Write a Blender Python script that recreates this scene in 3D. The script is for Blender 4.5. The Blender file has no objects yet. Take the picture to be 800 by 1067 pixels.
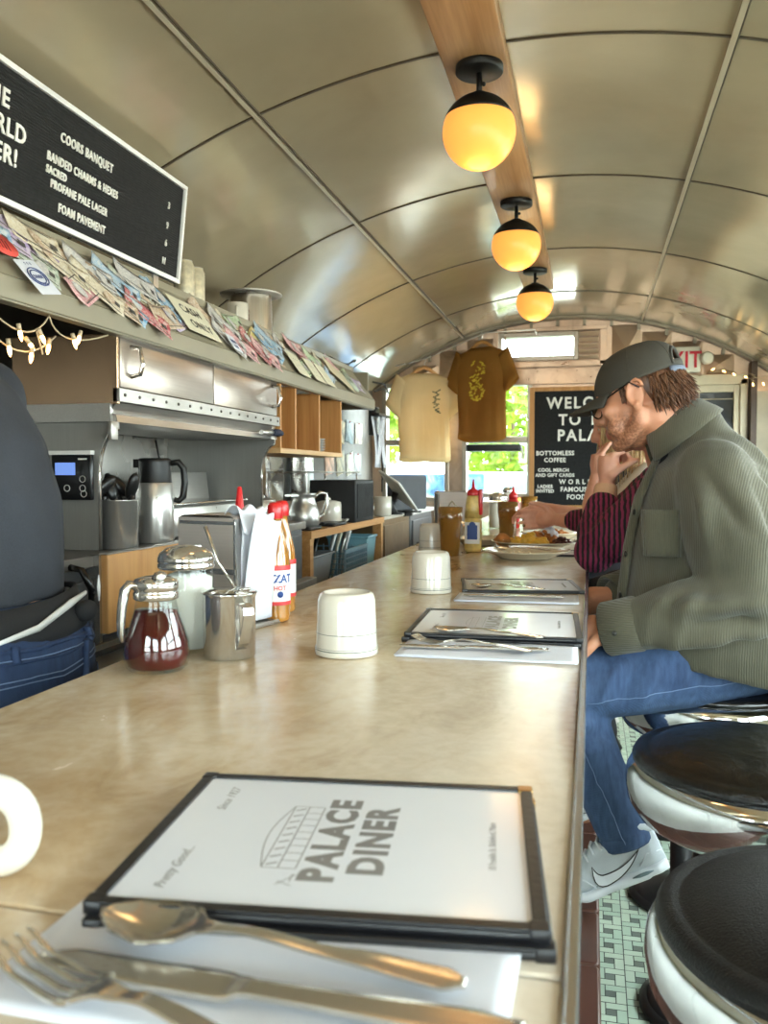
import bpy, bmesh, math, random
import numpy as np
from mathutils import Vector, Matrix, Euler, noise as mnoise
random.seed(7)
PI = math.pi
SC = bpy.context.scene
COL = SC.collection
V = Vector

# ------------------------------------------------------------------ mesh builder
class MB:
    """collects shapes into one bmesh; build() links them as ONE object"""
    def __init__(s):
        s.bm = bmesh.new(); s.mi = 0
    def _v(s, pts, M=None):
        return [s.bm.verts.new((M @ V(p)) if M else p) for p in pts]
    def _f(s, vs, smooth=False):
        try:
            f = s.bm.faces.new(vs); f.material_index = s.mi; f.smooth = smooth; return f
        except ValueError:
            return None
    def box(s, c, d, rot=None, M=None, taper=1.0):
        T = Matrix.Translation(c)
        if rot: T = T @ Euler(rot).to_matrix().to_4x4()
        if M: T = M @ T
        x, y, z = d[0]/2, d[1]/2, d[2]/2; t = taper
        vs = s._v([(-x,-y,-z),(x,-y,-z),(x,y,-z),(-x,y,-z),(-x*t,-y*t,z),(x*t,-y*t,z),(x*t,y*t,z),(-x*t,y*t,z)], T)
        for f in ((3,2,1,0),(4,5,6,7),(0,1,5,4),(1,2,6,5),(2,3,7,6),(3,0,4,7)): s._f([vs[i] for i in f])
        return s
    def bx(s, x0, x1, y0, y1, z0, z1):
        return s.box(((x0+x1)/2,(y0+y1)/2,(z0+z1)/2),(abs(x1-x0),abs(y1-y0),abs(z1-z0)))
    def rbox(s, c, d, r=.01, n=3, rot=None, M=None):
        """box with rounded vertical edges and softened top/bottom"""
        T = Matrix.Translation(c)
        if rot: T = T @ Euler(rot).to_matrix().to_4x4()
        if M: T = M @ T
        x, y, z = d[0]/2, d[1]/2, d[2]/2; r = min(r, x*.99, y*.99); e = min(r*.5, z*.9)
        def ring(ins, zz):
            o = []
            for cx, cy, a0 in ((x-r,y-r,0),(-x+r,y-r,PI/2),(-x+r,-y+r,PI),(x-r,-y+r,1.5*PI)):
                for k in range(n+1):
                    a = a0 + PI/2*k/n; rr = max(r-ins, 1e-4)
                    o.append((cx+rr*math.cos(a), cy+rr*math.sin(a), zz))
            return o
        s.loft([ring(e,-z), ring(e*.3,-z+e*.3), ring(0,-z+e), ring(0,z-e), ring(e*.3,z-e*.3), ring(e,z)], M=T, cap=True)
        return s
    def loft(s, rings, M=None, cap=True, closed=True, smooth=True, loop=False):
        R = [s._v(r, M) for r in rings]; n = len(R[0])
        for a, b in list(zip(R, R[1:])) + ([(R[-1], R[0])] if loop else []):
            for i in range(n if closed else n-1):
                j = (i+1) % n
                s._f([a[i], a[j], b[j], b[i]], smooth)
        if cap and closed and not loop:
            s._f(R[0][::-1]); s._f(R[-1])
        return s
    def lathe(s, prof, n=32, M=None, c=(0,0,0), a0=0, a1=2*PI, sx=1, sy=1):
        full = abs(a1-a0-2*PI) < 1e-6
        m = n if full else n+1
        rows = []
        for r, z in prof:
            if r < 1e-6 and full:
                rows.append(s._v([(c[0], c[1], c[2]+z)], M))
            else:
                rows.append(s._v([(c[0]+sx*r*math.cos(a0+(a1-a0)*k/n), c[1]+sy*r*math.sin(a0+(a1-a0)*k/n), c[2]+z) for k in range(m)], M))
        for a, b in zip(rows, rows[1:]):
            for i in range(n):
                j = (i+1) % n if full else i+1
                if len(a) == 1 and len(b) == 1: continue
                if len(a) == 1: s._f([a[0], b[j], b[i]], True)
                elif len(b) == 1: s._f([a[i], a[j], b[0]], True)
                else: s._f([a[i], a[j], b[j], b[i]], True)
        return s
    def cyl(s, p0, p1, r0, r1=None, n=16, cap=True):
        r1 = r0 if r1 is None else r1
        return s.tube([p0, p1], [r0, r1], n, cap)
    def tube(s, pts, r, n=10, cap=True, sx=1.0, closed=False, smooth=True):
        pts = [V(p) for p in pts]; m = len(pts)
        rs = r if isinstance(r, (list, tuple)) else [r]*m
        rings = []; prev = None
        for i, p in enumerate(pts):
            if closed: t = pts[(i+1) % m]-pts[i-1]
            else: t = pts[min(i+1, m-1)]-pts[max(i-1, 0)]
            t.normalize()
            if prev is None:
                u = t.cross(V((0,0,1)))
                if u.length < 1e-3: u = t.cross(V((1,0,0)))
            else:
                u = prev - t*prev.dot(t)
            u.normalize(); prev = u; w = t.cross(u)
            rings.append([p+(u*math.cos(2*PI*k/n)*sx+w*math.sin(2*PI*k/n))*rs[i] for k in range(n)])
        s.loft(rings, cap=cap, loop=closed, smooth=smooth)
        return s
    def sphere(s, c, r, n=16, sc=(1,1,1), rot=None, M=None):
        T = Matrix.Translation(c)
        if rot: T = T @ Euler(rot).to_matrix().to_4x4()
        T = T @ Matrix.Diagonal((sc[0], sc[1], sc[2], 1))
        if M: T = M @ T
        return s.lathe([(r*math.sin(PI*k/n), -r*math.cos(PI*k/n)) if 0 < k < n else (0, -r if k == 0 else r) for k in range(n+1)], n=n*2, M=T)
    def prism(s, poly, z0, z1, M=None):
        a = s._v([(p[0], p[1], z0) for p in poly], M); b = s._v([(p[0], p[1], z1) for p in poly], M)
        s._f(a[::-1]); s._f(b); n = len(poly)
        for i in range(n): s._f([a[i], a[(i+1) % n], b[(i+1) % n], b[i]])
        return s
    def grid(s, fn, nu, nv, smooth=True):
        R = [[s.bm.verts.new(fn(u/nu, v/nv)) for v in range(nv+1)] for u in range(nu+1)]
        for i in range(nu):
            for j in range(nv): s._f([R[i][j], R[i+1][j], R[i+1][j+1], R[i][j+1]], smooth)
        return s
    def sheet(s, fn, nu, nv, t):
        """grid with thickness along +z of fn's third value"""
        def lay(d): return [[s.bm.verts.new(V(fn(u/nu, v/nv))+V((0,0,d))) for v in range(nv+1)] for u in range(nu+1)]
        A, B = lay(0), lay(t)
        for i in range(nu):
            for j in range(nv):
                s._f([A[i][j], A[i][j+1], A[i+1][j+1], A[i+1][j]], True); s._f([B[i][j], B[i+1][j], B[i+1][j+1], B[i][j+1]], True)
        for i in range(nu):
            s._f([A[i][0], A[i+1][0], B[i+1][0], B[i][0]]); s._f([A[i+1][nv], A[i][nv], B[i][nv], B[i+1][nv]])
        for j in range(nv):
            s._f([A[0][j+1], A[0][j], B[0][j], B[0][j+1]]); s._f([A[nu][j], A[nu][j+1], B[nu][j+1], B[nu][j]])
        return s
    def add(s, mesh, M=None):
        n0 = len(s.bm.verts); s.bm.from_mesh(mesh); s.bm.verts.ensure_lookup_table()
        if M:
            for v in s.bm.verts[n0:]: v.co = M @ v.co
        return s
    def mesh(s, name='m', norm=True):
        if norm: bmesh.ops.recalc_face_normals(s.bm, faces=s.bm.faces)
        me = bpy.data.meshes.new(name); s.bm.to_mesh(me); s.bm.free(); return me
    def build(s, name, mats, parent=None, bevel=0, seg=2, loc=None, rot=None, solid=0, sub=0, norm=True):
        me = s.mesh(name, norm)
        return link(name, me, mats, parent, bevel, seg, loc, rot, solid, sub)

def link(name, me, mats, parent=None, bevel=0, seg=2, loc=None, rot=None, solid=0, sub=0):
    o = bpy.data.objects.new(name, me); COL.objects.link(o)
    for m in (mats if isinstance(mats, (list, tuple)) else [mats]): me.materials.append(m)
    if parent: o.parent = parent
    if loc: o.location = loc
    if rot: o.rotation_euler = rot
    if solid:
        m = o.modifiers.new('s', 'SOLIDIFY'); m.thickness = solid; m.offset = 0
    if bevel:
        m = o.modifiers.new('b', 'BEVEL'); m.width = bevel; m.segments = seg; m.limit_method = 'ANGLE'; m.angle_limit = math.radians(40)
    if sub:
        m = o.modifiers.new('u', 'SUBSURF'); m.levels = sub; m.render_levels = sub
    return o

def tag(o, label, cat, group=None, kind=None):
    o['label'] = label; o['category'] = cat
    if group: o['group'] = group
    if kind: o['kind'] = kind
    return o
def thing(name, label, cat, loc=(0,0,0), rz=0, group=None, rot=None):
    o = bpy.data.objects.new(name, None); o.empty_display_size = .05; COL.objects.link(o)
    o.location = loc; o.rotation_euler = rot or (0,0,rz)
    return tag(o, label, cat, group)
def structure(o, label=None, cat='room'):
    o['kind'] = 'structure'; o['label'] = label or o.name.replace('_', ' '); o['category'] = cat
    return o
def dup(o, loc=None, rz=None, label=None, parent=None, rot=None):
    c = o.copy(); COL.objects.link(c)
    if parent: c.parent = parent
    if loc is not None: c.location = loc
    if rz is not None: c.rotation_euler = (0,0,rz)
    if rot is not None: c.rotation_euler = rot
    if label: c['label'] = label
    for ch in list(o.children): dup(ch, parent=c)
    return c

def text_mesh(txt, size, depth=.001, bold=0.0, sx=1.0, space=1.0, align='LEFT', shear=0, line=1.0):
    cu = bpy.data.curves.new('t', 'FONT'); cu.body = txt; cu.size = size; cu.extrude = depth/2; cu.offset = bold
    cu.space_character = space; cu.align_x = align; cu.shear = shear; cu.space_line = line; cu.resolution_u = 3
    o = bpy.data.objects.new('t', cu); COL.objects.link(o)
    dg = bpy.context.evaluated_depsgraph_get()
    me = bpy.data.meshes.new_from_object(o.evaluated_get(dg)); bpy.data.objects.remove(o)
    for v in me.vertices: v.co.x *= sx
    return me
def frame(o, x, y):
    """matrix with local x, y axes along given directions"""
    x = V(x).normalized(); y = V(y); y = (y-x*y.dot(x)).normalized(); z = x.cross(y)
    M = Matrix((x, y, z)).transposed().to_4x4(); M.translation = V(o); return M

def remesh(mb, voxel, smooth=4, name='body', factor=.5):
    me = mb.mesh(name)
    o = bpy.data.objects.new(name, me); COL.objects.link(o)
    m = o.modifiers.new('r', 'REMESH'); m.mode = 'VOXEL'; m.voxel_size = voxel; m.use_smooth_shade = True
    if smooth:
        k = o.modifiers.new('s', 'SMOOTH'); k.iterations = smooth; k.factor = factor
    dg = bpy.context.evaluated_depsgraph_get()
    r = bpy.data.meshes.new_from_object(o.evaluated_get(dg)); bpy.data.objects.remove(o)
    for p in r.polygons: p.use_smooth = True
    return r
def coords(me):
    a = np.empty(len(me.vertices)*3, np.float32); me.vertices.foreach_get('co', a); return a.reshape(-1, 3)
def normals(me):
    a = np.empty(len(me.vertices)*3, np.float32); me.vertices.foreach_get('normal', a); return a.reshape(-1, 3)
def setco(me, a):
    me.vertices.foreach_set('co', np.ascontiguousarray(a, np.float32).ravel()); me.update()
def folds(me, lines):
    """ridges (h>0) and creases (h<0) along polylines: (points, width, height)"""
    c = coords(me); n = normals(me); d = np.zeros(len(c), np.float32)
    for pts, w, h in lines:
        best = np.full(len(c), 9e9, np.float32); tt = np.zeros(len(c), np.float32); m = len(pts)-1
        for i in range(m):
            a = np.array(pts[i], np.float32); b = np.array(pts[i+1], np.float32); ab = b-a
            t = np.clip(((c-a) @ ab)/(ab @ ab), 0, 1); q = np.linalg.norm(c-(a+t[:, None]*ab), axis=1)
            u = q < best; best[u] = q[u]; tt[u] = (i+t[u])/m
        d += h*np.exp(-(best/w)**2)*np.sin(np.clip(tt*.86+.07, 0, 1)*PI)**.6
    setco(me, c+n*d[:, None]); return me
def wobble(me, amp, sc, seed=0):
    c = coords(me); n = normals(me)
    d = np.array([mnoise.noise(V((p[0]*sc[0]+seed, p[1]*sc[1], p[2]*sc[2]))) for p in c.tolist()], np.float32)
    setco(me, c+n*(d*amp)[:, None]); return me
def cutplane(me, co, no):
    """remove what lies on the +no side"""
    bm = bmesh.new(); bm.from_mesh(me)
    bmesh.ops.bisect_plane(bm, geom=bm.verts[:]+bm.edges[:]+bm.faces[:], plane_co=co, plane_no=no, clear_outer=True)
    bm.to_mesh(me); bm.free(); return me
def paint(me, fn):
    """colour attribute 'tint' = 0..1 masks the thing itself carries (lips, stubble, hair roots)"""
    c = coords(me); a = me.color_attributes.new('tint', 'FLOAT_COLOR', 'POINT')
    r = np.ones((len(c), 4), np.float32); r[:, :3] = fn(c); a.data.foreach_set('color', r.ravel())

# ------------------------------------------------------------------ materials
def lin(c):
    if isinstance(c, str):
        c = [int(c[i:i+2], 16)/255 for i in (0, 2, 4)]
        c = [x/12.92 if x <= .04045 else ((x+.055)/1.055)**2.4 for x in c]
    return (*c[:3], 1)
MATS = {}
class NT:
    def __init__(s, name):
        s.m = bpy.data.materials.new(name); s.m.use_nodes = True; s.t = s.m.node_tree; s.n = s.t.nodes; s.l = s.t.links
        s.b = s.n['Principled BSDF']; s.out = s.n['Material Output']
    def new(s, t, **k):
        n = s.n.new(t)
        for a, b in k.items(): setattr(n, a, b)
        return n
    def lk(s, a, b): s.l.new(a, b)
    def set(s, **k):
        for a, b in k.items(): s.b.inputs[a.replace('_', ' ')].default_value = b
    def coord(s, kind='Object', scale=(1,1,1), rot=(0,0,0)):
        c = s.new('ShaderNodeTexCoord'); m = s.new('ShaderNodeMapping'); m.inputs['Scale'].default_value = scale; m.inputs['Rotation'].default_value = rot
        s.lk(c.outputs[kind], m.inputs[0]); return m.outputs[0]
    def noise(s, vec, scale, detail=4, rough=.55, dist=0):
        n = s.new('ShaderNodeTexNoise'); n.inputs['Scale'].default_value = scale; n.inputs['Detail'].default_value = detail
        n.inputs['Roughness'].default_value = rough; n.inputs['Distortion'].default_value = dist
        if vec: s.lk(vec, n.inputs['Vector'])
        return n.outputs['Fac']
    def wave(s, vec, scale, dist=0, axis='X', detail=2, dscale=1, prof='SIN'):
        n = s.new('ShaderNodeTexWave', bands_direction=axis, wave_profile=prof); n.inputs['Scale'].default_value = scale; n.inputs['Distortion'].default_value = dist
        n.inputs['Detail'].default_value = detail; n.inputs['Detail Scale'].default_value = dscale
        s.lk(vec, n.inputs['Vector']); return n.outputs['Fac']
    def ramp(s, fac, stops, interp='LINEAR'):
        r = s.new('ShaderNodeValToRGB'); r.color_ramp.interpolation = interp; e = r.color_ramp.elements
        while len(e) < len(stops): e.new(.5)
        for x, (p, c) in zip(e, stops): x.position = p; x.color = lin(c) if not isinstance(c, (int, float)) else (c, c, c, 1)
        s.lk(fac, r.inputs[0]); return r.outputs[0]
    def mix(s, fac, a, b, mode='MIX'):
        m = s.new('ShaderNodeMix', data_type='RGBA', blend_type=mode)
        for i, x in ((0, fac), (6, a), (7, b)):
            if hasattr(x, 'is_output'): s.lk(x, m.inputs[i])
            elif i == 0: m.inputs[0].default_value = x
            else: m.inputs[i].default_value = lin(x)
        return m.outputs[2]
    def bump(s, h, strength=.3, dist=.002, prev=None):
        b = s.new('ShaderNodeBump'); b.inputs['Strength'].default_value = strength; b.inputs['Distance'].default_value = dist
        s.lk(h, b.inputs['Height'])
        if prev: s.lk(prev, b.inputs['Normal'])
        return b.outputs[0]
    def base(s, x): s.lk(x, s.b.inputs['Base Color'])
    def rough(s, x): s.lk(x, s.b.inputs['Roughness'])
    def normal(s, x): s.lk(x, s.b.inputs['Normal'])
def M(name, col='808080', rough=.5, metal=0, var=.12, vs=6, bump=0, bs=40, spec=.5, coat=0, sheen=0, **kw):
    """plain procedural material: colour broken up by noise, optional bump"""
    if name in MATS: return MATS[name]
    t = NT(name); c = lin(col)[:3]
    t.set(Roughness=rough, Metallic=metal); t.b.inputs['Specular IOR Level'].default_value = spec
    if coat: t.b.inputs['Coat Weight'].default_value = coat; t.b.inputs['Coat Roughness'].default_value = .08
    if sheen: t.b.inputs['Sheen Weight'].default_value = sheen
    for a, b in kw.items(): t.b.inputs[a.replace('_', ' ')].default_value = b
    v = t.coord()
    n = t.noise(v, vs, 4)
    t.base(t.ramp(n, [(.3, tuple(x*(1-var) for x in c)), (.7, tuple(min(1, x*(1+var)) for x in c))]))
    r = t.new('ShaderNodeMapRange'); r.inputs[3].default_value = max(0, rough*.85); r.inputs[4].default_value = min(1, rough*1.2)
    t.lk(t.noise(v, vs*3, 2), r.inputs[0]); t.rough(r.outputs[0])
    if bump: t.normal(t.bump(t.noise(v, bs, 3), bump, .003))
    MATS[name] = t.m; return t.m
def brushed(name, col, rough=.28, axis='Z', streak=.5, metal=1.0):
    if name in MATS: return MATS[name]
    t = NT(name); sc = {'X': (1.5,60,60), 'Y': (60,1.5,60), 'Z': (60,60,1.5)}[axis]
    v = t.coord(scale=sc); n = t.noise(v, 4, 3); n2 = t.noise(t.coord(), 5, 3)
    c = lin(col)[:3]
    t.base(t.mix(.5, t.ramp(n, [(.25, tuple(x*(1-.25*streak) for x in c)), (.75, tuple(min(1, x*(1+.2*streak)) for x in c))]), t.ramp(n2, [(.3, tuple(x*.8 for x in c)), (.7, tuple(min(1, x*1.1) for x in c))])))
    r = t.new('ShaderNodeMapRange'); r.inputs[3].default_value = rough*.75; r.inputs[4].default_value = rough*1.35; t.lk(n2, r.inputs[0]); t.rough(r.outputs[0])
    t.set(Metallic=metal); t.normal(t.bump(n, .06, .001)); MATS[name] = t.m; return t.m
def wood(name, a, b, axis='Y', rough=.45, scale=1.0, coat=0):
    if name in MATS: return MATS[name]
    t = NT(name); k = 14*scale
    sc = {'X': (.6,k,k), 'Y': (k,.6,k), 'Z': (k,k,.6)}[axis]
    v = t.coord(scale=sc); n = t.noise(v, 1.6, 5, .6, .6); f = t.noise(v, 9, 3)
    t.base(t.mix(.25, t.ramp(n, [(.3, a), (.7, b)]), t.ramp(f, [(.35, a), (.65, b)])))
    t.set(Roughness=rough); t.normal(t.bump(f, .12, .001))
    if coat: t.b.inputs['Coat Weight'].default_value = coat
    MATS[name] = t.m; return t.m
def glass(name, col='ffffff', rough=0, ior=1.45, **k):
    if name in MATS: return MATS[name]
    t = NT(name); t.set(Roughness=rough, IOR=ior); t.b.inputs['Base Color'].default_value = lin(col); t.b.inputs['Transmission Weight'].default_value = 1
    n = t.noise(t.coord(), 25, 2); t.normal(t.bump(n, .03, .001)); MATS[name] = t.m; return t.m
def thin_glass(name, tint='f4faf8', gl=.07):
    """window pane / thin-walled tumbler: straight-through light with a faint reflection"""
    if name in MATS: return MATS[name]
    t = NT(name); tr = t.new('ShaderNodeBsdfTransparent'); tr.inputs[0].default_value = lin(tint)
    g = t.new('ShaderNodeBsdfGlossy'); g.inputs['Roughness'].default_value = .03
    n = t.noise(t.coord(), 3, 2); mr = t.new('ShaderNodeMapRange'); mr.inputs[3].default_value = gl*.7; mr.inputs[4].default_value = gl*1.3; t.lk(n, mr.inputs[0])
    f = t.new('ShaderNodeLayerWeight'); f.inputs[0].default_value = .5; pw = t.new('ShaderNodeMath', operation='POWER'); pw.inputs[1].default_value = 5; t.lk(f.outputs['Facing'], pw.inputs[0]); ad = t.new('ShaderNodeMath', operation='MULTIPLY_ADD'); ad.use_clamp = True; ad.inputs[1].default_value = .6
    t.lk(pw.outputs[0], ad.inputs[0]); t.lk(mr.outputs[0], ad.inputs[2])
    mx = t.new('ShaderNodeMixShader'); t.lk(ad.outputs[0], mx.inputs[0]); t.lk(tr.outputs[0], mx.inputs[1]); t.lk(g.outputs[0], mx.inputs[2]); t.lk(mx.outputs[0], t.out.inputs[0])
    MATS[name] = t.m; return t.m
def emit(name, col, st):
    if name in MATS: return MATS[name]
    t = NT(name); t.b.inputs['Base Color'].default_value = lin(col); n = t.noise(t.coord(), 8, 2)
    t.lk(t.ramp(n, [(.2, tuple(x*.94 for x in lin(col)[:3])), (.8, col)]), t.b.inputs['Emission Color']); t.b.inputs['Emission Strength'].default_value = st; t.set(Roughness=.35)
    MATS[name] = t.m; return t.m
CHROME = brushed('chrome', 'd9dadc', .07, 'Z', .1)
STEEL = brushed('brushed_steel', 'c9c6c1', .28, 'Z', .5, .82)
STEELX = brushed('brushed_steel_wide', 'c4c0ba', .32, 'Y', .5, .8)
POLISH = brushed('polished_steel', 'd8d5d0', .12, 'Z', .3, .9)
BLACK = M('black_plastic', '141414', .4, var=.2)
WHITE = M('white_paint', 'e4e2dc', .5)
CERAMIC = M('cream_ceramic', 'd6d0c2', .16, var=.04, coat=.4)
PAPER = M('white_paper', 'd3d5dc', .85, var=.03, bump=.08, bs=60)
INK = M('black_ink', '2a2726', .7)
GREYINK = M('grey_ink', '77736f', .7)
# ================================================================== SETTING
def arch(x, d=0.0):
    return 2.375 - (2.4 - math.sqrt(2.4**2-(x+.17)**2)) + d
XL, XR, Y0, Y1 = -1.65, 1.35, -1.3, 6.5

def ceiling_mat():
    t = NT('tan_enamel_sheet'); v = t.coord()
    n = t.noise(v, 1.3, 4, .6, .4); f = t.noise(t.coord(), 4, 4, .6)
    t.base(t.mix(.10, t.ramp(n, [(.3, 'b7a88c'), (.7, 'c8ba9e')]), t.ramp(f, [(.35, '9f9279'), (.65, 'cdc0a5')])))
    t.set(Metallic=.35); t.b.inputs['Coat Weight'].default_value = .35; t.b.inputs['Coat Roughness'].default_value = .12
    r = t.new('ShaderNodeMapRange'); r.inputs[3].default_value = .09; r.inputs[4].default_value = .22; t.lk(f, r.inputs[0]); t.rough(r.outputs[0])
    big = t.noise(v, 2.2, 2, .4)
    t.normal(t.bump(t.noise(v, 38, 2), .05, .001, t.bump(big, .22, .03))); return t.m
CEIL = ceiling_mat()
SEAM = M('seam_brown', '4d4233', .5, .3); STRIP = brushed('seam_strip', 'cfc4ac', .3, 'Y', .3, .35)

b = MB(); NX = 48
b.grid(lambda u, v: (XL-.02+(XR-XL+.04)*u, Y0+(Y1-Y0)*v, arch(XL-.02+(XR-XL+.04)*u)), NX, 10)
o = b.build('ceiling', CEIL, norm=False); structure(o, 'curved tan enamelled sheet metal ceiling')
n = 0
for y in (-.91, .18, 1.27, 2.36, 3.45, 4.54, 5.6):
    n += 1; b = MB()
    for h, w, mi in ((.004, .009, 0),):
        b.loft([[(x, y+sy*w/2, arch(x, -dz)) for sy, dz in ((-1,-.002),(-1,h),(1,h),(1,-.002))] for x in np.linspace(XL, XR, 41).tolist()], smooth=False)
    structure(b.build('trim_%d' % n, SEAM), 'thin dark seam across the ceiling')
for x, w in ((-.94, .012), (.337, .014)):
    n += 1; b = MB(); b.mi = 1; z = arch(x)
    s = -(x+.17)/2.4; a = math.atan(s)
    b.box((x, (Y0+Y1)/2, z-.006), (w, Y1-Y0, .012), rot=(0, -a, 0)); b.mi = 0
    b.box((x+.010, (Y0+Y1)/2, arch(x+.010)-.004), (.004, Y1-Y0, .010), rot=(0, -a, 0))
    structure(b.build('trim_%d' % n, [SEAM, STRIP]), 'metal seam strip running along the ceiling')
n += 1; b = MB(); b.bx(-.405, -.232, Y0, 5.35, 2.335, 2.385)
structure(b.build('trim_%d' % n, wood('oak_beam', '9a6d43', 'c3976a', 'Y', .4, coat=.15), bevel=.004), 'oak board along the ceiling that carries the globe lamps')

# floor : pinwheel mosaic of mint oblongs round small dark squares
FT = [M('mint_tile', 'b4c9b6', .35, var=.08, vs=2), M('dark_dot_tile', '6a746c', .35, var=.2), M('grout', '4e564e', .8), M('mint_tile_pale', 'c2d2bf', .35, var=.08, vs=2)]
def floor():
    b = MB(); b.mi = 2
    b.bx(XL, XR, Y0, Y1, -.05, -.001)
    U = .072/3; g = .0012; x0 = .02
    rnd = random.Random(3)
    vs, fs, mi = [], [], []
    for i in range(-2, 19):
        for j in range(4, 90):
            cx, cy = x0+i*3*U, j*3*U
            if cx > XR-.1: continue
            for (ax, ay, w, h, m) in ((1,1,1,1,1),(0,0,2,1,0),(2,0,1,2,0),(1,2,2,1,0),(0,1,1,2,0)):
                X0, Y_0 = cx+ax*U+g, cy+ay*U+g; X1, Y_1 = cx+(ax+w)*U-g, cy+(ay+h)*U-g
                k = len(vs); z = rnd.uniform(0, .0006)
                vs += [(X0,Y_0,z),(X1,Y_0,z),(X1,Y_1,z),(X0,Y_1,z)]; fs.append((k,k+1,k+2,k+3)); mi.append(m if m else (0 if rnd.random() < .6 else 3))
    me = bpy.data.meshes.new('t'); me.from_pydata(vs, [], fs)
    for p, q in zip(me.polygons, mi): p.material_index = q
    k = len(b.bm.faces); b.add(me)
    return b.build('floor', FT, norm=False)
structure(floor(), 'mint green mosaic tile floor')
TERRA = M('brown_quarry_tile', '5a3a30', .3, var=.25, vs=5)
b = MB()
for k in range(0, 30):
    y = -.6+k*.2
    b.rbox((-.17, y+.1, .16), (.39, .197, .32), .012)
structure(b.build('trim_%d' % (n+1), TERRA), 'brown tiled foot step along the counter'); n += 1

# side walls
CREAM = M('cream_wall_enamel', 'cdbf9f', .4, var=.06); FRAMEW = M('window_frame_cream', 'b3a58c', .45)
DARKW = M('dark_kitchen_wall', '5a544c', .5, .3)
b = MB(); b.bx(XL-.1, XL, Y0, Y1, 0, 1.9); structure(b.build('wall_left', DARKW))
WY = [(-.95+k*1.2, .2+k*1.2-.1) for k in range(6)]   # window bays of the right wall
b = MB(); b.bx(XR, XR+.1, Y0, Y1, 0, .98); b.bx(XR, XR+.1, Y0, Y1, 1.80, 1.95)
ys = [Y0]+[v for w in WY for v in w]+[Y1]
for a, c in zip(ys[::2], ys[1::2]): b.bx(XR, XR+.1, a, c, .98, 1.80)
structure(b.build('wall_right', CREAM))
PANE = thin_glass('window_pane')
nw = 0
def window(axis, at, a0, a1, z0, z1, split=True, mat=None, dep=.07):
    global nw; nw += 1
    def bb(b, p0, p1, q0, q1, d=dep, off=0):
        if axis == 'X': b.bx(at+off-d/2, at+off+d/2, p0, p1, q0, q1)
        else: b.bx(p0, p1, at+off-d/2, at+off+d/2, q0, q1)
    w = .035; f = MB()
    bb(f, a0, a0+w, z0, z1); bb(f, a1-w, a1, z0, z1); bb(f, a0+w, a1-w, z0, z0+w); bb(f, a0+w, a1-w, z1-w, z1)
    zm = (z0+z1)/2
    if split: bb(f, a0+w, a1-w, zm-.022, zm+.022, dep*.8)
    o = f.build('window_%d' % nw, mat or FRAMEW, bevel=.004); structure(o, 'window in a metal frame')
    for (q0, q1) in (((z0+w, zm-.022), (zm+.022, z1-w)) if split else ((z0+w, z1-w),)):
        p = MB(); bb(p, a0+w, a1-w, q0, q1, .004, .01); p.build('pane', PANE, o)
    return o
for a, c in WY: window('X', XR+.05, a, c, .98, 1.80)
# near wall, behind the camera
b = MB(); b.bx(XL, XR, Y0-.1, Y0, 0, .95); b.bx(XL, XR, Y0-.1, Y0, 1.85, 2.45); b.bx(XL, -1.2, Y0-.1, Y0, .95, 1.85); b.bx(-.35, .05, Y0-.1, Y0, .95, 1.85); b.bx(1.0, XR, Y0-.1, Y0, .95, 1.85)
structure(b.build('wall_near', CREAM))
window('Y', Y0-.05, -1.2, -.35, .95, 1.85); window('Y', Y0-.05, .05, 1.0, .95, 1.85)
# far wall
def warm_metal():
    t = NT('warm_pressed_metal'); v = t.coord(); n = t.noise(v, 3, 4, .6, 1.2); f = t.noise(v, 45, 3)
    t.base(t.ramp(n, [(.25, '8d7767'), (.5, 'b9a08b'), (.75, 'c9a78c')]))
    t.set(Metallic=.75); r = t.new('ShaderNodeMapRange'); r.inputs[3].default_value = .2; r.inputs[4].default_value = .42; t.lk(n, r.inputs[0]); t.rough(r.outputs[0])
    t.normal(t.bump(f, .08, .001)); return t.m
WARM = warm_metal(); MATS['warm'] = WARM
b = MB(); F0, F1 = Y1, Y1+.1
b.bx(XL, XR, F0, F1, 0, 1.02); b.bx(XL, -1.57, F0, F1, 1.02, 1.92); b.bx(-1.05, -.95, F0, F1, 1.02, 1.92); b.bx(-.43, XR, F0, F1, 1.02, 1.92)
b.bx(XL, XR, F0, F1, 1.92, 2.06); b.bx(XL, -.69, F0, F1, 2.06, 2.27); b.bx(-.10, XR, F0, F1, 2.06, 2.27); b.bx(XL, XR, F0, F1, 2.27, 2.45)
structure(b.build('wall_far', WARM))
ALU = brushed('window_aluminium', 'a39a8e', .35, 'Z')
window('Y', Y1+.03, -1.57, -1.05, 1.02, 1.92, True, ALU, .1)
window('Y', Y1+.03, -.95, -.43, 1.05, 1.92, True, ALU, .1)
window('Y', Y1+.03, -.69, -.10, 2.06, 2.27, False, ALU, .1)
n += 1; b = MB()   # vent surround with louvres, plain bands and folded pyramid panels
b.bx(-.72, -.68, 6.46, 6.5, 2.02, 2.30); b.bx(-.72, .10, 6.46, 6.5, 2.27, 2.30); b.bx(.05, .10, 6.46, 6.5, 2.02, 2.27); b.bx(-.72, .10, 6.46, 6.5, 2.01, 2.05)
for k in range(5): b.box((-.03, 6.475, 2.08+k*.042), (.14, .02, .03), rot=(.5, 0, 0))
b.bx(-1.0, .45, 6.47, 6.5, 1.885, 2.0)
for x in np.arange(-.95, .45, .14).tolist():
    b.sphere((x, 6.468, 1.905), .006, 6); b.sphere((x, 6.468, 1.98), .006, 6)
structure(b.build('trim_%d' % n, WARM, bevel=.003), 'riveted metal band and louvred vent surround')
n += 1; b = MB()
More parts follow.
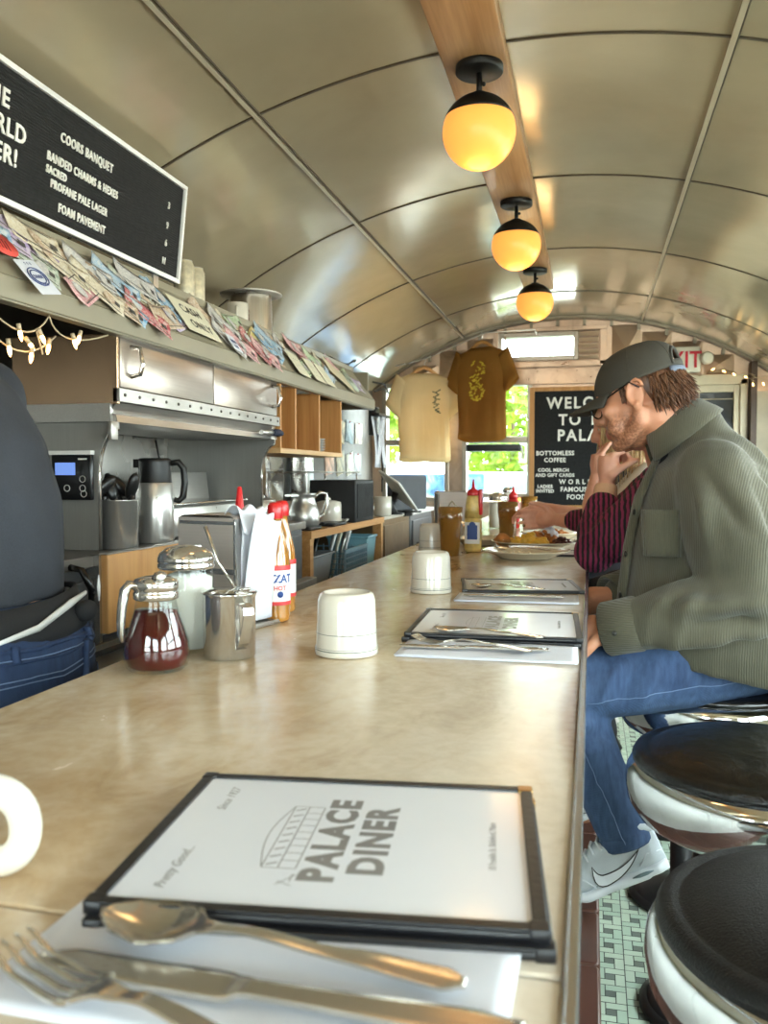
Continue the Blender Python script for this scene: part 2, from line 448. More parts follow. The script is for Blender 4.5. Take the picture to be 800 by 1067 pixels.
for i, x in enumerate(np.arange(-1.55, 1.2, .21).tolist()):
    if -.75 < x+.1 < .12: continue
    zb = 1.93; zt = min(arch(x), arch(x+.21))-.02
    if zt-zb < .06: continue
    c = b.bm.verts.new((x+.105, 6.468, (zb+zt)/2)); q = b._v([(x+.005,6.497,zb),(x+.205,6.497,zb),(x+.205,6.497,zt),(x+.005,6.497,zt)])
    for k in range(4): b._f([q[k], q[(k+1) % 4], c])
structure(b.build('trim_%d' % n, WARM, norm=False), 'folded triangular metal panels under the end of the ceiling')
n += 1; b = MB()
for x in np.arange(-1.2, .9, .19).tolist():
    b.box((x, 6.475, arch(x)-.035), (.022, .03, .06), rot=(0, .1*x, 0))
b.loft([[(x, 6.44, arch(x)-.001), (x, 6.5, arch(x)-.001), (x, 6.5, arch(x)-.02), (x, 6.44, arch(x)-.02)] for x in np.linspace(XL+.02, XR-.02, 41).tolist()], smooth=False)
structure(b.build('trim_%d' % n, M('arch_trim', '8b8170', .4, .4)), 'arched edge trim at the far end of the ceiling')
# door in the far wall
DOORC = M('door_cream', 'c9bda4', .45)
b = MB(); b.bx(.50, .56, 6.43, 6.5, 0, 1.89); b.bx(1.00, 1.045, 6.43, 6.5, 0, 1.89); b.bx(.50, 1.045, 6.43, 6.5, 1.85, 1.92)
b.bx(.56, .70, 6.45, 6.5, 0, 1.85); b.bx(.96, 1.0, 6.45, 6.5, 0, 1.85); b.bx(.70, .96, 6.45, 6.5, 0, 1.15); b.bx(.70, .96, 6.45, 6.5, 1.80, 1.85)
o = structure(b.build('door_1', DOORC, bevel=.004), 'cream door with a glazed upper panel')
b = MB(); b.bx(.70, .96, 6.48, 6.49, 1.15, 1.80); b.build('door_pane', M('dark_glass', '2c3136', .08, var=.6, vs=8), o)
b = MB(); b.bx(.73, .735, 6.455, 6.48, 1.15, 1.8); b.bx(.70, .96, 6.455, 6.48, 1.75, 1.755); b.build('glazing_bead', FRAMEW, o)
n += 1; b = MB(); b.bx(1.06, 1.10, 6.38, 6.5, 0, arch(1.1)-.01); structure(b.build('trim_%d' % n, M('dark_post', '4b392c', .5), bevel=.003), 'dark post beside the far door')
n += 1; b = MB(); b.bx(1.11, 1.34, 6.46, 6.5, .9, 1.75); b.bx(1.11, 1.34, 6.45, 6.5, 1.75, 1.8); structure(b.build('trim_%d' % n, DOORC), 'pale panel beside the dark post')

# ------------------------------------------------------------------ outside
b = MB(); b.bx(-12, 12, -8, 22, -.72, -.7); o = b.build('ground', M('outside_paving', 'a8a59d', .8, vs=.6)); structure(o, 'pale paving outside')
LEAF = NT('sunlit_leaves'); v = LEAF.coord(); nn = LEAF.noise(v, 3, 4)
LEAF.base(LEAF.ramp(nn, [(.3, '4c6a16'), (.7, '8ba32a')])); LEAF.set(Roughness=.5); LEAF.b.inputs['Subsurface Weight'].default_value = .0
tl = LEAF.new('ShaderNodeBsdfTranslucent'); tl.inputs[0].default_value = lin('7c9a22'); mx = LEAF.new('ShaderNodeMixShader'); mx.inputs[0].default_value = .45
LEAF.lk(LEAF.b.outputs[0], mx.inputs[1]); LEAF.lk(tl.outputs[0], mx.inputs[2]); LEAF.lk(mx.outputs[0], LEAF.out.inputs[0])
BARK = M('bark', '5b4a3a', .8, bump=.5)
def tree(x, y, h, r, label, seed):
    t = thing('street_tree', label, 'tree', (x, y, -.7), group='trees outside the far windows')
    b = MB(); b.tube([(0,0,0),(.05,.02,h*.4),(-.03,0,h*.8)], [.11,.08,.04], 8); b.build('trunk', BARK, t)
    rn = random.Random(seed); vs, fs = [], []
    for k in range(2600):
        d = V((rn.gauss(0,1), rn.gauss(0,1), rn.gauss(0,1))).normalized()*r*rn.uniform(.35, 1)**.5
        c = V((d.x, d.y, h*.72+d.z*.9)); a = V((rn.gauss(0,1), rn.gauss(0,1), rn.gauss(0,1))).normalized(); w = a.orthogonal().normalized()
        s = rn.uniform(.05, .1); k0 = len(vs)
        vs += [c-a*s, c+w*s*.5, c+a*s, c-w*s*.5]; fs.append((k0,k0+1,k0+2,k0+3))
    me = bpy.data.meshes.new('foliage'); me.from_pydata([tuple(q) for q in vs], [], fs); link('foliage', me, LEAF.m, t)
tree(-2.9, 9.4, 3.6, 1.0, 'bright green tree outside the window behind the cream t-shirt', 1)
tree(-1.0, 11.2, 3.6, .9, 'bright green tree outside the window behind the brown t-shirt', 2)
tree(-4.6, 12.4, 4.0, 1.2, 'bright green tree furthest left outside the far windows', 3)
BL = NT('blue_white_mural'); v = BL.coord(); BL.base(BL.ramp(BL.noise(v, 2.6, 3, .5, 1.5), [(.38, '0f3a70'), (.5, '3b6d9c'), (.6, '858d94')])); BL.set(Roughness=.4)
o = thing('painted_fence', 'blue and white painted fence panel outside the far window', 'fence', (-1.42, 8.0, -.7))
b = MB(); b.bx(-.7, .5, -.03, .03, .3, 1.93); b.build('panel', BL.m, o)
for x in (-.7, .5): b = MB(); b.bx(x-.04, x+.04, -.04, .04, 0, 1.95); b.build('post', WHITE, o)
o = thing('parked_van', 'pale parked van outside the second far window', 'van', (-.45, 9.3, -.7))
b = MB(); b.rbox((0, 0, 1.15), (2.0, 1.6, 1.6), .2); b.build('body', M('van_pale', '66787a', .3), o, bevel=.05)
b = MB(); b.rbox((.35, -.81, 1.65), (.9, .03, .45), .01); b.build('side_window', M('van_glass', '3f6f6c', .15), o)
b = MB(); b.rbox((-.45, -.81, 1.5), (.5, .02, .5), .01); b.build('yellow_panel', M('van_yellow', '8f7024', .4), o)
for x in (-.65, .65): b = MB(); b.cyl((x,-.82,.33),(x,-.6,.33),.33,n=24); b.build('wheel', BLACK, o)
# ================================================================== COUNTER
def counter_mat():
    t = NT('worn_marble_top'); v = t.coord(); big = t.noise(v, 2.6, 4, .6, .8); mid = t.noise(t.coord(scale=(1.4,.7,1)), 9, 5, .6, 1.2); fine = t.noise(v, 60, 3)
    a = t.ramp(big, [(.3, '9c7b52'), (.5, 'bfa37b'), (.72, 'd8c6a8')]); c = t.ramp(mid, [(.3, '8a673f'), (.45, 'c2a981'), (.7, 'dfd1b8')])
    base = t.mix(.45, a, c)
    # window sheen painted into the worn stone, paler towards customers; stained brown in one bite near the rail
    sx = t.new('ShaderNodeSeparateXYZ'); tc = t.new('ShaderNodeTexCoord'); t.lk(tc.outputs['Object'], sx.inputs[0])
    mr = t.new('ShaderNodeMapRange', interpolation_type='SMOOTHSTEP'); mr.inputs[1].default_value = -.42; mr.inputs[2].default_value = -.12; t.lk(sx.outputs[0], mr.inputs[0])
    ad = t.new('ShaderNodeMath', operation='MULTIPLY_ADD'); t.lk(mid, ad.inputs[0]); ad.inputs[1].default_value = .6; ad.inputs[2].default_value = .35; 
    ml = t.new('ShaderNodeMath', operation='MULTIPLY'); ml.use_clamp = True; t.lk(mr.outputs[0], ml.inputs[0]); t.lk(ad.outputs[0], ml.inputs[1])
    base = t.mix(ml.outputs[0], base, 'ddd5c6')
    vd = t.new('ShaderNodeVectorMath', operation='SUBTRACT'); vd.inputs[1].default_value = (.012, 1.0, 0); t.lk(tc.outputs['Object'], vd.inputs[0])
    vm = t.new('ShaderNodeVectorMath', operation='MULTIPLY'); vm.inputs[1].default_value = (24, 4.2, 0); t.lk(vd.outputs[0], vm.inputs[0])
    ln = t.new('ShaderNodeVectorMath', operation='LENGTH'); t.lk(vm.outputs[0], ln.inputs[0])
    q = t.new('ShaderNodeMapRange', interpolation_type='SMOOTHSTEP'); q.inputs[1].default_value = 1.25; q.inputs[2].default_value = .8; q.inputs[3].default_value = 0; q.inputs[4].default_value = .85; t.lk(ln.outputs[1], q.inputs[0])
    base = t.mix(q.outputs[0], base, '8a6550')
    base = t.mix(.06, base, t.ramp(fine, [(.4, '7a6040'), (.6, 'f0e8d8')]))
    t.base(base); r = t.new('ShaderNodeMapRange'); r.inputs[3].default_value = .12; r.inputs[4].default_value = .34; t.lk(mid, r.inputs[0]); t.rough(r.outputs[0])
    t.b.inputs['Specular IOR Level'].default_value = .6; t.normal(t.bump(fine, .04, .001)); return t.m
TOPM = counter_mat()
ct = thing('lunch_counter', 'long lunch counter with worn tan marble top and metal edge strip', 'counter', (0, 0, 0))
b = MB(); b.rbox((-.338, -.07, .93), (.652, 1.06, .04), .004); b.rbox((-.338, 3.20, .93), (.652, 5.474, .04), .004)
b.build('marble_top', TOPM, ct)
b = MB(); b.bx(-.66, -.02, .455, .47, .912, .9475); b.build('joint_filler', M('dark_joint', '3c3128', .8), ct)
b = MB(); b.bx(-.012, -.004, -.6, 5.94, .905, .951); b.bx(-.0125, -.010, -.6, 5.94, .9505, .9525); b.build('edge_strip', brushed('edge_aluminium', 'c6c9cf', .22, 'Y'), ct, bevel=.001)
b = MB(); b.bx(-.58, -.26, -.6, 5.85, .0, .91)
for k in range(14): b.bx(-.265, -.25, -.5+k*.46, -.46+k*.46, .3, .9)
b.build('front_panel', M('counter_panel_white', 'd8d8d2', .25, vs=3), ct)
b = MB(); b.bx(-.67, -.655, -.6, 5.94, .86, .905); b.build('back_apron', STEELX, ct)

def place_at(o, x, y, z, rz=0): o.location = (x, y, z); o.rotation_euler = (0, 0, rz); return o
ZC = .9502
# ---------------------------------------------------------------- menus
COVER = M('menu_black_vinyl', '17171a', .35, var=.25, bump=.15, bs=120); BRASS = brushed('brass_corner', 'b08d5a', .3, 'X')
MPAPER = M('menu_sheet', 'd9dade', .22, var=.02, coat=.5)
def menu(label, x, y, z, rz, w=.274, d=.226, printed=True, group='menus on the counter'):
    """top of the sheet towards -x, text runs along +y"""
    t = thing('menu', label, 'menu', (x, y, z), rz, group)
    b = MB(); b.rbox((0,0,.0045), (w, d, .009), .004)
    b.build('cover', COVER, t)
    b = MB(); e = .009
    for s in (-1, 1):
        b.rbox((0, s*(d/2-e/2), .0105), (w, e, .004), .002); b.rbox((s*(w/2-e/2), 0, .0105), (e, d, .004), .002)
    b.build('border', COVER, t)
    b = MB(); b.bx(-w/2+e, w/2-e, -d/2+e, d/2-e, .0085, .0096); b.build('sheet', MPAPER, t)
    for sx in (-1, 1):
        for sy in (-1, 1):
            c = MB(); c.rbox((sx*(w/2-.005), sy*(d/2-.005), .0064), (.012, .012, .0136), .002); c.build('corner_cap', BRASS if sx > 0 and sy > 0 else COVER, t)
    t.scale = (1, 1, .6)
    if printed:
        pr = MB(); h = .0097
        def put(txt, size, px, py, bold=0, sx=1, al='LEFT', sh=0, sp=1):
            me = text_mesh(txt, size, .0002, bold, sx, sp, al, sh); pr.add(me, Matrix.Translation((px, py, h)) @ Matrix.Rotation(PI/2, 4, 'Z'))
        put('Pretty Good...', .0105, -.098, -.088, 0, 1, 'LEFT', .35); put('Since 1927', .0105, -.098, .038, 0, 1, 'LEFT', .35)
        put('PALACE', .031, .004, 0, .0016, 1.12, 'CENTER', 0, 1.16); put('DINER', .031, .034, 0, .0016, 1.12, 'CENTER', 0, 1.16)
        put('18 Franklin St. Biddeford, Maine', .0075, .108, 0, 0, .8, 'CENTER')
        # line drawing of the dining car, its long side along y
        def ln(x0, y0, x1, y1, wd=.0008):
            p, q = V((x0, y0, h)), V((x1, y1, h)); u = (q-p).normalized(); s = V((-u.y, u.x, 0))*wd/2
            pr._f(pr._v([p-s, q-s, q+s, p+s]))
        for (x0, y0, x1, y1) in ((-.045,-.052,-.045,.052),(-.022,-.052,-.022,.052),(-.034,-.052,-.034,.052),(-.045,-.052,-.022,-.052),(-.045,.052,-.022,.052),(-.022,-.06,-.022,-.07),(-.03,-.075,-.02,-.06),(-.03,-.07,-.02,-.075)): ln(x0, y0, x1, y1)
        for k in range(9): ln(-.034, -.052+k*.0115, -.022, -.052+k*.0115); ln(-.043, -.048+k*.0115, -.036, -.044+k*.0115, .0016)
        for k in range(10): a, c = -.052+k*.0104, -.052+(k+1)*.0104; ln(-.045-.008*math.sin(k/10*PI), a, -.045-.008*math.sin((k+1)/10*PI), c)
        pr.build('print', GREYINK, t, norm=False)
    return t
menu('black-bound menu under the nearest printed menu, only its edges showing', -.166, .572, ZC, math.radians(6.6), printed=False)
menu('printed palace diner menu on top of the pair nearest the camera', -.169, .578, ZC+.0076, math.radians(6.4))
menu('black-bound menu below the middle setting, edge just showing', -.158, 1.493, ZC, math.radians(1.5), w=.282, d=.262, printed=False)
menu('printed menu at the empty middle setting, red spot of light on its sheet', -.157, 1.497, ZC+.0076, math.radians(2.5), w=.282, d=.262)
menu('printed menu at the third setting, in front of the first plate', -.166, 2.09, ZC, math.radians(9), w=.275, d=.225)

# ---------------------------------------------------------------- napkins and flatware
def napkin(label, x, y, rz, w=.262, d=.115, seed=0):
    t = thing('paper_napkin', label, 'napkin', (x, y, ZC), rz, 'paper napkins under the cutlery')
    for k, (dz, ex, ey) in enumerate(((0, 0, 0), (.0012, -.002, .003), (.0024, .001, -.002))):
        b = MB(); b.sheet(lambda u, v: (w*(u-.5)+ex, d*(v-.5)+ey, dz+.0004+.0012*mnoise.noise(V((u*4+seed, v*3, k*.3)))*(1 if k == 2 else .3)+.0005), 24, 12, .0006)
        b.build('ply', PAPER, t)
    return t
SILVER = brushed('flatware_steel', 'cdc8be', .17, 'X', .25, .9)
def prof(s, pts):
    for (a, p), (c, q) in zip(pts, pts[1:]):
        if s <= c: k = (s-a)/(c-a); k = k*k*(3-2*k); return p+(q-p)*k
    return pts[-1][1]
def spoon_mesh():
    L = .19; W = [(0,.002),(.03,.009),(.08,.0165),(.17,.0205),(.25,.017),(.31,.006),(.36,.0036),(.6,.0045),(.85,.0078),(.95,.0085),(1,.003)]
    Z = [(0,.011),(.17,.0095),(.31,.011),(.42,.012),(.7,.008),(1,.0045)]
    def f(u, v):
        w = prof(u, W); c = (v-.5)*2; dish = .0075*math.sin(PI*min(u/.33, 1))**.8 if u < .33 else 0
        return (u*L, c*w, prof(u, Z)-dish*(1-c*c)+(.0005*math.cos(c*PI/2)))
    b = MB(); b.sheet(f, 60, 12, .0016); return b
def knife_mesh():
    L = .215; 
    def f(u, v):
        w0 = prof(u, [(0,.0005),(.06,.006),(.15,.0085),(.42,.009),(.47,.0055),(.55,.0058),(.9,.0085),(1,.006)]); w1 = prof(u, [(0,.003),(.08,.0085),(.42,.0095),(.47,.0055),(.55,.0058),(.9,.0085),(1,.006)])
        return (u*L, -w0+(w0+w1)*v, .002+.0015*(u > .45))
    b = MB(); b.sheet(f, 48, 6, .0022); return b
def fork_mesh():
    b = MB(); L = .19
    W = [(0,.0115),(.15,.0125),(.24,.0125),(.32,.005),(.38,.0034),(.6,.0045),(.88,.0078),(.96,.008),(1,.003)]; Z = [(0,.011),(.1,.004),(.2,.0025),(.34,.008),(.44,.011),(.7,.008),(1,.004)]
    b.sheet(lambda u, v: ((.25+.75*u)*L, (v-.5)*2*prof(.25+.75*u, W), prof(.25+.75*u, Z)), 40, 8, .0016)
    for k in range(4):
        y0 = (k-1.5)*.0066
        b.sheet(lambda u, v: (u*.27*L, y0*(.93+.07*u)+(v-.5)*prof(u, [(0,.001),(.25,.0026),(1,.0042)]), prof(u*.27, Z)), 16, 2, .0016)
    return b
MSP, MKN, MFK = spoon_mesh().mesh('spoon'), knife_mesh().mesh('knife'), fork_mesh().mesh('fork')
for me in (MSP, MKN, MFK): me.materials.append(SILVER)
def cutlery(me, name, label, x, y, rz, z=.0045, sc=1, ry=0, rx=0, group=None):
    o = bpy.data.objects.new(name, me); COL.objects.link(o); o.location = (x, y, ZC+z); o.rotation_euler = (rx, ry, rz); o.scale = (sc,)*3
    tag(o, label, name.split('_')[-1], group or name.replace('_', ' ')+'s at the settings'); return o
napkin('white paper napkin nearest the camera, under spoon, knife and fork', -.172, .423, math.radians(-1), .27, .12, 1)
cutlery(MSP, 'spoon', 'spoon on the nearest napkin, bowl showing two orange reflections', -.274, .440, math.radians(-3), .0042, 1.13)
cutlery(MKN, 'knife', 'table knife on the nearest napkin, between spoon and fork', -.290, .403, math.radians(-1.5), .0042, 1.22)
cutlery(MFK, 'fork', 'fork at the nearest setting, tines off the napkin edge', -.304, .397, math.radians(-18), .0046, 1.28)
napkin('white paper napkin in front of the middle menu', -.15, 1.305, math.radians(1.2), .265, .125, 5)
cutlery(MSP, 'spoon', 'spoon by the middle menu, bowl leaning on its cover edge', -.25, 1.405, math.radians(-20), .006, 1.02, ry=-.05)
cutlery(MFK, 'fork', 'fork on the napkin in front of the middle menu', -.272, 1.337, math.radians(-16), .0046, 1.04)
cutlery(MKN, 'knife', 'table knife on the napkin in front of the middle menu', -.285, 1.292, math.radians(3), .0042, 1.05)
napkin('white paper napkin in front of the third menu', -.155, 1.885, math.radians(2), .26, .125, 9)
cutlery(MSP, 'spoon', 'spoon by the third menu, in front of the first plate', -.27, 1.985, math.radians(-24), .006, 1.0, ry=-.05)
cutlery(MKN, 'knife', 'table knife on the napkin in front of the third menu', -.27, 1.875, math.radians(2), .0042, 1.0)

# ---------------------------------------------------------------- inverted mugs
LINE = M('mug_green_line', '3d4b44', .3)
def mug(label, x, y, rz, handle=True, group='inverted mugs on the counter', h=.094, R=.0475, body=CERAMIC, up=False, rt=.0425):
    t = thing('mug', label, 'mug', (x, y, ZC), rz, group)
    b = MB()
    if up: pr = [(0,.004),(.03,.002),(.033,0),(.039,.004),(.043,.03),(.044,h-.002),(.0425,h),(.0405,h-.003),(.039,.03),(.033,.012),(0,.010)]
    else: pr = [(R-.006,.003),(R-.0045,0),(R,.001),(R,.006),(R-.0015,.02),(rt+.001,h-.012),(rt-.002,h-.003),(rt-.006,h),(rt-.009,h-.001),(rt-.011,h-.006),(rt-.020,h-.008),(0,h-.0085)]
    b.lathe(pr, 48); b.build('body', body, t)
    if not up:
        l = MB()
        for z, w in ((.0095,.0012),(.0125,.0006),(.034,.0009)):
            r = R+.0004 if z < .006 else R-(R-rt)*(z-.006)/(h-.018)*.95+.0003
            l.lathe([(r, z-w/2), (r+.0003, z), (r-.0001, z+w/2)], 48)
        l.build('glaze_line', LINE, t)
    if handle:
        k = MB(); pts = [(R-.008+.034*math.sin(PI*q/12)**.8, 0, h*.5+.032*math.cos(PI*q/12)) for q in range(13)]
        k.tube(pts, [.0075]*13, 12, sx=1.0); k.build('handle', body, t)
    return t
mug('white inverted mug beside the steel creamer, nearest of the three', -.358, 1.25, math.radians(120))
mug('white inverted mug left of the third menu', -.357, 1.955, math.radians(110))
mug('white inverted mug half hidden behind the amber tumbler', -.558, 3.07, math.radians(100))
m = thing('mug', 'thick white mug at the frame edge, only its handle showing', 'mug', (-.4395, .492, ZC), math.radians(4), 'mugs right way up')
b = MB(); b.lathe([(0,.004),(.034,0),(.040,.004),(.043,.03),(.044,.083),(.0425,.085),(.0395,.082),(.037,.03),(.032,.012),(0,.010)], 40); b.build('body', CERAMIC, m)
b = MB(); b.tube([(.045+.029*math.sin(PI*q/16)**.75, 0, .034+.025*math.cos(PI*q/16)) for q in range(17)], [.0105]*17, 14); b.build('handle', CERAMIC, m)

# ---------------------------------------------------------------- condiments by the server
CLEAR = thin_glass('clear_thin_glass', 'f8fbf9', .04)
SYR = NT('dark_maple_syrup'); SYR.set(Roughness=.03, IOR=1.4); SYR.b.inputs['Coat Weight'].default_value = 1; SYR.b.inputs['Transmission Weight'].default_value = .12
SYR.base(SYR.ramp(SYR.noise(SYR.coord(), 8, 2), [(.3, '2a0305'), (.7, '560a0d')]))
t = thing('syrup_jar', 'glass syrup dispenser full of dark red syrup', 'syrup jar', (-.585, 1.085, ZC), math.radians(38))
b = MB(); b.lathe([(0,.002),(.036,0),(.042,.006),(.0455,.022),(.044,.04),(.037,.062),(.030,.082),(.0275,.094),(.0275,.104)], 40); b.build('glass_body', CLEAR, t)
b = MB(); b.lathe([(0,.005),(.034,.004),(.0405,.008),(.0437,.022),(.0425,.039),(.0358,.061),(.0295,.080),(.0283,.084),(0,.0845)], 40); b.build('syrup', SYR.m, t)
b = MB(); b.lathe([(.0285,.098),(.031,.100),(.031,.108),(.0285,.110),(.031,.112),(.031,.122),(.029,.126),(.02,.129),(0,.130)], 40)
b.prism([(-.008,.024),(.008,.024),(.006,.046),(-.006,.046)], .113, .124)
b.build('pour_cap', POLISH, t)
b = MB(); b.tube([(-.026,0,.118),(-.036,0,.120),(-.042,0,.112),(-.0455,0,.092),(-.0475,0,.070),(-.0475,0,.052),(-.045,0,.042)], [.0055,.0065,.007,.0065,.006,.005,.004], 10, sx=1.5); b.build('handle', POLISH, t)
b = MB(); b.tube([(.0,-.012,.128),(0,-.03,.134),(0,-.04,.133)], [.005,.006,.004], 8, sx=1.6); b.build('thumb_lever', POLISH, t)

SUG = M('white_sugar', 'f2efe8', .8, var=.03, bump=.3, bs=400)
def sugar(label, x, y, s=1.0):
    t = thing('sugar_dispenser', label, 'sugar dispenser', (x, y, ZC), .3, 'glass sugar dispensers')
    b = MB(); N = 40
    def ring(r, z, fl): return [((r*(1+fl*abs(math.sin(10*PI*k/N)))*math.cos(2*PI*k/N)), (r*(1+fl*abs(math.sin(10*PI*k/N)))*math.sin(2*PI*k/N)), z) for k in range(N)]
    b.loft([ring(.036,0,0), ring(.040,.004,.02), ring(.041,.02,.03), ring(.041,.11,.03), ring(.039,.128,.01), ring(.037,.135,0)], cap=False); b.build('glass_body', CLEAR, t)
    b = MB(); b.lathe([(0,.004),(.0385,.006),(.0393,.05),(.0393,.112),(.02,.120),(0,.118)], 32); b.build('sugar', SUG, t)
    b = MB(); b.lathe([(.0405,.126),(.0435,.128),(.0435,.133),(.0415,.135),(.0435,.137),(.0435,.142),(.0405,.150),(.030,.158),(.014,.162),(0,.163)], 40)
    b.prism([(.004,-.008),(.024,-.006),(.024,.006),(.004,.008)], .156, .162); b.build('lid', POLISH, t)
    t.scale = (s,)*3; return t
sugar('glass sugar dispenser with domed steel lid behind the syrup jar', -.607, 1.222)
def creamer(label, x, y, rz):
    t = thing('creamer', label, 'creamer', (x, y, ZC), rz, 'steel creamers')
    b = MB(); b.lathe([(0,.0015),(.036,0),(.0385,.003),(.0385,.088),(.0405,.094),(.042,.096),(.0405,.0965),(.0375,.09),(.037,.006),(0,.005)], 44); b.build('body', POLISH, t)
    b = MB(); b.lathe([(.040,.098),(.030,.101),(.010,.103),(0,.1035)], 36); b.build('lid', POLISH, t)
    b = MB(); b.rbox((.040,0,.100), (.012,.020,.008), .003); b.rbox((.049,0,.104), (.014,.018,.003), .001, rot=(0,-.5,0)); b.build('hinge', POLISH, t)
    b = MB(); pts = [(.038,.084),(.052,.086),(.064,.080),(.066,.070),(.060,.05),(.050,.028),(.040,.018)]
    b.loft([[(x_, -.008, z_), (x_, .008, z_), (x_-.002, .008, z_-.002), (x_-.002, -.008, z_-.002)] for x_, z_ in pts], smooth=False); b.build('handle', POLISH, t, bevel=.0008)
    b = MB(); b.prism([(-.038,-.012),(-.05,-.002),(-.05,.002),(-.038,.012)], .084, .0965); b.build('spout', POLISH, t)
    return t
creamer('polished steel creamer between syrup jar and inverted mug', -.522, 1.19, math.radians(-42))
o = thing('spoon', 'thin steel spoon standing in the creamer lid', 'spoon', (-.525, 1.185, ZC))
b = MB(); b.tube([(.012,.01,.10),(-.012,0,.14),(-.031,-.003,.194)], [.0018,.0022,.003], 8, sx=1.6); b.build('handle', SILVER, o)
def dispenser(label, x, y, rz, group='steel napkin dispensers'):
    t = thing('napkin_dispenser', label, 'napkin dispenser', (x, y, ZC), rz, group)
    # napkin mouth on +x, long side along x
    w, d, h = .125, .115, .20
    b = MB(); 
    pr = [(-w/2,.004),(-w/2,h-.01),(-w/2+.006,h-.002),(-w/2+.014,h),(w/2-.012,h),(w/2-.004,h-.003),(w/2,h-.012)]
    b.loft([[(px, -d/2, pz) for px, pz in pr], [(px, d/2, pz) for px, pz in pr]], closed=False, cap=False)
    b.bx(-w/2, w/2-.004, -d/2, -d/2+.002, .004, h-.004); b.bx(-w/2, w/2-.004, d/2-.002, d/2, .004, h-.004)
    b.build('shell', brushed('dispenser_steel', 'c6bab0', .3, 'X', .5, .55), t)
    b = MB(); b.rbox((.004,0,.004), (w+.02,d+.008,.008), .004); b.build('base', STEELX, t)
    for z0, z1 in ((.098,.108),(h-.016,h-.01)): b = MB(); b.bx(-w/2+.004, w/2+.001, -d/2-.0015, -d/2, z0, z1); b.build('side_rib', POLISH, t, bevel=.0006)
    b = MB(); b.bx(w/2-.004, w/2, -d/2, -d/2+.016, .01, h-.006); b.bx(w/2-.004, w/2, d/2-.016, d/2, .01, h-.006); b.build('face_flange', POLISH, t)
    return t
NDX, NDY, NDR = -.638, 1.445, math.radians(-14)
dispenser('steel napkin dispenser behind the sugar, white napkins pulled out', NDX, NDY, NDR)
def loose(label, dx, seed, h0, h1, w, lean, x, y, rz):
    t = thing('paper_napkin', label, 'napkin', (x, y, ZC), rz, 'napkins in the dispenser mouth')
    b = MB(); rn = random.Random(seed)
    def f(u, v):
        p = V((dx+lean*v*v+.004*math.sin(u*5+seed)*v, (u-.5)*w*(1-.05*v)+.008*v, h0+(h1-h0)*v+.01*math.sin(u*4+seed)*v))
        return p
    b.grid(f, 14, 20); b.build('fold', PAPER, t, solid=.0012, norm=False); return t
for k, (dx, h0, h1, w, ln, lab) in enumerate(((.066,.012,.197,.088,.020,'front paper napkin pulled from the dispenser, hanging down its face'),(.060,.012,.192,.092,.006,'second paper napkin in the dispenser mouth'),(.055,.012,.19,.094,-.004,'third paper napkin in the dispenser mouth'),(.050,.012,.186,.094,-.008,'rearmost paper napkin in the dispenser mouth'))):
    loose(lab, dx, k*3+1, h0, h1, w, ln, NDX, NDY, NDR)
t = thing('paper_napkin', 'crumpled napkin tuck folded over the top of the dispenser', 'napkin', (NDX, NDY, ZC), NDR, 'napkins in the dispenser mouth')
b = MB(); b.grid(lambda u, v: (.030+.042*v, -.045+.075*u, .201+.012*math.sin(PI*v)+.005*math.sin(u*11+v*3)-(.03*max(0, v-.7)/.3 if v > .7 else 0)), 18, 12); b.build('fold', PAPER, t, solid=.0012, norm=False)

def wrap(me, r, z0, a0):
    """lay a flat text mesh round a vertical cylinder of radius r"""
    for v in me.vertices:
        a = a0+v.co.x/r; rr = r+v.co.z; v.co = (rr*math.cos(a), rr*math.sin(a), z0+v.co.y)
    return me
REDCAP = M('red_plastic', 'c81d20', .35, coat=.3); HOT = M('hot_sauce_glass', 'c98a3a', .06, coat=1, var=.3, vs=20, Transmission_Weight=.35); HOTLOW = M('hot_sauce_sediment', 'b0701c', .1, coat=1)
LBLW = M('label_white', 'e6e4df', .5, var=.03); LBLR = M('label_red', 'cf3a3a', .5); LBLB = M('label_blue', '2b4a8c', .5)
def hot_sauce(label, x, y, rz, text=True):
    t = thing('hot_sauce_bottle', label, 'hot sauce bottle', (x, y, ZC), rz, 'hot sauce bottles')
    b = MB(); b.lathe([(0,.003),(.022,0),(.0265,.004),(.027,.012),(.026,.02),(.027,.03),(.027,.105),(.025,.125),(.018,.155),(.0125,.178),(.0115,.192),(.0125,.194),(.0125,.199),(.010,.2)], 36); b.build('glass_body', HOT, t)
    b = MB(); b.lathe([(.0272,.034),(.0277,.036),(.0277,.100),(.0272,.102)], 36); b.build('label_band', LBLW, t)
    for pr in ([(.0280,.096),(.0281,.097),(.0281,.104),(.0275,.105)], [(.0280,.032),(.0281,.033),(.0281,.038),(.0280,.039)]): b = MB(); b.lathe(pr, 36); b.build('label_stripe', LBLR, t)
    b = MB(); b.lathe([(.0135,.190),(.0142,.192),(.0142,.206),(.013,.214),(.010,.219),(0,.220)], 28); b.build('cap', REDCAP, t)
    if text:
        A = -PI/2
        b = MB(); b.add(wrap(text_mesh('ZAT', .021, .0003, .0006, .95), .0282, .074, A-.35)); b.bx(0,0.0001,0,0.0001,.07,.0701); b.build('lettering', LBLB, t, norm=False)
        b = MB(); b.add(wrap(text_mesh('HOT', .011, .0003, .0003), .0282, .060, A-.35)); b.build('small_lettering', LBLR, t, norm=False)
        b = MB(); b.lathe([(.0281,.050),(.0283,.051),(.0283,.094),(.0281,.095)], 6, a0=A-.85, a1=A-.72); b.sphere((.0265*math.cos(A+.1), .0265*math.sin(A+.1), .052), .006, 8); b.build('label_mark', LBLB, t)
    return t
hot_sauce('hot sauce bottle with red cap and white label beside the napkins', -.566, 1.50, math.radians(34))
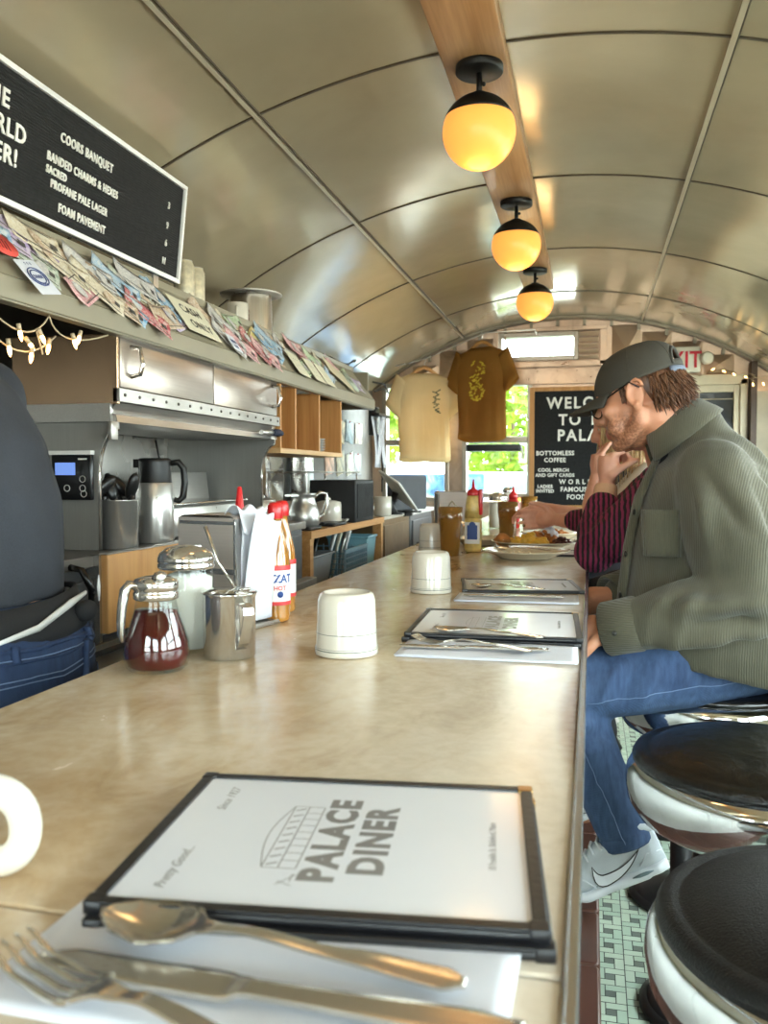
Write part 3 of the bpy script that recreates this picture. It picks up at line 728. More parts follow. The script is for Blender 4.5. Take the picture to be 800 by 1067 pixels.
hot_sauce('second hot sauce bottle, mostly hidden behind the first', -.592, 1.605, math.radians(10), False)
t = thing('squeeze_bottle', 'squeeze bottle behind the dispenser, only its pointed red tip showing', 'squeeze bottle', (-.672, 1.585, ZC))
b = MB(); b.lathe([(0,0),(.027,0),(.030,.004),(.030,.13),(.026,.15)], 28); b.build('bottle', REDCAP, t)
b = MB(); b.lathe([(.027,.148),(.028,.152),(.026,.166),(.013,.185),(.0095,.20),(.0045,.245),(.003,.247),(0,.2475)], 28); b.build('nozzle', REDCAP, t)

# ---------------------------------------------------------------- middle and far counter
AMB = NT('amber_tumbler'); AMB.set(Roughness=.08); AMB.b.inputs['Transmission Weight'].default_value = .6; AMB.b.inputs['Coat Weight'].default_value = .6
AMB.base(AMB.ramp(AMB.noise(AMB.coord(), 6, 2), [(.3, 'b37a2c'), (.7, 'd09a48')])); AMB.normal(AMB.bump(AMB.noise(AMB.coord(), 160, 2), .35, .002))
COLA = M('cola', '2a0f08', .05, coat=1, var=.4)
def tumbler(label, x, y, full=None, h=.163):
    t = thing('tumbler', label, 'tumbler', (x, y, ZC), 0, 'amber plastic tumblers'); s = h/.163
    b = MB(); b.lathe([(0,.004),(.029,0),(.031,.002),(.036,.10*s),(.0375,.105*s),(.0375,.113*s),(.0395,.118*s),(.042,h),(.0405,h),(.036,.105*s),(.030,.008),(0,.008)], 36); b.build('wall', AMB.m, t)
    if full:
        b = MB(); b.lathe([(0,.010),(.028,.010),(.0345,full),(0,full+.001)], 28); b.build('drink', COLA, t)
    return t
tumbler('empty amber tumbler between the inverted mug and the squeeze bottle', -.458, 2.86)
tumbler('amber tumbler of cola held by the hand beyond the heaped plate', -.322, 3.45, .09)
tumbler('amber tumbler furthest along the counter, beside the ketchup', -.30, 4.35)
MUST = M('mustard_dressing', 'd2b56a', .35, var=.35, vs=30, coat=.4)
t = thing('squeeze_bottle', 'squeeze bottle of pale dressing with red tip and blue label', 'squeeze bottle', (-.402, 3.02, ZC))
b = MB(); b.rbox((0,0,.06), (.062,.046,.12), .02); b.loft([[(sx*.031*q*math.cos(a), .023*q*math.sin(a), z) for a in np.linspace(0, 2*PI, 29)[:-1].tolist()] for q, z, sx in ((1,.118,1),(.95,.15,1),(.8,.185,1),(.62,.20,1))]); b.build('bottle', MUST, t)
b = MB(); b.bx(-.026,.026,-.0245,-.0235,.03,.105); b.build('label_panel', LBLW, t)
b = MB(); b.bx(-.018,.018,-.0255,-.0245,.045,.095); b.lathe([(.012,0),(0,.001)], 12, M=Matrix.Translation((0,-.0246,.095)) @ Matrix.Rotation(PI/2, 4, 'X')); b.build('label_shield', LBLB, t)
b = MB(); b.lathe([(.021,.198),(.022,.202),(.020,.215),(.008,.222),(.006,.226),(.0028,.255),(0,.256)], 24); b.build('nozzle', REDCAP, t)
b = MB(); b.rbox((.026,0,.175), (.014,.03,.09), .006); b.build('red_grip', REDCAP, t)
t = thing('ketchup_bottle', 'red ketchup bottle far along the counter behind the cola', 'ketchup bottle', (-.385, 4.42, ZC))
b = MB(); b.lathe([(0,0),(.03,0),(.034,.005),(.034,.11),(.030,.135),(.02,.15)], 24); b.build('bottle', REDCAP, t)
b = MB(); b.lathe([(.02,.148),(.024,.15),(.022,.17),(.008,.185),(.004,.21),(0,.211)], 20); b.build('nozzle', REDCAP, t)
sugar('glass sugar dispenser far along the counter beside the ketchup', -.455, 4.36, 1.12)
o = thing('salt_shaker', 'white shaker with steel top behind the far sugar dispenser', 'shaker', (-.43, 4.62, ZC))
b = MB(); b.lathe([(0,0),(.03,0),(.033,.01),(.03,.16),(.026,.18)], 20); b.build('body', CERAMIC, o)
b = MB(); b.lathe([(.027,.178),(.029,.182),(.024,.2),(0,.206)], 20); b.build('top', POLISH, o)
dispenser('steel napkin dispenser far along the counter behind the amber tumbler', -.60, 3.75, math.radians(200))
creamer('steel creamer in front of the far napkin dispenser', -.545, 3.42, math.radians(-30))
o = thing('spoon', 'bent wire handled spoon standing in the far creamer', 'spoon', (-.54, 3.42, ZC))
b = MB(); b.tube([(-.04,0,.10),(-.012,0,.15),(0,0,.165),(.012,0,.15),(.04,0,.10)], .0028, 8); b.build('handle', SILVER, o)
PLATE = M('cream_plate', 'e3dbc6', .15, var=.03, coat=.5)
def plate(label, x, y, r=.145, z=ZC):
    o = bpy.data.objects.new('plate', None); 
    b = MB(); b.lathe([(0,.006),(r*.55,.005),(r*.58,0),(r*.62,.004),(r*.72,.012),(r*.95,.024),(r,.027),(r*.99,.029),(r*.93,.0265),(r*.70,.017),(r*.62,.011),(0,.010)], 56)
    p = b.build('plate', PLATE); p.location = (x, y, z); tag(p, label, 'plate', 'cream plates in front of the customers'); return p
plate('cream plate with used cutlery, first plate past the menus', -.205, 2.83)
plate('cream oval plate heaped with hash and eggs, behind the first plate', -.20, 3.22, .16)
plate('empty cream plate by the squeeze bottle, at the counter back', -.42, 3.34, .11)
plate('cream plate in front of the furthest customer', -.16, 3.75, .14)
for lab, nm, me, x, y, a, z in (('fork lying across the first plate', 'fork', MFK, -.31, 2.84, -12, .024), ('table knife lying across the first plate', 'knife', MKN, -.29, 2.88, -25, .029)):
    cutlery(me, nm, lab, x, y, math.radians(a), z)
def lumps(name, label, cat, mat_, x, y, z, n, R, s, hgt, seed, kind='stuff', flat=.6):
    rn = random.Random(seed); b = MB()
    for k in range(n):
        a = rn.uniform(0, 2*PI); q = R*rn.random()**.5; hz = hgt*(1-(q/R)**2)
        b.sphere((q*math.cos(a)*1.25, q*math.sin(a)*.8, hz*rn.random()), s*rn.uniform(.6, 1.2), 5, (rn.uniform(.8,1.6), rn.uniform(.7,1.2), flat), (rn.random(), rn.random(), rn.random()*3))
    o = b.build(name, mat_); o.location = (x, y, z); tag(o, label, cat, kind=kind); return o
PZ = ZC+.014
EGG = M('egg_yellow', 'd9a93a', .5, var=.3, vs=40); HASH = M('fried_hash', 'a8672c', .6, var=.45, vs=60, bump=.4, bs=150); BACON = M('dark_meat', '4a2018', .5, var=.4, vs=40)
lumps('scrambled_egg', 'yellow scrambled eggs on the heaped plate', 'eggs', EGG, -.22, 3.19, PZ+.006, 46, .052, .019, .026, 1)
lumps('fried_potato', 'browned hash piled behind the eggs on the heaped plate', 'hash', HASH, -.19, 3.27, PZ+.008, 90, .06, .013, .04, 2)
lumps('beans', 'dark beans at the edge of the heaped plate near the customer', 'beans', BACON, -.10, 3.19, PZ+.012, 40, .025, .008, .02, 3)
lumps('bread_roll', 'brown bread roll on the heaped plate beside the eggs', 'bread', M('bread_crust', 'b5743a', .6, var=.3, bump=.3), -.318, 3.16, PZ+.016, 8, .012, .022, .02, 4, 'thing', .8)
lumps('crumpled_napkin', 'crumpled white napkin on the heaped plate', 'napkin', PAPER, -.155, 3.31, PZ+.03, 10, .018, .02, .03, 5, 'thing', .7)
lumps('food_scraps', 'pale food scraps left on the first plate', 'scraps', M('scraps', 'cfc3a8', .5, var=.4, vs=50), -.24, 2.80, PZ, 22, .06, .009, .006, 6)
lumps('toast_pieces', 'browned toast pieces on the furthest plate', 'toast', HASH, -.16, 3.75, PZ+.004, 30, .05, .014, .012, 7)
o = thing('glass_dish', 'small empty glass dish on the heaped plate', 'dish', (-.30, 3.09, PZ+.004))
b = MB(); b.lathe([(0,.002),(.02,0),(.026,.02),(.030,.022),(.024,.02),(.018,.005),(0,.004)], 24); b.build('bowl', CLEAR, o)
menu('dark-backed menu lying by the furthest plate near the counter rail', -.085, 3.0, ZC, math.radians(2), .14, .2, False)

# ---------------------------------------------------------------- stools
SEATV = NT('cracked_black_vinyl'); v = SEATV.coord(); cr = SEATV.noise(v, 14, 6, .7, 2.5); fi = SEATV.noise(v, 260, 2)
SEATV.base(SEATV.ramp(fi, [(.3, '060606'), (.7, '0c0b0b')])); SEATV.set(Roughness=.24); SEATV.b.inputs['Specular IOR Level'].default_value = .45
SEATV.normal(SEATV.bump(fi, .25, .001, SEATV.bump(cr, .45, .012)))
SEATN = M('grained_black_vinyl', '0f0e0e', .5, var=.2, bump=.6, bs=420, spec=.3)
SEATC = M('creased_black_vinyl', '121113', .25, coat=.3, bump=.9, bs=16)
def stool(label, x, y, vin, rz=0):
    t = thing('counter_stool', label, 'stool', (x, y, 0), rz, 'round chrome counter stools'); t.scale = (1.02, 1.02, 1.03)
    b = MB(); R = .192
    b.lathe([(R-.012,.722),(R,.726),(R+.001,.734),(R-.004,.742),(R-.016,.747),(R-.022,.744),(R-.027,.747),(R-.05,.757),(R-.1,.765),(.03,.768),(0,.768)], 56); b.build('seat_pad', vin, t)
    b = MB(); b.lathe([(R-.004,.726),(R+.004,.722),(R+.010,.71),(R+.012,.69),(R+.008,.665),(R-.006,.642),(R-.03,.628),(R-.08,.622),(.06,.62),(.05,.6),(0,.6)], 56); b.build('chrome_skirt', CHROME, t)
    b = MB(); b.lathe([(.05,.61),(.04,.60),(.036,.58),(.036,.06),(.05,.05),(.10,.035),(.13,.02),(.14,0)], 36); b.build('pedestal', M('black_pedestal', '17191c', .35), t)
    b = MB(); b.lathe([(.14,.0),(.146,.004),(.146,.014),(.13,.022)], 36); b.build('floor_flange', M('dark_flange', '2c2b2c', .4, .4), t)
    return t
for k, (y, vin, lab) in enumerate(((.945, SEATN, 'chrome stool with grained black seat nearest the camera'), (1.487, SEATV.m, 'chrome stool with cracked black seat, between the nearest stool and the seated man'), (2.03, SEATC, 'chrome stool the man in the green jacket sits on'), (2.573, SEATC, 'chrome stool under the person in the striped shirt'), (3.116, SEATC, 'chrome stool under the fair-haired person'))):
    stool(lab, .268, y, vin, k*1.3)
# ================================================================== LAMPS
GLOBE = emit('lit_opal_glass', 'ffae50', .70)
def globe(label, y):
    t = thing('globe_lamp', label, 'lamp', (-.308, y, 2.335), 0, 'globe lamps along the oak beam')
    BM_ = M('lamp_black', '161514', .45, .3)
    b = MB(); b.lathe([(0,.0),(.064,0),(.065,-.004),(.065,-.018),(.062,-.021),(0,-.021)], 40); b.build('canopy', BM_, t)
    b = MB(); b.cyl((0,0,-.02),(0,0,-.092),.008); b.sphere((.012,0,-.05), .006, 6); b.build('stem', BM_, t)
    zc, R = -.178, .1
    b = MB(); b.lathe([(R*1.012*math.sin(a), zc+R*1.012*math.cos(a)) for a in np.linspace(0.001, 1.18, 14).tolist()]+[(R*.97*math.sin(1.18), zc+R*.97*math.cos(1.18))], 44); b.lathe([(0,-.072),(.02,-.074),(.026,-.08)], 20); b.build('cap', BM_, t)
    b = MB(); b.lathe([(R*math.sin(a), zc+R*math.cos(a)) for a in np.linspace(1.15, PI-.001, 28).tolist()], 44); g = b.build('glass_globe', GLOBE, t)
    l = bpy.data.lights.new('bulb', 'POINT'); l.energy = 1.6; l.color = (1, .66, .30); l.shadow_soft_size = .09
    lo = bpy.data.objects.new('bulb', l); COL.objects.link(lo); lo.location = (-.308, y, 2.335-.30)
    return t
for y, lab in ((2.4, 'lit globe lamp nearest the camera, largest of the three'), (3.6, 'lit globe lamp in the middle of the row'), (4.8, 'lit globe lamp furthest along the beam'), (1.2, 'globe lamp above the camera'), (0.0, 'globe lamp behind the camera')): globe(lab, y)

# ================================================================== SHELF
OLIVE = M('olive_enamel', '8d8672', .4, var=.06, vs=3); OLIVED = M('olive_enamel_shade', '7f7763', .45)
SX0, SZ0, SX1, SZ1, SYA, SYB = -1.12, 1.612, -1.24, 1.772, .2, 4.45
t = thing('kitchen_shelf', 'long olive sloped shelf over the kitchen, covered in banknotes', 'shelf', (0,0,0))
b = MB(); b.bx(-1.128,-1.115,SYA,SYB,1.566,1.612); b.bx(-1.15,-1.12,SYA,SYB,1.562,1.572); b.build('lip', OLIVE, t, bevel=.003)
b = MB(); b._f(b._v([(SX0,SYA,SZ0),(SX0,SYB,SZ0),(SX1,SYB,SZ1),(SX1,SYA,SZ1)])); b.build('sloped_front', OLIVE, t, solid=.006, norm=False)
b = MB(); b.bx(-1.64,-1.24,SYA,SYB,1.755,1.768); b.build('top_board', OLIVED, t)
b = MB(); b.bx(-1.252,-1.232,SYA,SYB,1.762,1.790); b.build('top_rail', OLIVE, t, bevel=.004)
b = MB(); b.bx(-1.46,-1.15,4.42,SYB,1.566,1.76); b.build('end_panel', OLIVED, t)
def slope(y, k, off=.006):   # point on the sloped front: k = 0 lip .. 1 rail
    n = V((SZ1-SZ0, 0, SX0-SX1)).normalized()
    return V((SX0+(SX1-SX0)*k, y, SZ0+(SZ1-SZ0)*k))+n*off
SD = V((SX1-SX0, 0, SZ1-SZ0)).normalized(); SN = V((SZ1-SZ0, 0, SX0-SX1)).normalized()
PAL = {'pale blue':('a9c3d6','6f93b5'),'lilac':('c3b2cf','8b76a6'),'cream':('ddd2b6','a8977c'),'pink':('d9a3a6','b3616c'),'grey green':('b7c0ad','7f8f7d'),'tan':('cdb394','96775a'),'sky blue':('8fb9d6','4f86ae'),'rose red':('c9656a','94353f'),'pale green':('b5c9a2','7c9a6c'),'yellow':('dcc675','a98f3f'),'pale grey':('c9c7c4','8e8b8c')}
def note_mat(nm):
    k = 'note_'+nm.replace(' ', '_')
    if k in MATS: return MATS[k]
    a, c = PAL[nm]; t = NT(k); v = t.coord(); f = t.noise(v, 55, 5, .7, 2); w = t.wave(v, 160, 6, 'DIAGONAL')
    t.base(t.mix(.35, t.ramp(f, [(.35, c), (.45, a), (.62, 'e6e0d4')]), t.ramp(w, [(.3, c), (.7, a)]))); t.set(Roughness=.7); MATS[k] = t.m; return t.m
rn = random.Random(11)
def note(nm, label, y, k, rot, w=.165, h=.080, off=.006, curl=.010, name='banknote', cat='banknote', grp='banknotes pinned along the sloped shelf'):
    t = thing(name, label, cat, (0,0,0), 0, grp)
    p = slope(y, k, off); F = frame(p, V((0, math.cos(rot), 0))+SD*math.sin(rot), SD*math.cos(rot)-V((0, math.sin(rot), 0)))
    t.matrix_world = F; sd = rn.uniform(0, 50)
    def f(u, v): return ((u-.5)*w, (v-.5)*h, .001+curl*abs(u-.5)*abs(v-.3)*2*(1+mnoise.noise(V((u*3+sd, v*3, 0))))+.002*mnoise.noise(V((sd, u*4, v*2))))
    b = MB(); b.grid(f, 12, 6); b.build('paper', note_mat(nm), t, solid=.0008, norm=False)
    q = MB(); 
    ox = rn.choice((-.25, 0, .22))*w
    q.lathe([(.0, 0), (h*.30, .0002)], 20, M=Matrix.Translation((ox, 0, .0052)), sx=.72)
    q.build('portrait', note_mat({'cream':'tan','pale blue':'sky blue'}.get(nm, 'pale grey')), t, norm=False)
    q = MB(); 
    for s in (-1, 1): q.bx(-w*.45, w*.45, s*h*.40-.0012, s*h*.40+.0012, .0048, .0052)
    q.bx(w*.30, w*.42, -h*.1, h*.12, .0048, .0052); q.build('engraving', M('note_ink', '55504c', .7), t)
    return t
WORD = 'first second third fourth fifth sixth seventh eighth ninth tenth eleventh twelfth thirteenth fourteenth fifteenth sixteenth seventeenth eighteenth nineteenth twentieth twenty-first twenty-second twenty-third twenty-fourth'.split()
before = [('pale blue',1.10,.62,-.35),('lilac',1.20,.70,-.5),('grey green',1.27,.38,-.6),('lilac',1.34,.66,-.75),('cream',1.40,.78,-.2),('cream',1.47,.50,-.6),('pink',1.53,.22,.5),('tan',1.58,.66,-.3),('cream',1.62,.28,-.8),('pale grey',1.68,.62,-.4),('tan',1.72,.20,-.5),('sky blue',1.79,.25,-.95),('pale blue',1.84,.58,-.6),('rose red',1.93,.12,-.6),('grey green',1.97,.62,-.3),('cream',2.00,.32,.8),('pale grey',2.05,.76,-.35),('tan',2.10,.20,.2),('sky blue',2.22,.66,-.9),('lilac',2.25,.32,.35)]
after = [('tan',2.56,.66,-.9),('pale grey',2.62,.25,-.8),('pale grey',2.68,.62,-.7),('pink',2.70,.20,-.6),('cream',2.77,.72,-.5),('pale green',2.82,.80,.2),('rose red',2.86,.32,-.9),('pink',2.92,.2,-.6),('yellow',2.94,.55,.5),('tan',3.0,.3,-.2),('sky blue',3.04,.5,-1.1),('pale blue',3.10,.7,-.7),('tan',3.2,.8,-.5),('pale grey',3.28,.62,-.8),('pale green',3.38,.25,.3),('pink',3.44,.85,-.2),('rose red',3.52,.6,-.5),('pink',3.58,.4,-.6),('pale green',3.64,.66,-.4),('pale blue',3.70,.25,.4),('cream',3.78,.6,-.7),('pink',4.0,.7,-.8),('pale green',4.08,.5,.3),('lilac',4.2,.35,-.2)]
before = [(a, 1.50+(y-1.1)*.675, k, r) for a, y, k, r in before]
for i, (nm, y, k, r) in enumerate(before[::-1]):
    note(nm, '%s banknote, %s from the handwritten CASH ONLY card back towards the camera' % (nm, WORD[i]), y, k, r, off=.004+.0022*(i % 4))
for i, (nm, y, k, r) in enumerate(after):
    note(nm, '%s banknote, %s beyond the handwritten CASH ONLY card' % (nm, WORD[i]), y, k, r, off=.004+.0022*(i % 4))
CARD = M('cream_card', 'dbd5bb', .7, var=.04)
def card(name, label, cat, y, k, rot, w, h, txts, mat_=None, ink=None, off=.016, rnd=.004, circ=False, grp=None):
    t = thing(name, label, cat, (0,0,0), 0, grp); t.matrix_world = frame(slope(y, k, off), V((0, math.cos(rot), 0))+SD*math.sin(rot), SD*math.cos(rot)-V((0, math.sin(rot), 0)))
    b = MB()
    if circ: b.lathe([(0,0),(w/2,0),(w/2,.0015),(0,.0015)], 32, sy=h/w)
    else: b.rbox((0,0,0), (w,h,.0016), rnd)
    b.build('card', mat_ or CARD, t)
    b = MB()
    for tx, s, px, py in txts: b.add(text_mesh(tx, s, .0002, .0004, 1, 1.15, 'CENTER'), Matrix.Translation((px, py, .0019)))
    if txts: b.build('lettering', ink or INK, t, norm=False)
    return t
c = card('cash_sign', 'cream CASH ONLY card lettered by hand among the banknotes', 'sign', 2.395, .40, -.06, .21, .135, [('CASH', .045, 0, .012), ('ONLY', .045, .01, -.045)])
STK = M('white_sticker', 'd8dae2', .5); SINK = M('blue_print', '44507e', .6)
s = card('sticker', 'white square sticker with a blue round print near the string lights', 'sticker', 1.57, .0, .25, .088, .088, [('* * *', .014, 0, .026), ('DINER', .012, 0, -.004), ('ooooo', .012, 0, -.022)], STK, SINK, .02)
b = MB()
for R in (.024, .032):
    b.tube([(R*1.1*math.cos(a), R*math.sin(a)*.7, .002) for a in np.linspace(0, 2*PI, 25)[:-1].tolist()], .0012, 6, closed=True)
b.build('ring_print', SINK, s)
card('sticker', 'round red sticker at the camera end of the banknotes', 'sticker', 1.515, .40, -.1, .11, .07, [('||||||', .03, 0, -.01)], M('red_sticker', 'd5483c', .5), INK, .016, circ=True)
card('sticker', 'small white sticker just beyond the CASH ONLY card', 'sticker', 2.60, .12, -.15, .06, .072, [('###', .02, 0, 0), ('##', .02, 0, -.022)], STK, SINK, .02)
for y, k, r, lab in ((3.26,.22,-.1,'first cream price card beyond the yellow banknote'), (3.46,.2,-.1,'second cream price card beyond the yellow banknote'), (3.60,.18,-.1,'third cream price card beyond the yellow banknote')):
    card('price_card', lab, 'card', y, k, r, .12, .12, [('. . .', .03, 0, .02), ('. .', .03, 0, -.01), ('. . .', .03, 0, -.035)], CARD, GREYINK, .018, grp='cream cards among the banknotes')
card('price_card', 'large plain cream card near the far end of the shelf', 'card', 3.9, .40, -.5, .24, .1, [], M('pale_card', 'c8bd9f', .7), None, .02)
card('sticker', 'round green-grey sticker near the far end of the shelf', 'sticker', 4.05, .3, 0, .13, .13, [('OO', .04, 0, -.01)], M('green_sticker', 'a9b3a0', .6), INK, .022, circ=True)
CAN = M('beer_can_pale', 'c9c0a6', .3, .3, var=.3, vs=35)
for lab, x, y in (('pale beer can on the shelf right beside the black letterboard', -1.29, 2.60), ('pale beer can on the shelf, next to the other can', -1.30, 2.70)):
    t = thing('beer_can', lab, 'can', (x, y, 1.768), 0, 'beer cans on the shelf')
    b = MB(); b.lathe([(0,.002),(.024,0),(.031,.008),(.033,.014),(.033,.128),(.027,.142)], 32); b.build('can_body', CAN, t)
    b = MB(); b.lathe([(.0265,.141),(.0275,.144),(.025,.145),(.024,.141),(0,.1415)], 32); b.build('can_top', STEEL, t)
t = thing('mug', 'white printed mug on the shelf in front of the stock pot', 'mug', (-1.30, 3.06, 1.768), math.radians(-70), 'mugs right way up')
b = MB(); b.lathe([(0,.004),(.036,0),(.040,.005),(.041,.095),(.0385,.097),(.037,.01),(0,.009)], 36); b.build('body', CERAMIC, t)
b = MB(); b.tube([(.038+.028*math.sin(PI*q/12)**.8, 0, .05+.027*math.cos(PI*q/12)) for q in range(13)], .006, 10); b.build('handle', CERAMIC, t)
b = MB(); 
for a, z in ((1.8,.07),(2.0,.055),(1.75,.04)): b.box((.0412*math.cos(a), .0412*math.sin(a), z), (.001,.02,.010), rot=(0,0,a))
b.build('print', M('maroon_print', '6b3a3c', .5), t)
t = thing('stock_pot', 'upturned steel pot with wide rim on the shelf behind the mug', 'pot', (-1.335, 3.28, 1.768))
b = MB(); b.lathe([(.085,0),(.085,.02),(.082,.16),(.080,.17),(0,.17)], 44); b.build('pot_body', brushed('pot_steel', '9c958b', .3, 'Z', .8), t)
b = MB(); b.lathe([(0,.166),(.122,.17),(.124,.176),(.118,.178),(0,.176)], 44); b.build('rim_plate', STEEL, t)
o = thing('wire_whisk', 'dark looped wire lying at the far end of the shelf', 'wire', (-1.28, 4.38, 1.79))
b = MB(); b.tube([(.0+.07*math.cos(a)*(1-.1*a/6), .06*math.sin(a)*2, .02+.02*math.sin(2*a)) for a in np.linspace(0, 9, 40).tolist()], .004, 6); b.build('coil', M('dark_wire', '3b3832', .5), o)

# letterboard hung over the shelf
FELT = NT('black_felt'); v = FELT.coord(); wv = FELT.wave(v, 50, 0, 'Z'); FELT.base(FELT.ramp(FELT.noise(v, 60, 2), [(.3, '101011'), (.7, '1c1c1d')])); FELT.set(Roughness=.9); FELT.normal(FELT.bump(wv, .4, .002))
LET = M('white_plastic_letters', 'e8e6df', .4)
t = thing('letterboard', 'black letterboard with white frame listing beers above the shelf', 'letterboard', (-1.222, 2.42, 1.797), 0)
Hb, Wb = .288, 1.75; lean = .03
up = V((lean, 0, .2865)).normalized(); LF = frame((0,0,0), (0,-1,0), up)   # local x to the camera, y up, z to -x ; letters go on the other side
RF = frame((0,0,0), (0,1,0), up)      # x away from the camera, y up, z towards the counter
def LB(b_, x0, x1, y0, y1, z0, z1): b_.box(((x0+x1)/2, (y0+y1)/2, (z0+z1)/2), (x1-x0, y1-y0, z1-z0), M=RF)
b = MB(); LB(b, -Wb, 0, 0, Hb, -.012, 0); b.build('felt_panel', FELT.m, t)
b = MB(); LB(b, -Wb, 0, 0, .012, -.016, .008); LB(b, -Wb, 0, Hb-.012, Hb, -.016, .008); LB(b, -.012, 0, .012, Hb-.012, -.016, .008); LB(b, -Wb, -Wb+.012, .012, Hb-.012, -.016, .008)
b.build('frame', M('white_frame', 'e9e9e7', .4), t, bevel=.001)
b = MB()
for y in (-.12, -1.3): b.box((-.01, y, -.01), (.006, .03, .05))
b.build('hanger', STEEL, t)
TX = [('COORS BANQUET', -.62, .196, .030), ('BANDED CHARMS & HEXES', -.665, .140, .027), ('SACRED', -.665, .112, .024), ('PROFANE PALE LAGER', -.645, .084, .026), ('FOAM PAVEMENT', -.61, .038, .028)]
def put_text(t, items, name='lettering', F=RF, mat_=LET, bold=.0006, sx=.8, al='LEFT', sp=1.15):
    for tx, x, y, s in items:
        b = MB(); b.add(text_mesh(tx, s, .003, bold, sx, sp, al), F @ Matrix.Translation((x, y, .0022))); b.build(name, mat_, t, norm=False)
put_text(t, TX); put_text(t, [('3', -.10, .196, .026), ('9', -.10, .140, .026), ('6', -.10, .090, .026), ('11', -.11, .038, .026)])
put_text(t, [('THE', -.90, .195, .052), ('WORLD', -.94, .140, .052), ('BEER!', -.90, .085, .052)], bold=.0012, sx=.95)

# string lights
BULB = emit('fairy_bulb', 'ffc878', 14); CORDW = M('pale_cord', 'b9a88a', .5)
def fairy(name, label, pts, ends):
    if pts[0][0][1] < 3: dy = lambda p: V((p[0], p[1]*.55+.83, p[2])); pts = [[dy(p) for p in q] for q in pts]; ends = [(dy(p), d) for p, d in ends]
    t = thing(name, label, 'string lights', (0,0,0), 0, 'string lights'); b = MB()
    for p in pts: b.tube(p, .0019, 6)
    b.build('cord', CORDW, t)
    for p, d in ends:
        d = V(d).normalized(); p = V(p); c = MB(); c.cyl(p, p+d*.014, .0045, n=8); c.build('socket', CORDW, t)
        c = MB(); c.tube([p+d*.013, p+d*.02, p+d*.03, p+d*.036], [.003,.0045,.0035,.0008], 8); c.build('bulb', BULB, t)
def bez(a, bb, c, n=10): a, bb, c = V(a), V(bb), V(c); return [a*(1-s)**2+bb*2*s*(1-s)+c*s*s for s in np.linspace(0, 1, n).tolist()]
fairy('string_lights', 'string of small warm bulbs hanging under the shelf by the range', [bez((-1.13,1.1,1.55),(-1.13,1.35,1.47),(-1.13,1.48,1.56)), bez((-1.13,1.1,1.51),(-1.14,1.33,1.43),(-1.13,1.52,1.52)), bez((-1.13,1.48,1.56),(-1.14,1.56,1.49),(-1.13,1.9,1.555)), bez((-1.13,1.40,1.52),(-1.13,1.45,1.46),(-1.13,1.43,1.48))],
      [((-1.125,1.28,1.525),(0,.3,-1)),((-1.125,1.32,1.50),(0,.8,-.6)),((-1.125,1.36,1.485),(0,-.2,-1)),((-1.125,1.40,1.525),(0,.6,-.8)),((-1.125,1.47,1.51),(0,-.3,-1)),((-1.125,1.62,1.535),(0,.4,-.9)),((-1.125,1.68,1.545),(0,-.4,-.9)),((-1.125,1.22,1.49),(0,.2,-1))])
fairy('string_lights', 'string of small warm bulbs around the dark post by the far door', [bez((.72,6.40,1.91),(.9,6.36,1.98),(1.08,6.36,1.90)), bez((.80,6.40,1.93),(.95,6.35,1.94),(1.08,6.36,1.86)), bez((1.06,6.36,1.90),(1.2,6.3,1.80),(1.33,6.2,1.95)), bez((1.06,6.36,1.88),(1.2,6.3,1.9),(1.33,6.1,1.88))],
      [((.86,6.37,1.945),(1,0,-.5)),((.93,6.36,1.93),(.6,0,-.8)),((1.0,6.36,1.90),(.9,0,-.4)),((1.06,6.34,1.86),(.2,0,-1)),((1.12,6.34,1.86),(.5,0,-1)),((1.18,6.32,1.85),(-.4,0,-1)),((1.24,6.28,1.86),(.4,0,-1)),((1.28,6.25,1.90),(.6,0,-.9)),((.79,6.38,1.94),(.8,0,.4))])

# ================================================================== HOOD AND CUBBIES
HOODS = brushed('hood_steel', 'b0a59b', .3, 'Y', .6, .9); HOODW = brushed('hood_copper_side', 'd8b594', .22, 'Z', .2, 1.0); DARKST = brushed('dark_steel', '77736e', .35, 'Y', .5, .6)
t = thing('range_hood', 'long stainless hood with two drop doors under the shelf', 'hood', (0,0,0))
b = MB(); b.bx(-1.43,-1.155,1.945,3.06,1.40,1.566); b.bx(-1.43,-1.152,3.03,3.06,1.385,1.57); b.build('cabinet', HOODS, t, bevel=.003)
b = MB(); b.bx(-1.44,-1.142,1.936,1.946,1.396,1.57); b.build('side_panel', HOODW, t, bevel=.002)
for y0, y1, hy in ((1.95,2.492,2.0),(2.50,3.05,3.0)):
    b = MB(); b.rbox((-1.148, (y0+y1)/2, 1.503), (.014, y1-y0, .128), .003); d = b.build('door', HOODS, t, bevel=.002)
    b = MB(); b.tube([(-1.142,hy,1.545),(-1.115,hy,1.54),(-1.108,hy,1.50),(-1.115,hy,1.475),(-1.142,hy,1.47)], .006, 8); b.build('handle', POLISH, d)
b = MB(); b.bx(-1.156,-1.136,1.936,3.065,1.402,1.436); b.build('flange', STEELX, t, bevel=.001)
b = MB()
for k in range(16): b = MB(); b.sphere((-1.1355, 1.96+k*.072, 1.42), .0045, 6); b.build('rivet', DARKST, t)
b = MB(); b.loft([[(-1.15,1.94,1.400),(-1.15,3.06,1.400)],[(-1.165,1.94,1.375),(-1.165,3.06,1.375)],[(-1.15,1.94,1.370),(-1.15,3.06,1.370)],[(-1.145,1.94,1.352),(-1.145,3.06,1.352)],[(-1.5,1.94,1.352),(-1.5,3.06,1.352)],[(-1.5,1.94,1.40),(-1.5,3.06,1.40)]], closed=False, cap=False, smooth=False)
b.bx(-1.5,-1.16,1.93,1.945,1.353,1.398); b.build('lower_canopy', STEELX, t, norm=True)
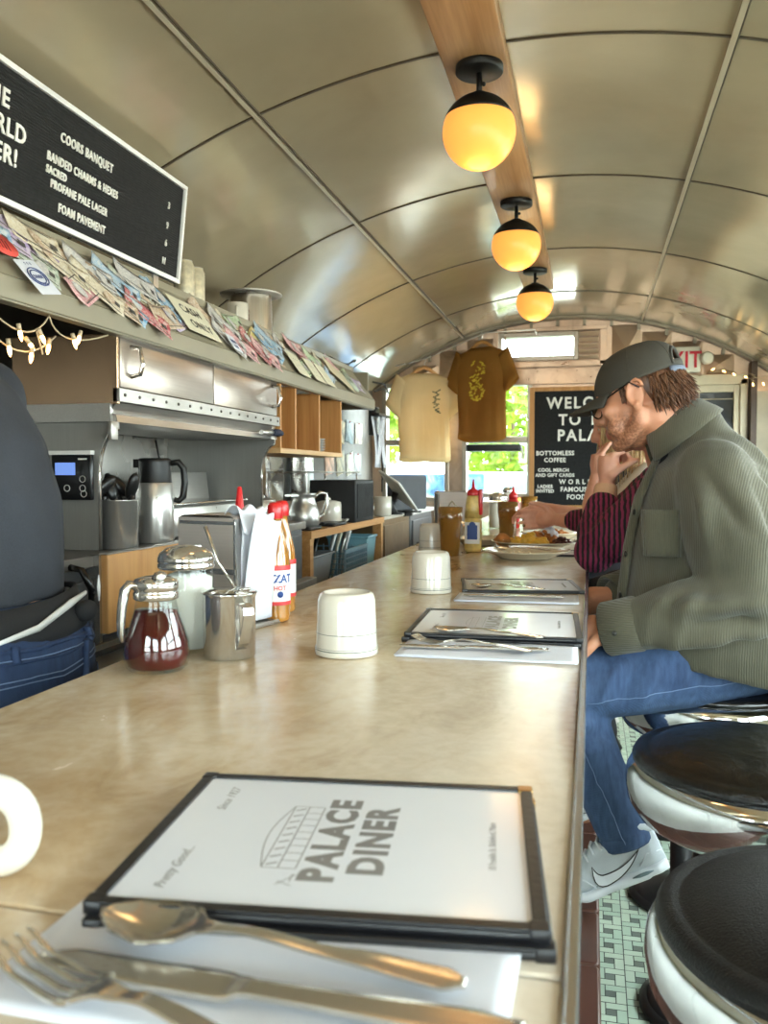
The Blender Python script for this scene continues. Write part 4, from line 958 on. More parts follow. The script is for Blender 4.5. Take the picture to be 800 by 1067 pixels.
b = MB(); b.bx(-1.60,-1.585,1.9,3.1,1.032,1.40); b.build('back_splash', brushed('splash_steel', 'c2beb7', .26, 'Z', .6, .7), t)
def gusset(y):
    b = MB(); P = [(-1.15,1.37),(-1.15,1.335)]+[(-1.15-.055*math.sin(a), 1.335-.12*(1-math.cos(a))) for a in np.linspace(.1, PI/2, 8).tolist()]+[(-1.205,1.03),(-1.6,1.03),(-1.6,1.37)]
    b.loft([[(x, y-.006, z) for x, z in P], [(x, y+.006, z) for x, z in P]], smooth=False)
    b.build('gusset', brushed('gusset_steel', '96948f', .4, 'Z', .4, .5), t)
    b = MB(); b.tube([(x, y, z) for x, z in P[1:11]], .006, 6); b.build('gusset_edge', POLISH, t)
gusset(1.95); gusset(3.05)
o = thing('hood_bracket', 'short steel bracket tab under the near corner of the hood', 'bracket', (-1.152, 1.93, 1.33)); b = MB(); b.rbox((0,0,0), (.01,.03,.045), .002); b.build('tab', STEELX, o)
o = thing('brush', 'navy brush end sticking out under the hood door', 'brush', (-1.13, 3.02, 1.375)); b = MB(); b.tube([(0,-.05,0),(0,.02,.002),(.004,.04,0)], [.012,.014,.009], 10); b.build('bristle_head', M('navy_bristle', '232a3c', .7, bump=.4, bs=200), o); b = MB(); b.cyl((0,-.16,-.004),(0,-.05,0),.008); b.build('brush_handle', STEEL, o)
CUBW = wood('cubby_pine', 'a86d34', 'cf9a5c', 'Z', .5); CUBE = wood('cubby_edge_pine', 'c99c66', 'e0bd8c', 'Y', .5)
t = thing('cubby_shelf', 'open pine cubby shelf hanging under the sloped shelf', 'shelf', (0,0,0))
b = MB(); b.bx(-1.42,-1.41,3.07,3.9,1.32,1.57); b.build('back_panel', CUBW, t)
b = MB(); b.bx(-1.42,-1.135,3.07,3.9,1.303,1.322); b.build('bottom_board', CUBE, t, bevel=.001)
for y in (3.08, 3.25, 3.555, 3.885): b = MB(); b.bx(-1.41,-1.137,y-.008,y+.008,1.322,1.568); b.build('divider', CUBW, t, bevel=.001)
PLAS = M('clear_cup', 'd9d5cd', .25, Transmission_Weight=.5)
TH = ('lowest', 'second from the bottom', 'third from the bottom', 'fourth from the bottom', 'fifth from the bottom', 'topmost')
for x, y, n, where in ((-1.24, 3.33, 4, 'the short stack in the middle cubby'), (-1.22, 3.66, 6, 'the tall stack in the far cubby')):
    for j in range(n):
        b = MB(); b.lathe([(0,.0),(.026,0),(.034,.07),(.0355,.072),(.033,.07),(.025,.003)], 24)
        o = b.build('cup', PLAS); o.location = (x, y, 1.3225+j*.014); tag(o, 'clear plastic cup, %s of %s' % (TH[j] if j < n-1 else 'topmost', where), 'cup', 'cups stacked in the cubbies')
for j in range(5):
    b = MB(); b.lathe([(0,.004),(.03,0),(.05,.014),(.051,.016),(.03,.006),(0,.006)], 24)
    o = b.build('dish', PLAS); o.location = (-1.24, 3.80, 1.3225+j*.012); tag(o, 'small dish, %s of the pile beside the tall cup stack' % (TH[j] if j < 4 else 'topmost'), 'dish', 'small dishes in the far cubby')

# ================================================================== RANGE AND KITCHEN COUNTERS
GREYM = M('grey_equipment', '77797c', .4, .35, var=.1); DGREY = M('dark_range', '3a3b3d', .4, .4)
t = thing('cooking_range', 'dark steel cooking range behind the cutting board', 'range', (0,0,0))
b = MB(); b.bx(-1.6,-1.17,1.58,3.05,0,1.0); b.build('body', DGREY, t, bevel=.004)
b = MB(); b.bx(-1.6,-1.15,1.55,3.05,1.0,1.028); b.build('top', DARKST, t, bevel=.003)
b = MB(); b.bx(-1.168,-1.15,1.56,1.83,.78,.97); d = b.build('oven_door', DGREY, t, bevel=.004)
b = MB(); b.tube([(-1.15,1.735,1.01),(-1.12,1.735,1.005),(-1.105,1.75,.96),(-1.115,1.765,.92),(-1.15,1.765,.915)], .008, 8); b.build('door_handle', M('black_grip', '0f0f10', .25), d)
b = MB(); b.bx(-1.165,-1.135,1.83,1.842,.82,1.03); b.bx(-1.165,-1.14,1.56,2.6,.80,.815); b.build('rail', POLISH, t, bevel=.001)
b = MB(); b.bx(-1.20,-1.08,1.6,3.0,.76,.775); b.build('lower_ledge', STEELX, t)
t = thing('cutting_board', 'pale wooden cutting board on edge along the range front', 'cutting board', (-1.128, 2.13, .935))
b = MB(); b.rbox((0,0,0), (.022,.58,.19), .004); b.build('board', wood('maple_board', 'b98246', 'd8a465', 'Z', .5, .5), t, bevel=.003)
b = MB(); b.bx(-.012,.012,-.29,.29,.095,.099); b.bx(-.014,-.010,-.29,.29,-.1,.095); b.build('steel_cap', STEEL, t)
t = thing('thermostat', 'black control panel with blue display on the steel gusset', 'control panel', (-1.27, 1.935, 1.215))
b = MB(); b.rbox((0,0,0), (.115,.014,.115), .006); b.build('panel', M('gloss_black', '131416', .2), t)
b = MB(); b.bx(-.06,.058,-.012,.006,.056,.066); b.build('top_trim', WHITE, t)
b = MB(); b.bx(-.045,.012,-.0078,-.0072,.005,.036); b.build('display', emit('blue_display', '6f8fd8', .7), t)
b = MB()
for x, z in ((.032,-.005),(.032,-.028),(-.012,-.028),(.035,-.042)):
    b = MB(); b.tube([(x+.008*math.cos(a), -.0076, z+.008*math.sin(a)) for a in np.linspace(0, 2*PI, 17)[:-1].tolist()], .0008, 5, closed=True); b.build('button_ring', WHITE, t)
b = MB(); b.bx(.02,.045,-.0077,-.0072,.043,.047); b.build('badge', WHITE, t)
t = thing('utensil_crock', 'steel crock of black ladles on the range', 'crock', (-1.20, 2.03, 1.0285))
b = MB(); b.lathe([(0,.002),(.048,0),(.050,.003),(.050,.125),(.052,.127),(.0485,.127),(.0475,.006),(0,.005)], 40); b.build('crock_body', STEEL, t)
BG = M('black_nylon', '171717', .35)
for k, (dx, dy, a, tl, lab) in enumerate(((-.02,-.02,-.35,.30,'black ladle leaning towards the server in the steel crock'),(.0,-.012,-.15,-.2,'black ladle in the middle of the steel crock'),(.02,.015,.1,.2,'black ladle by the carafe in the steel crock'),(-.01,.02,.25,-.3,'black ladle at the back of the steel crock'))):
    o = thing('ladle', lab, 'ladle', (-1.20+dx, 2.03+dy, 1.04), 0, 'black ladles in the crock')
    b = MB(); b.tube([(0,0,0),(.02*a,.03*a,.10),(.03*tl,.07*a,.128)], [.006,.006,.007], 8); b.build('ladle_handle', BG, o)
    b = MB(); b.sphere((.035*tl, .09*a, .150), .026, 10, (.55,.8,1.5), (a*2,tl*2,0)); b.build('bowl', BG, o)
t = thing('coffee_carafe', 'tall steel coffee carafe with black top on the range', 'carafe', (-1.20, 2.225, 1.0285), math.radians(28))
b = MB(); b.lathe([(0,.001),(.050,0),(.052,.004),(.052,.165),(.049,.17)], 44); b.build('steel_body', STEEL, t)
b = MB(); b.lathe([(.0495,.168),(.047,.175),(.045,.225),(.046,.235),(.040,.239),(0,.24)], 40); b.prism([(-.035,-.02),(-.058,0),(-.035,.02)], .212, .236); b.build('lid', BLACK, t)
b = MB(); b.tube([(.044,0,.225),(.066,0,.228),(.080,0,.21),(.083,0,.17),(.078,0,.13),(.066,0,.118),(.053,0,.122)], [.009,.010,.010,.010,.010,.009,.008], 10, sx=1.2); b.build('handle', BLACK, t)
o = thing('baking_tray', 'flat steel tray leaning behind the carafe', 'tray', (-1.40, 2.75, 1.03))
b = MB(); b.rbox((0,0,.10), (.016,.5,.2), .004, rot=(0,-.12,0)); b.build('tray', STEELX, o, bevel=.003)
o = thing('serving_pan', 'steel pan of the steam table beyond the carafe', 'pan', (-1.36, 2.62, 1.0285))
b = MB(); b.rbox((0,0,.05), (.30,.55,.10), .02); b.build('pan_body', STEEL, o); b = MB(); b.rbox((0,0,.104), (.33,.58,.008), .02); b.build('rim', POLISH, o)
for k, (y, x) in ((1, (2.98,-1.575)),):
    o = thing('cable', ('thin dark cable hanging on the back splash by the carafe','thin dark cable hanging on the back splash nearer the pots')[k], 'cable', (x, y, 1.1)); b = MB(); b.tube([(0,-.05,.25),(0,0,.12),(0,.02,0)], .004, 6); b.build('cord', BLACK, o)
# grey cooler
t = thing('undercounter_cooler', 'grey metal cooler between the range and the pine table', 'cooler', (0,0,0))
b = MB(); b.bx(-1.6,-1.15,3.10,3.36,0,1.0); b.build('cabinet', GREYM, t, bevel=.006)
b = MB(); b.bx(-1.6,-1.14,3.09,3.38,1.0,1.03); b.build('top_plate', STEELX, t, bevel=.004)
b = MB(); b.bx(-1.15,-1.10,3.12,3.40,.74,.80); b.build('drip_ledge', M('pale_grey_metal', 'b5b6b6', .4, .3), t, bevel=.004)
b = MB(); b.bx(-1.149,-1.135,3.12,3.30,.84,.98); b.build('door', GREYM, t, bevel=.004)
# pine table
TABW = wood('table_pine', 'b0783e', 'd6a468', 'Y', .5)
t = thing('pine_table', 'pine work table with an open shelf of bins', 'table', (0,0,0))
b = MB(); b.bx(-1.6,-1.13,3.42,4.72,.952,.985); b.build('tabletop', TABW, t, bevel=.002)
for x, y in ((-1.16,3.44),(-1.16,4.69),(-1.56,3.44),(-1.56,4.69)): b = MB(); b.bx(x-.025,x+.025,y-.022,y+.022,.0,.952); b.build('leg', TABW, t, bevel=.002)
b = MB(); b.bx(-1.58,-1.15,3.46,4.68,.66,.68); b.build('lower_shelf', M('brown_shelf', '5a4130', .5), t)
b = MB(); b.bx(-1.60,-1.59,3.42,4.72,.68,.95); b.build('back_board', M('dark_board', '2b2622', .7), t)
o = thing('grey_bin', 'grey plastic bin of utensils under the pine table', 'bin', (-1.32, 3.72, .6805))
b = MB(); b.loft([[(sx*.13*q, sy*.20*q2, z) for sx, sy in ((-1,-1),(1,-1),(1,1),(-1,1))] for q, q2, z in ((.85,.85,0),(1,1,.17),(1.08,1.05,.172),(1.08,1.05,.18),(.98,.98,.18),(.82,.82,.01))], smooth=False); b.build('tub', M('bin_grey', '8d8f90', .5), o, bevel=.004)
for k, (x, y, dx, lab) in enumerate(((-.05,-.1,.03,'dark handled utensil at the near end of the grey bin'),(.03,-.06,-.04,'black handled spatula in the grey bin'),(.0,.0,.05,'black handled tongs in the middle of the grey bin'),(-.04,.05,-.02,'black handled whisk in the grey bin'),(.04,.1,.03,'dark handled utensil at the far end of the grey bin'))):
    u = thing('utensil', lab, 'utensil', (-1.32+x, 3.72+y, .70), 0, 'utensils in the grey bin'); b = MB(); b.tube([(0,0,0),(dx*.5,dx,.14),(dx,dx*1.5,.225)], [.004,.008,.011], 8); b.build('grip', BG, u)
CRB = M('crate_blue', '7c98a6', .5)
o = thing('plastic_crate', 'blue grey lattice crate under the pine table', 'crate', (-1.30, 4.22, .6805))
b = MB()
for k in range(12): b.bx(.14,.146,-.20+k*.036,-.194+k*.036,.0,.17); 
for k in range(7): b.bx(.14,.146,-.21,.21,.0+k*.026,.006+k*.026)
for s in (-1,1):
    for k in range(8): b.bx(-.14+k*.04,-.134+k*.04,s*.21-.003,s*.21+.003,0,.17)
    for k in range(7): b.bx(-.14,.14,s*.21-.003,s*.21+.003,k*.026,.006+k*.026)
b.bx(-.146,-.14,-.21,.21,0,.17); b.bx(-.14,.14,-.21,.21,0,.006); b.bx(.138,.15,-.215,.215,.165,.178); b.build('lattice', CRB, o)
for k, (y, lab) in enumerate(((-.12,'white handled spatula standing in the lattice crate'),(-.02,'pale handled ladle standing in the lattice crate'),(.08,'steel handled tongs standing in the lattice crate'),(.15,'white handled brush standing in the lattice crate'))):
    u = thing('utensil', lab, 'utensil', (-1.28, 4.22+y, .69), 0, 'utensils in the lattice crate'); b = MB(); b.tube([(0,0,0),(.02,.02,.16),(.03,.05,.235)], [.006,.007,.012], 8, sx=1.5); b.build('grip', (WHITE, CARD, STEEL, WHITE)[k], u)
o = thing('plastic_tub', 'pale blue tub beside the lattice crate', 'tub', (-1.27, 4.55, .6805)); b = MB(); b.loft([[(sx*.11*q, sy*.10*q, z) for sx, sy in ((-1,-1),(1,-1),(1,1),(-1,1))] for q, z in ((.85,0),(1,.2),(1.07,.2),(1.07,.212),(.97,.212),(.82,.01))], smooth=False); b.build('tub_wall', M('tub_blue', '86b7c4', .4), o, bevel=.004)
TZ0 = .9855
t = thing('water_pitcher', 'steel water pitcher on the pine table', 'pitcher', (-1.21, 3.56, TZ0+.004), math.radians(50))
b = MB(); b.lathe([(0,.002),(.055,0),(.066,.02),(.068,.06),(.055,.10),(.046,.125),(.050,.145),(.055,.152),(.052,.152),(.044,.125),(.05,.10),(0,.09)], 40); b.prism([(-.035,-.03),(-.095,0),(-.035,.03)], .139, .147); b.build('body', STEEL, t)
b = MB(); b.tube([(.045,0,.13),(.08,0,.155),(.112,0,.15),(.118,0,.11),(.10,0,.06),(.066,0,.04)], .007, 8, sx=1.5); b.build('handle', POLISH, t)
for lab, x, y, r, h, mt in (('squat steel canister left of the water pitcher', -1.28, 3.26, .05, .10, STEEL), ('steel canister on the cooler top behind the pitcher', -1.42, 3.2, .055, .13, STEEL), ('white crock on the pine table beyond the pitcher', -1.24, 4.02, .062, .115, CERAMIC), ('short white crock tucked behind the pitcher', -1.34, 3.80, .05, .12, CERAMIC)):
    o = thing('canister', lab, 'canister', (x, y, TZ0 if y > 3.4 else 1.0305), 0, 'canisters by the water pitcher'); b = MB(); b.lathe([(0,.002),(r*.9,0),(r,.01),(r,h*.8),(r*.93,h*.86)], 28); b.build('pot', mt, o)
    b = MB(); b.lathe([(r*.95,h*.85),(r*.97,h*.9),(r*.5,h*.97),(0,h)], 28); b.sphere((0,0,h*1.02), r*.16, 6); b.build('lid', mt, o)
for lab, x, y, w, d in (('black sizzle tray at the near end of the pine table', -1.19, 3.52, .10, .16), ('black sizzle tray beside the first, on the pine table', -1.18, 3.86, .10, .20)):
    o = thing('sizzle_tray', lab, 'tray', (x, y, TZ0), 0, 'black trays on the pine table'); b = MB(); b.rbox((0,0,.0075), (w,d,.015), .01); b.build('tray', BLACK, o, bevel=.002); b = MB(); b.tube([(.0,-d/2,.014),(.0,-d/2-.04,.018)], .006, 6); b.build('tray_handle', BLACK, o)
o = thing('tongs', 'steel tongs lying on the pine table beyond the trays', 'tongs', (-1.19, 4.15, TZ0)); b = MB(); b.tube([(0,-.12,.012),(.01,.0,.02),(0,.12,.012)], .006, 6, sx=1.6); b.tube([(.03,-.12,.012),(.02,.0,.024),(0,.12,.014)], .006, 6, sx=1.6); b.build('tong_arms', STEEL, o)
o = thing('speaker_box', 'black speaker box at the far end of the pine table', 'speaker', (-1.24, 4.26, TZ0)); b = MB(); b.rbox((0,0,.105), (.24,.36,.21), .01); b.build('cabinet', M('speaker_black', '0c0c0d', .6, bump=.3, bs=300), o); b = MB(); b.bx(.12,.123,-.16,.16,.02,.19); b.build('grille', M('speaker_grille', '101010', .8, bump=.6, bs=500), o)
o = thing('mug', 'cream mug with a brown mark beside the black speaker', 'mug', (-1.165, 4.83, .985), math.radians(200), 'mugs right way up'); b = MB(); b.lathe([(0,.004),(.045,0),(.05,.006),(.05,.11),(.047,.112),(.045,.012),(0,.01)], 32); b.build('body', CERAMIC, o); b = MB(); b.tube([(.046+.032*math.sin(PI*q/12)**.8, 0, .058+.03*math.cos(PI*q/12)) for q in range(13)], .008, 8); b.build('handle', CERAMIC, o); b = MB(); b.sphere((-.012,-.0475,.06), .02, 8, (1,.2,1)); b.build('mark', M('brown_mark', '9a7350', .5), o)
BRC = M('brown_cardboard', '7d6444', .7, var=.12)
t = thing('brown_cabinet', 'brown panelled cabinet at the end of the pine table', 'cabinet', (0,0,0)); b = MB(); b.bx(-1.6,-1.15,4.74,5.50,0,.965); b.build('carcass', BRC, t, bevel=.003); b = MB(); b.bx(-1.6,-1.14,4.74,5.52,.965,.984); b.build('top', M('pale_counter', 'c9c2b4', .4), t)
b = MB(); b.bx(-1.15,-1.142,4.78,5.46,.14,.93); b.build('door', BRC, t, bevel=.003)
t = thing('grey_cabinet', 'grey metal cabinet below the far window', 'cabinet', (0,0,0)); b = MB(); b.bx(-1.6,-1.15,5.53,6.3,0,.96); b.build('carcass', GREYM, t, bevel=.005); b = MB(); b.bx(-1.6,-1.13,5.53,6.3,.96,.985); b.build('top', WHITE, t); b = MB(); b.bx(-1.15,-1.138,5.58,6.25,.5,.92); d = b.build('drawer', GREYM, t, bevel=.004); b = MB(); b.cyl((-1.138,5.7,.75),(-1.12,5.7,.75),.02); b.build('knob', BLACK, d)
t = thing('register_tablet', 'white tablet register tilted on a black stand', 'tablet', (-1.14, 5.05, .985))
F = frame((0.02,0,.14), (.3,1,-.75), (-.75,0,.65)); b = MB(); b.rbox((0,0,0), (.30,.20,.014), .012, M=F); b.build('tablet_shell', WHITE, t); b = MB(); b.rbox((0,0,.0085), (.265,.165,.003), .006, M=F); b.build('screen', M('screen_green', '5d6a56', .1, var=.5, vs=20), t)
b = MB(); b.tube([(-.03,0,0),(-.03,0,.06),(.0,0,.13)], [.05,.02,.02], 10); b.lathe([(0,0),(.075,0),(.07,.012),(0,.014)], 24, c=(-.03,0,0)); b.build('stand', BLACK, t)
t = thing('monitor', 'dark grey monitor back behind the tablet register', 'monitor', (-1.13, 5.35, .985)); F = frame((0,0,.0), (.35,1,0), (0,0,1)); b = MB(); b.rbox((0,.125,0), (.44,.22,.03), .015, M=F); b.build('housing', M('monitor_grey', '4b4e52', .5), t); b = MB(); b.box((0,.0,0), (.08,.05,.02), M=F); b.lathe([(0,0),(.09,0),(.09,.01),(0,.012)], 24); b.build('foot', BLACK, t)
for k in range(4):
    b = MB(); b.lathe([(0,.003),(.03,0),(.034,.09),(.032,.09),(.028,.006)], 20)
    o = b.build('drinking_glass', CLEAR); o.location = (-1.22+.02*(k % 2), 5.8+k*.085, .9855); tag(o, 'clear glass under the far window, %s in the row from the monitor' % WORD[k], 'glass', 'clear glasses under the far window')
# things hung on the kitchen wall
for k, (y, z, lab) in enumerate(((3.22,1.10,'large spoon of the utensils hung beyond the hood'),(3.33,1.08,'slotted turner of the utensils hung beyond the hood'),(3.45,1.10,'flat steel spatula hung beyond the hood'))):
    o = thing('hanging_utensil', lab, 'utensil', (-1.62, y, z), 0, 'utensils hung on the kitchen wall'); b = MB(); b.tube([(0.02,0,.24),(.02,.005,.1),(.025,.01,0)], [.005,.006,.007], 8); b.sphere((.025,.012,-.03), .04, 10, (.25,.8,1.2)); b.build('blade', STEEL, o); b = MB(); b.cyl((0,0,.235),(.03,0,.235),.004); b.build('hook', STEEL, o)
t = thing('wall_panelling', 'polished quilted steel sheet on the kitchen wall beyond the hood', 'panel', (0,0,0)); b = MB()
for k in range(7):
    for j in range(3):
        y0, z0 = 3.1+k*.20, .99+j*.2; c = b.bm.verts.new((-1.615, y0+.1, z0+.1)); q = b._v([(-1.645,y0,z0),(-1.645,y0+.2,z0),(-1.645,y0+.2,z0+.2),(-1.645,y0,z0+.2)])
        for i in range(4): b._f([q[i], q[(i+1) % 4], c])
b.build('sheet', POLISH, t, norm=False)
t = thing('wall_board', 'tan board on the kitchen wall behind the white crocks', 'board', (-1.635, 4.1, 1.18)); b = MB(); b.rbox((0,0,0), (.02,.16,.36), .004); b.build('board', BRC, t)
t = thing('steel_column', 'bright steel column on the kitchen wall by the black speaker', 'column', (-1.58, 4.62, .985)); b = MB(); b.rbox((0,0,.30), (.1,.14,.60), .02); b.build('casing', STEEL, t)
rn = random.Random(5)
ph = [('c9a58e','large floral photo'),('b9b08f','green tinted photo'),('d8d0bd','pale photo'),('a3a2a0','grey photo'),('c2665a','red flower photo'),('d5c8a0','cream postcard'),('8ba0a8','bluish postcard'),('cdbfae','pinned snapshot')]
for k, (c_, lab) in enumerate(ph):
    y, z = 5.35+(k % 4)*.24+rn.uniform(-.03,.03), 1.30+(k//4)*.22
    o = thing('photo_print', '%s pinned on the kitchen wall past the cubbies' % lab, 'photo', (-1.646, y, z), 0, 'prints pinned on the kitchen wall'); b = MB(); b.rbox((0,0,0), (.004,.19,.15), .002, rot=(rn.uniform(-.2,.2),0,0)); b.build('print', M('photo_'+c_, c_, .5, var=.55, vs=16), o)
    b = MB(); b.sphere((.004,0,.07), .006, 6); b.build('pin', REDCAP, o)
t = thing('order_tickets', 'bunch of white order tickets hanging from a clip by the far window', 'tickets', (-1.40, 5.62, 1.27))
for k in range(5): b = MB(); b.grid(lambda u, v: (.03*math.sin(v*2+k)+.012*k, (u-.5)*.10+(k-2)*.05, .34*(1-v)), 4, 10); b.build('ticket', PAPER, t, solid=.001, norm=False)
b = MB(); b.rbox((.03,0,.345), (.06,.32,.02), .005); b.build('clip_rail', BLACK, t)
t = thing('phone_cradle', 'black wall phone with looping cord by the far window', 'phone', (-1.50, 5.95, 1.60)); b = MB(); b.rbox((0,0,0), (.06,.1,.2), .015); b.build('body', BLACK, t); b = MB(); b.tube([(.03,.0,-.1),(.05,.05,-.3),(.04,.1,-.2),(.03,.12,-.5)], .006, 6); b.tube([(.03,-.1,.2),(.05,.1,.24),(.05,.3,.2),(.03,.2,.28),(.03,-.15,.26)], .006, 6); b.build('cord', BLACK, t)
t = thing('wire_rack', 'wire rack shelf over the black speaker', 'rack', (-1.48, 4.45, 1.235))
b = MB()
for k in range(7): b.cyl((-.12+k*.05,-.3,0),(-.12+k*.05,.3,0),.003,n=6)
for y in (-.3,0,.3): b.cyl((-.13,y,0),(.2,y,0),.004,n=6)
for y in (-.3,.3): b.cyl((.18,y,0),(.18,y,-.24),.004,n=6); b.cyl((-.12,y,0),(-.12,y,-.24),.004,n=6)
b.build('wires', STEEL, t)

# ================================================================== END WALL THINGS
BOARDW = wood('board_frame_oak', 'a5713c', 'c8945a', 'Z', .45)
t = thing('letterboard', 'black WELCOME TO THE PALACE letterboard with oak frame on the far wall', 'letterboard', (-.445, 6.44, .97))
W2, H2 = .95, .89
b = MB(); b.bx(0,W2,.0,.02,0,H2); b.build('felt_panel', FELT.m, t)
for x0, x1, z0, z1 in ((0,.035,0,H2),(W2-.035,W2,0,H2),(.035,W2-.035,0,.03),(.035,W2-.035,H2-.03,H2)): b = MB(); b.bx(x0,x1,-.012,.02,z0,z1); b.build('frame_rail', BOARDW, t, bevel=.002)
BF = frame((0,-.001,0), (1,0,0), (0,0,1))
put_text(t, [('WELCOME', .42, .735, .115), ('TO THE', .42, .615, .110), ('PALACE', .42, .50, .115)], 'headline', BF, LET, .003, .92, 'CENTER', 1.25)
put_text(t, [('BOTTOMLESS', .185, .395, .044), ('COFFEE', .185, .345, .044), ('COOL MERCH', .175, .275, .034), ('AND GIFT CARDS', .185, .238, .034), ('LADIES', .115, .155, .034), ('INVITED', .115, .122, .034), ('FOR', .60, .395, .044), ('NANCY', .60, .35, .044), ('W O R L D', .335, .185, .048), ('FAMOUS', .32, .13, .048), ('FOOD', .34, .075, .048)], 'small_lettering', BF, LET, .0012, .95, 'CENTER', 1.1)
t = thing('exit_sign', 'white EXIT sign with red letters over the far door', 'sign', (.60, 6.43, 1.945)); b = MB(); b.rbox((0,.02,.085), (.27,.05,.18), .01); b.build('housing', M('sign_white', 'e3dccd', .4), t, bevel=.006)
b = MB(); b.add(text_mesh('EXIT', .16, .003, .003, .82, 1.05, 'CENTER'), frame((0,-.007,.03), (1,0,0), (0,0,1))); b.build('lettering', M('exit_red', 'd02236', .4), t, norm=False)
t = thing('emergency_light', 'round white emergency light beside the exit sign', 'emergency light', (.775, 6.42, 2.035)); Q = Matrix.Rotation(PI/2, 4, 'X'); b = MB(); b.lathe([(0,.045),(.03,.043),(.042,.03),(.045,.0),(.035,-.06),(0,-.06)], 28, M=Q); b.build('lamp_head', M('lamp_white', 'd9d2c2', .4), t); b = MB(); b.lathe([(0,.047),(.032,.0445)], 24, M=Q); b.build('lens', M('lens_pale', 'e6e0cc', .15), t)
# t-shirts
def tshirt(label, x, y, z, rz, mat_, print_fn, w=.235, L=.62, sw=1.0, hung=None):
    t = thing('t_shirt', label, 't-shirt', (x, y, z), rz, 't-shirts hanging in the far windows')
    mb = MB()
    R = []
    for k in range(15):
        q = k/14; zz = -q*L; hw = w*(.62+.42*min(1, q*9))*(1-.03*q) if q < .12 else w*(1.0+.03*math.sin(q*6)); th = .045*(.35+.65*min(1, q*5))*(1+.25*math.sin(q*9))
        if k == 0: hw, th = w*.42, .018
        if k == 1: hw = w*.92; zz = -.035
        ring = []
        for a in np.linspace(0, 2*PI, 45)[:-1].tolist():
            fold = 1+.16*q*math.sin(a*5+1)+.10*q*math.sin(a*9+2)
            ring.append((hw*math.copysign(abs(math.cos(a))**.8, math.cos(a))*(1+.03*q*math.sin(q*9+a)), th*fold*math.copysign(abs(math.sin(a))**.9, math.sin(a)), zz+(.016*math.sin(a*2+.6)*q**3)))
        R.append(ring)
    mb.loft(R, cap=False); sh = mb.build('shirt_body', mat_, t, solid=.003)
    for s in (-1, 1):
        b = MB(); P = []
        for q in np.linspace(0, 1, 8).tolist():
            cx = s*(w*.80+.085*sw*q); cz = -.060-.22*q; rw = .082-.004*q; th = .028*(1+.2*math.sin(q*7))
            dirx, dirz = s*.75, .62
            P.append([(cx+rw*dirx*math.cos(a)*.9, th*math.sin(a)-.004*q, cz+rw*dirz*math.cos(a)) for a in np.linspace(0, 2*PI, 25)[:-1].tolist()])
        b.loft(P, cap=False); b.build('sleeve', mat_, t, solid=.003)
    b = MB(); b.tube([(.085*math.cos(a), .02*math.sin(a)-.004, -.004-.035*max(0, -math.sin(a))) for a in np.linspace(0, 2*PI, 33)[:-1].tolist()], .008, 8, closed=True); b.build('collar', mat_, t)
    pb = print_fn(); pb.build('chest_print', print_fn.m, t, norm=False)
    h = thing('clothes_hanger', 'wooden hanger holding the '+label.split(' hanging')[0], 'hanger', (x, y, z), rz, 'wooden hangers')
    b = MB(); b.tube([(-.20,0,-.06),(-.1,0,-.012),(-.04,0,.03),(0,0,.045),(.04,0,.03),(.1,0,-.012),(.20,0,-.06)], [.008,.012,.014,.014,.014,.012,.008], 10, sx=.7); b.build('shoulder_bar', wood('hanger_wood', 'b07a3e', 'd3a266', 'X'), h)
    b = MB(); b.tube([(0,0,.045),(0,0,.075),(.012,0,.095),(0,0,.11),(-.012,0,.10)], .0025, 6); b.build('hook', STEEL, h)
    return t
def cotton(nm, a, c):
    t = NT(nm); v = t.coord(); n_ = t.noise(v, 5, 3); f = t.noise(v, 300, 2); t.base(t.ramp(n_, [(.3, a), (.7, c)])); t.set(Roughness=.9); t.normal(t.bump(f, .2, .001, t.bump(t.noise(t.coord(scale=(9,9,1.2)), 2, 2), .5, .02)))
    tr = t.new('ShaderNodeBsdfTranslucent'); tr.inputs[0].default_value = lin(c); mx_ = t.new('ShaderNodeMixShader'); mx_.inputs[0].default_value = .5
    t.lk(t.b.outputs[0], mx_.inputs[1]); t.lk(tr.outputs[0], mx_.inputs[2]); t.lk(mx_.outputs[0], t.out.inputs[0]); return t.m
def p1():
    b = MB(); rn = random.Random(2)
    for k in range(14): b.box((.07+rn.uniform(-.02,.02)+.01*math.sin(k), -.057, -.13-k*.012), (rn.uniform(.01,.045), .002, .008), rot=(0, rn.uniform(-.6,.6), 0))
    return b
p1.m = M('dark_green_print', '6a6a52', .8)
def p2():
    b = MB(); rn = random.Random(4)
    for k in range(40):
        q = k/40; b.box((rn.uniform(-.065,.065)*(.5+.7*abs(math.sin(q*7)))-.01, -.056, -.10-q*.28), (rn.uniform(.01,.04), .002, .010), rot=(0, rn.uniform(-.8,.8), 0))
    for a in np.linspace(0, 6.28, 14).tolist(): b.box((.05*math.cos(a)-.01, -.056, -.33+.05*math.sin(a)), (.02,.002,.012))
    return b
p2.m = M('yellow_print', 'e0c23a', .7, var=.1)
tshirt('cream t-shirt hanging in front of the left far window', -1.20, 6.28, 1.965, math.radians(28), cotton('cream_cotton', 'e3cb9a', 'f0dcb0'), p1, .20, .64)
tshirt('brown t-shirt with a yellow print hanging between the far windows', -.775, 6.25, 2.135, math.radians(-24), cotton('brown_cotton', 'a8742f', 'bd883f'), p2, .20, .66, 1.05)
o = thing('hook_rail', 'thin rail the t-shirts hang from', 'rail', (-1.0, 6.30, 2.07)); b = MB(); b.tube([(-.6,-.02,-.08),(-.2,-.02,.0),(.25,-.05,.17),(.6,-.05,.18)], .004, 6); b.cyl((-.6,-.02,-.08),(-.6,.2,-.08),.004); b.cyl((.6,-.05,.18),(.6,.2,.18),.004); b.build('rod', STEEL, o)
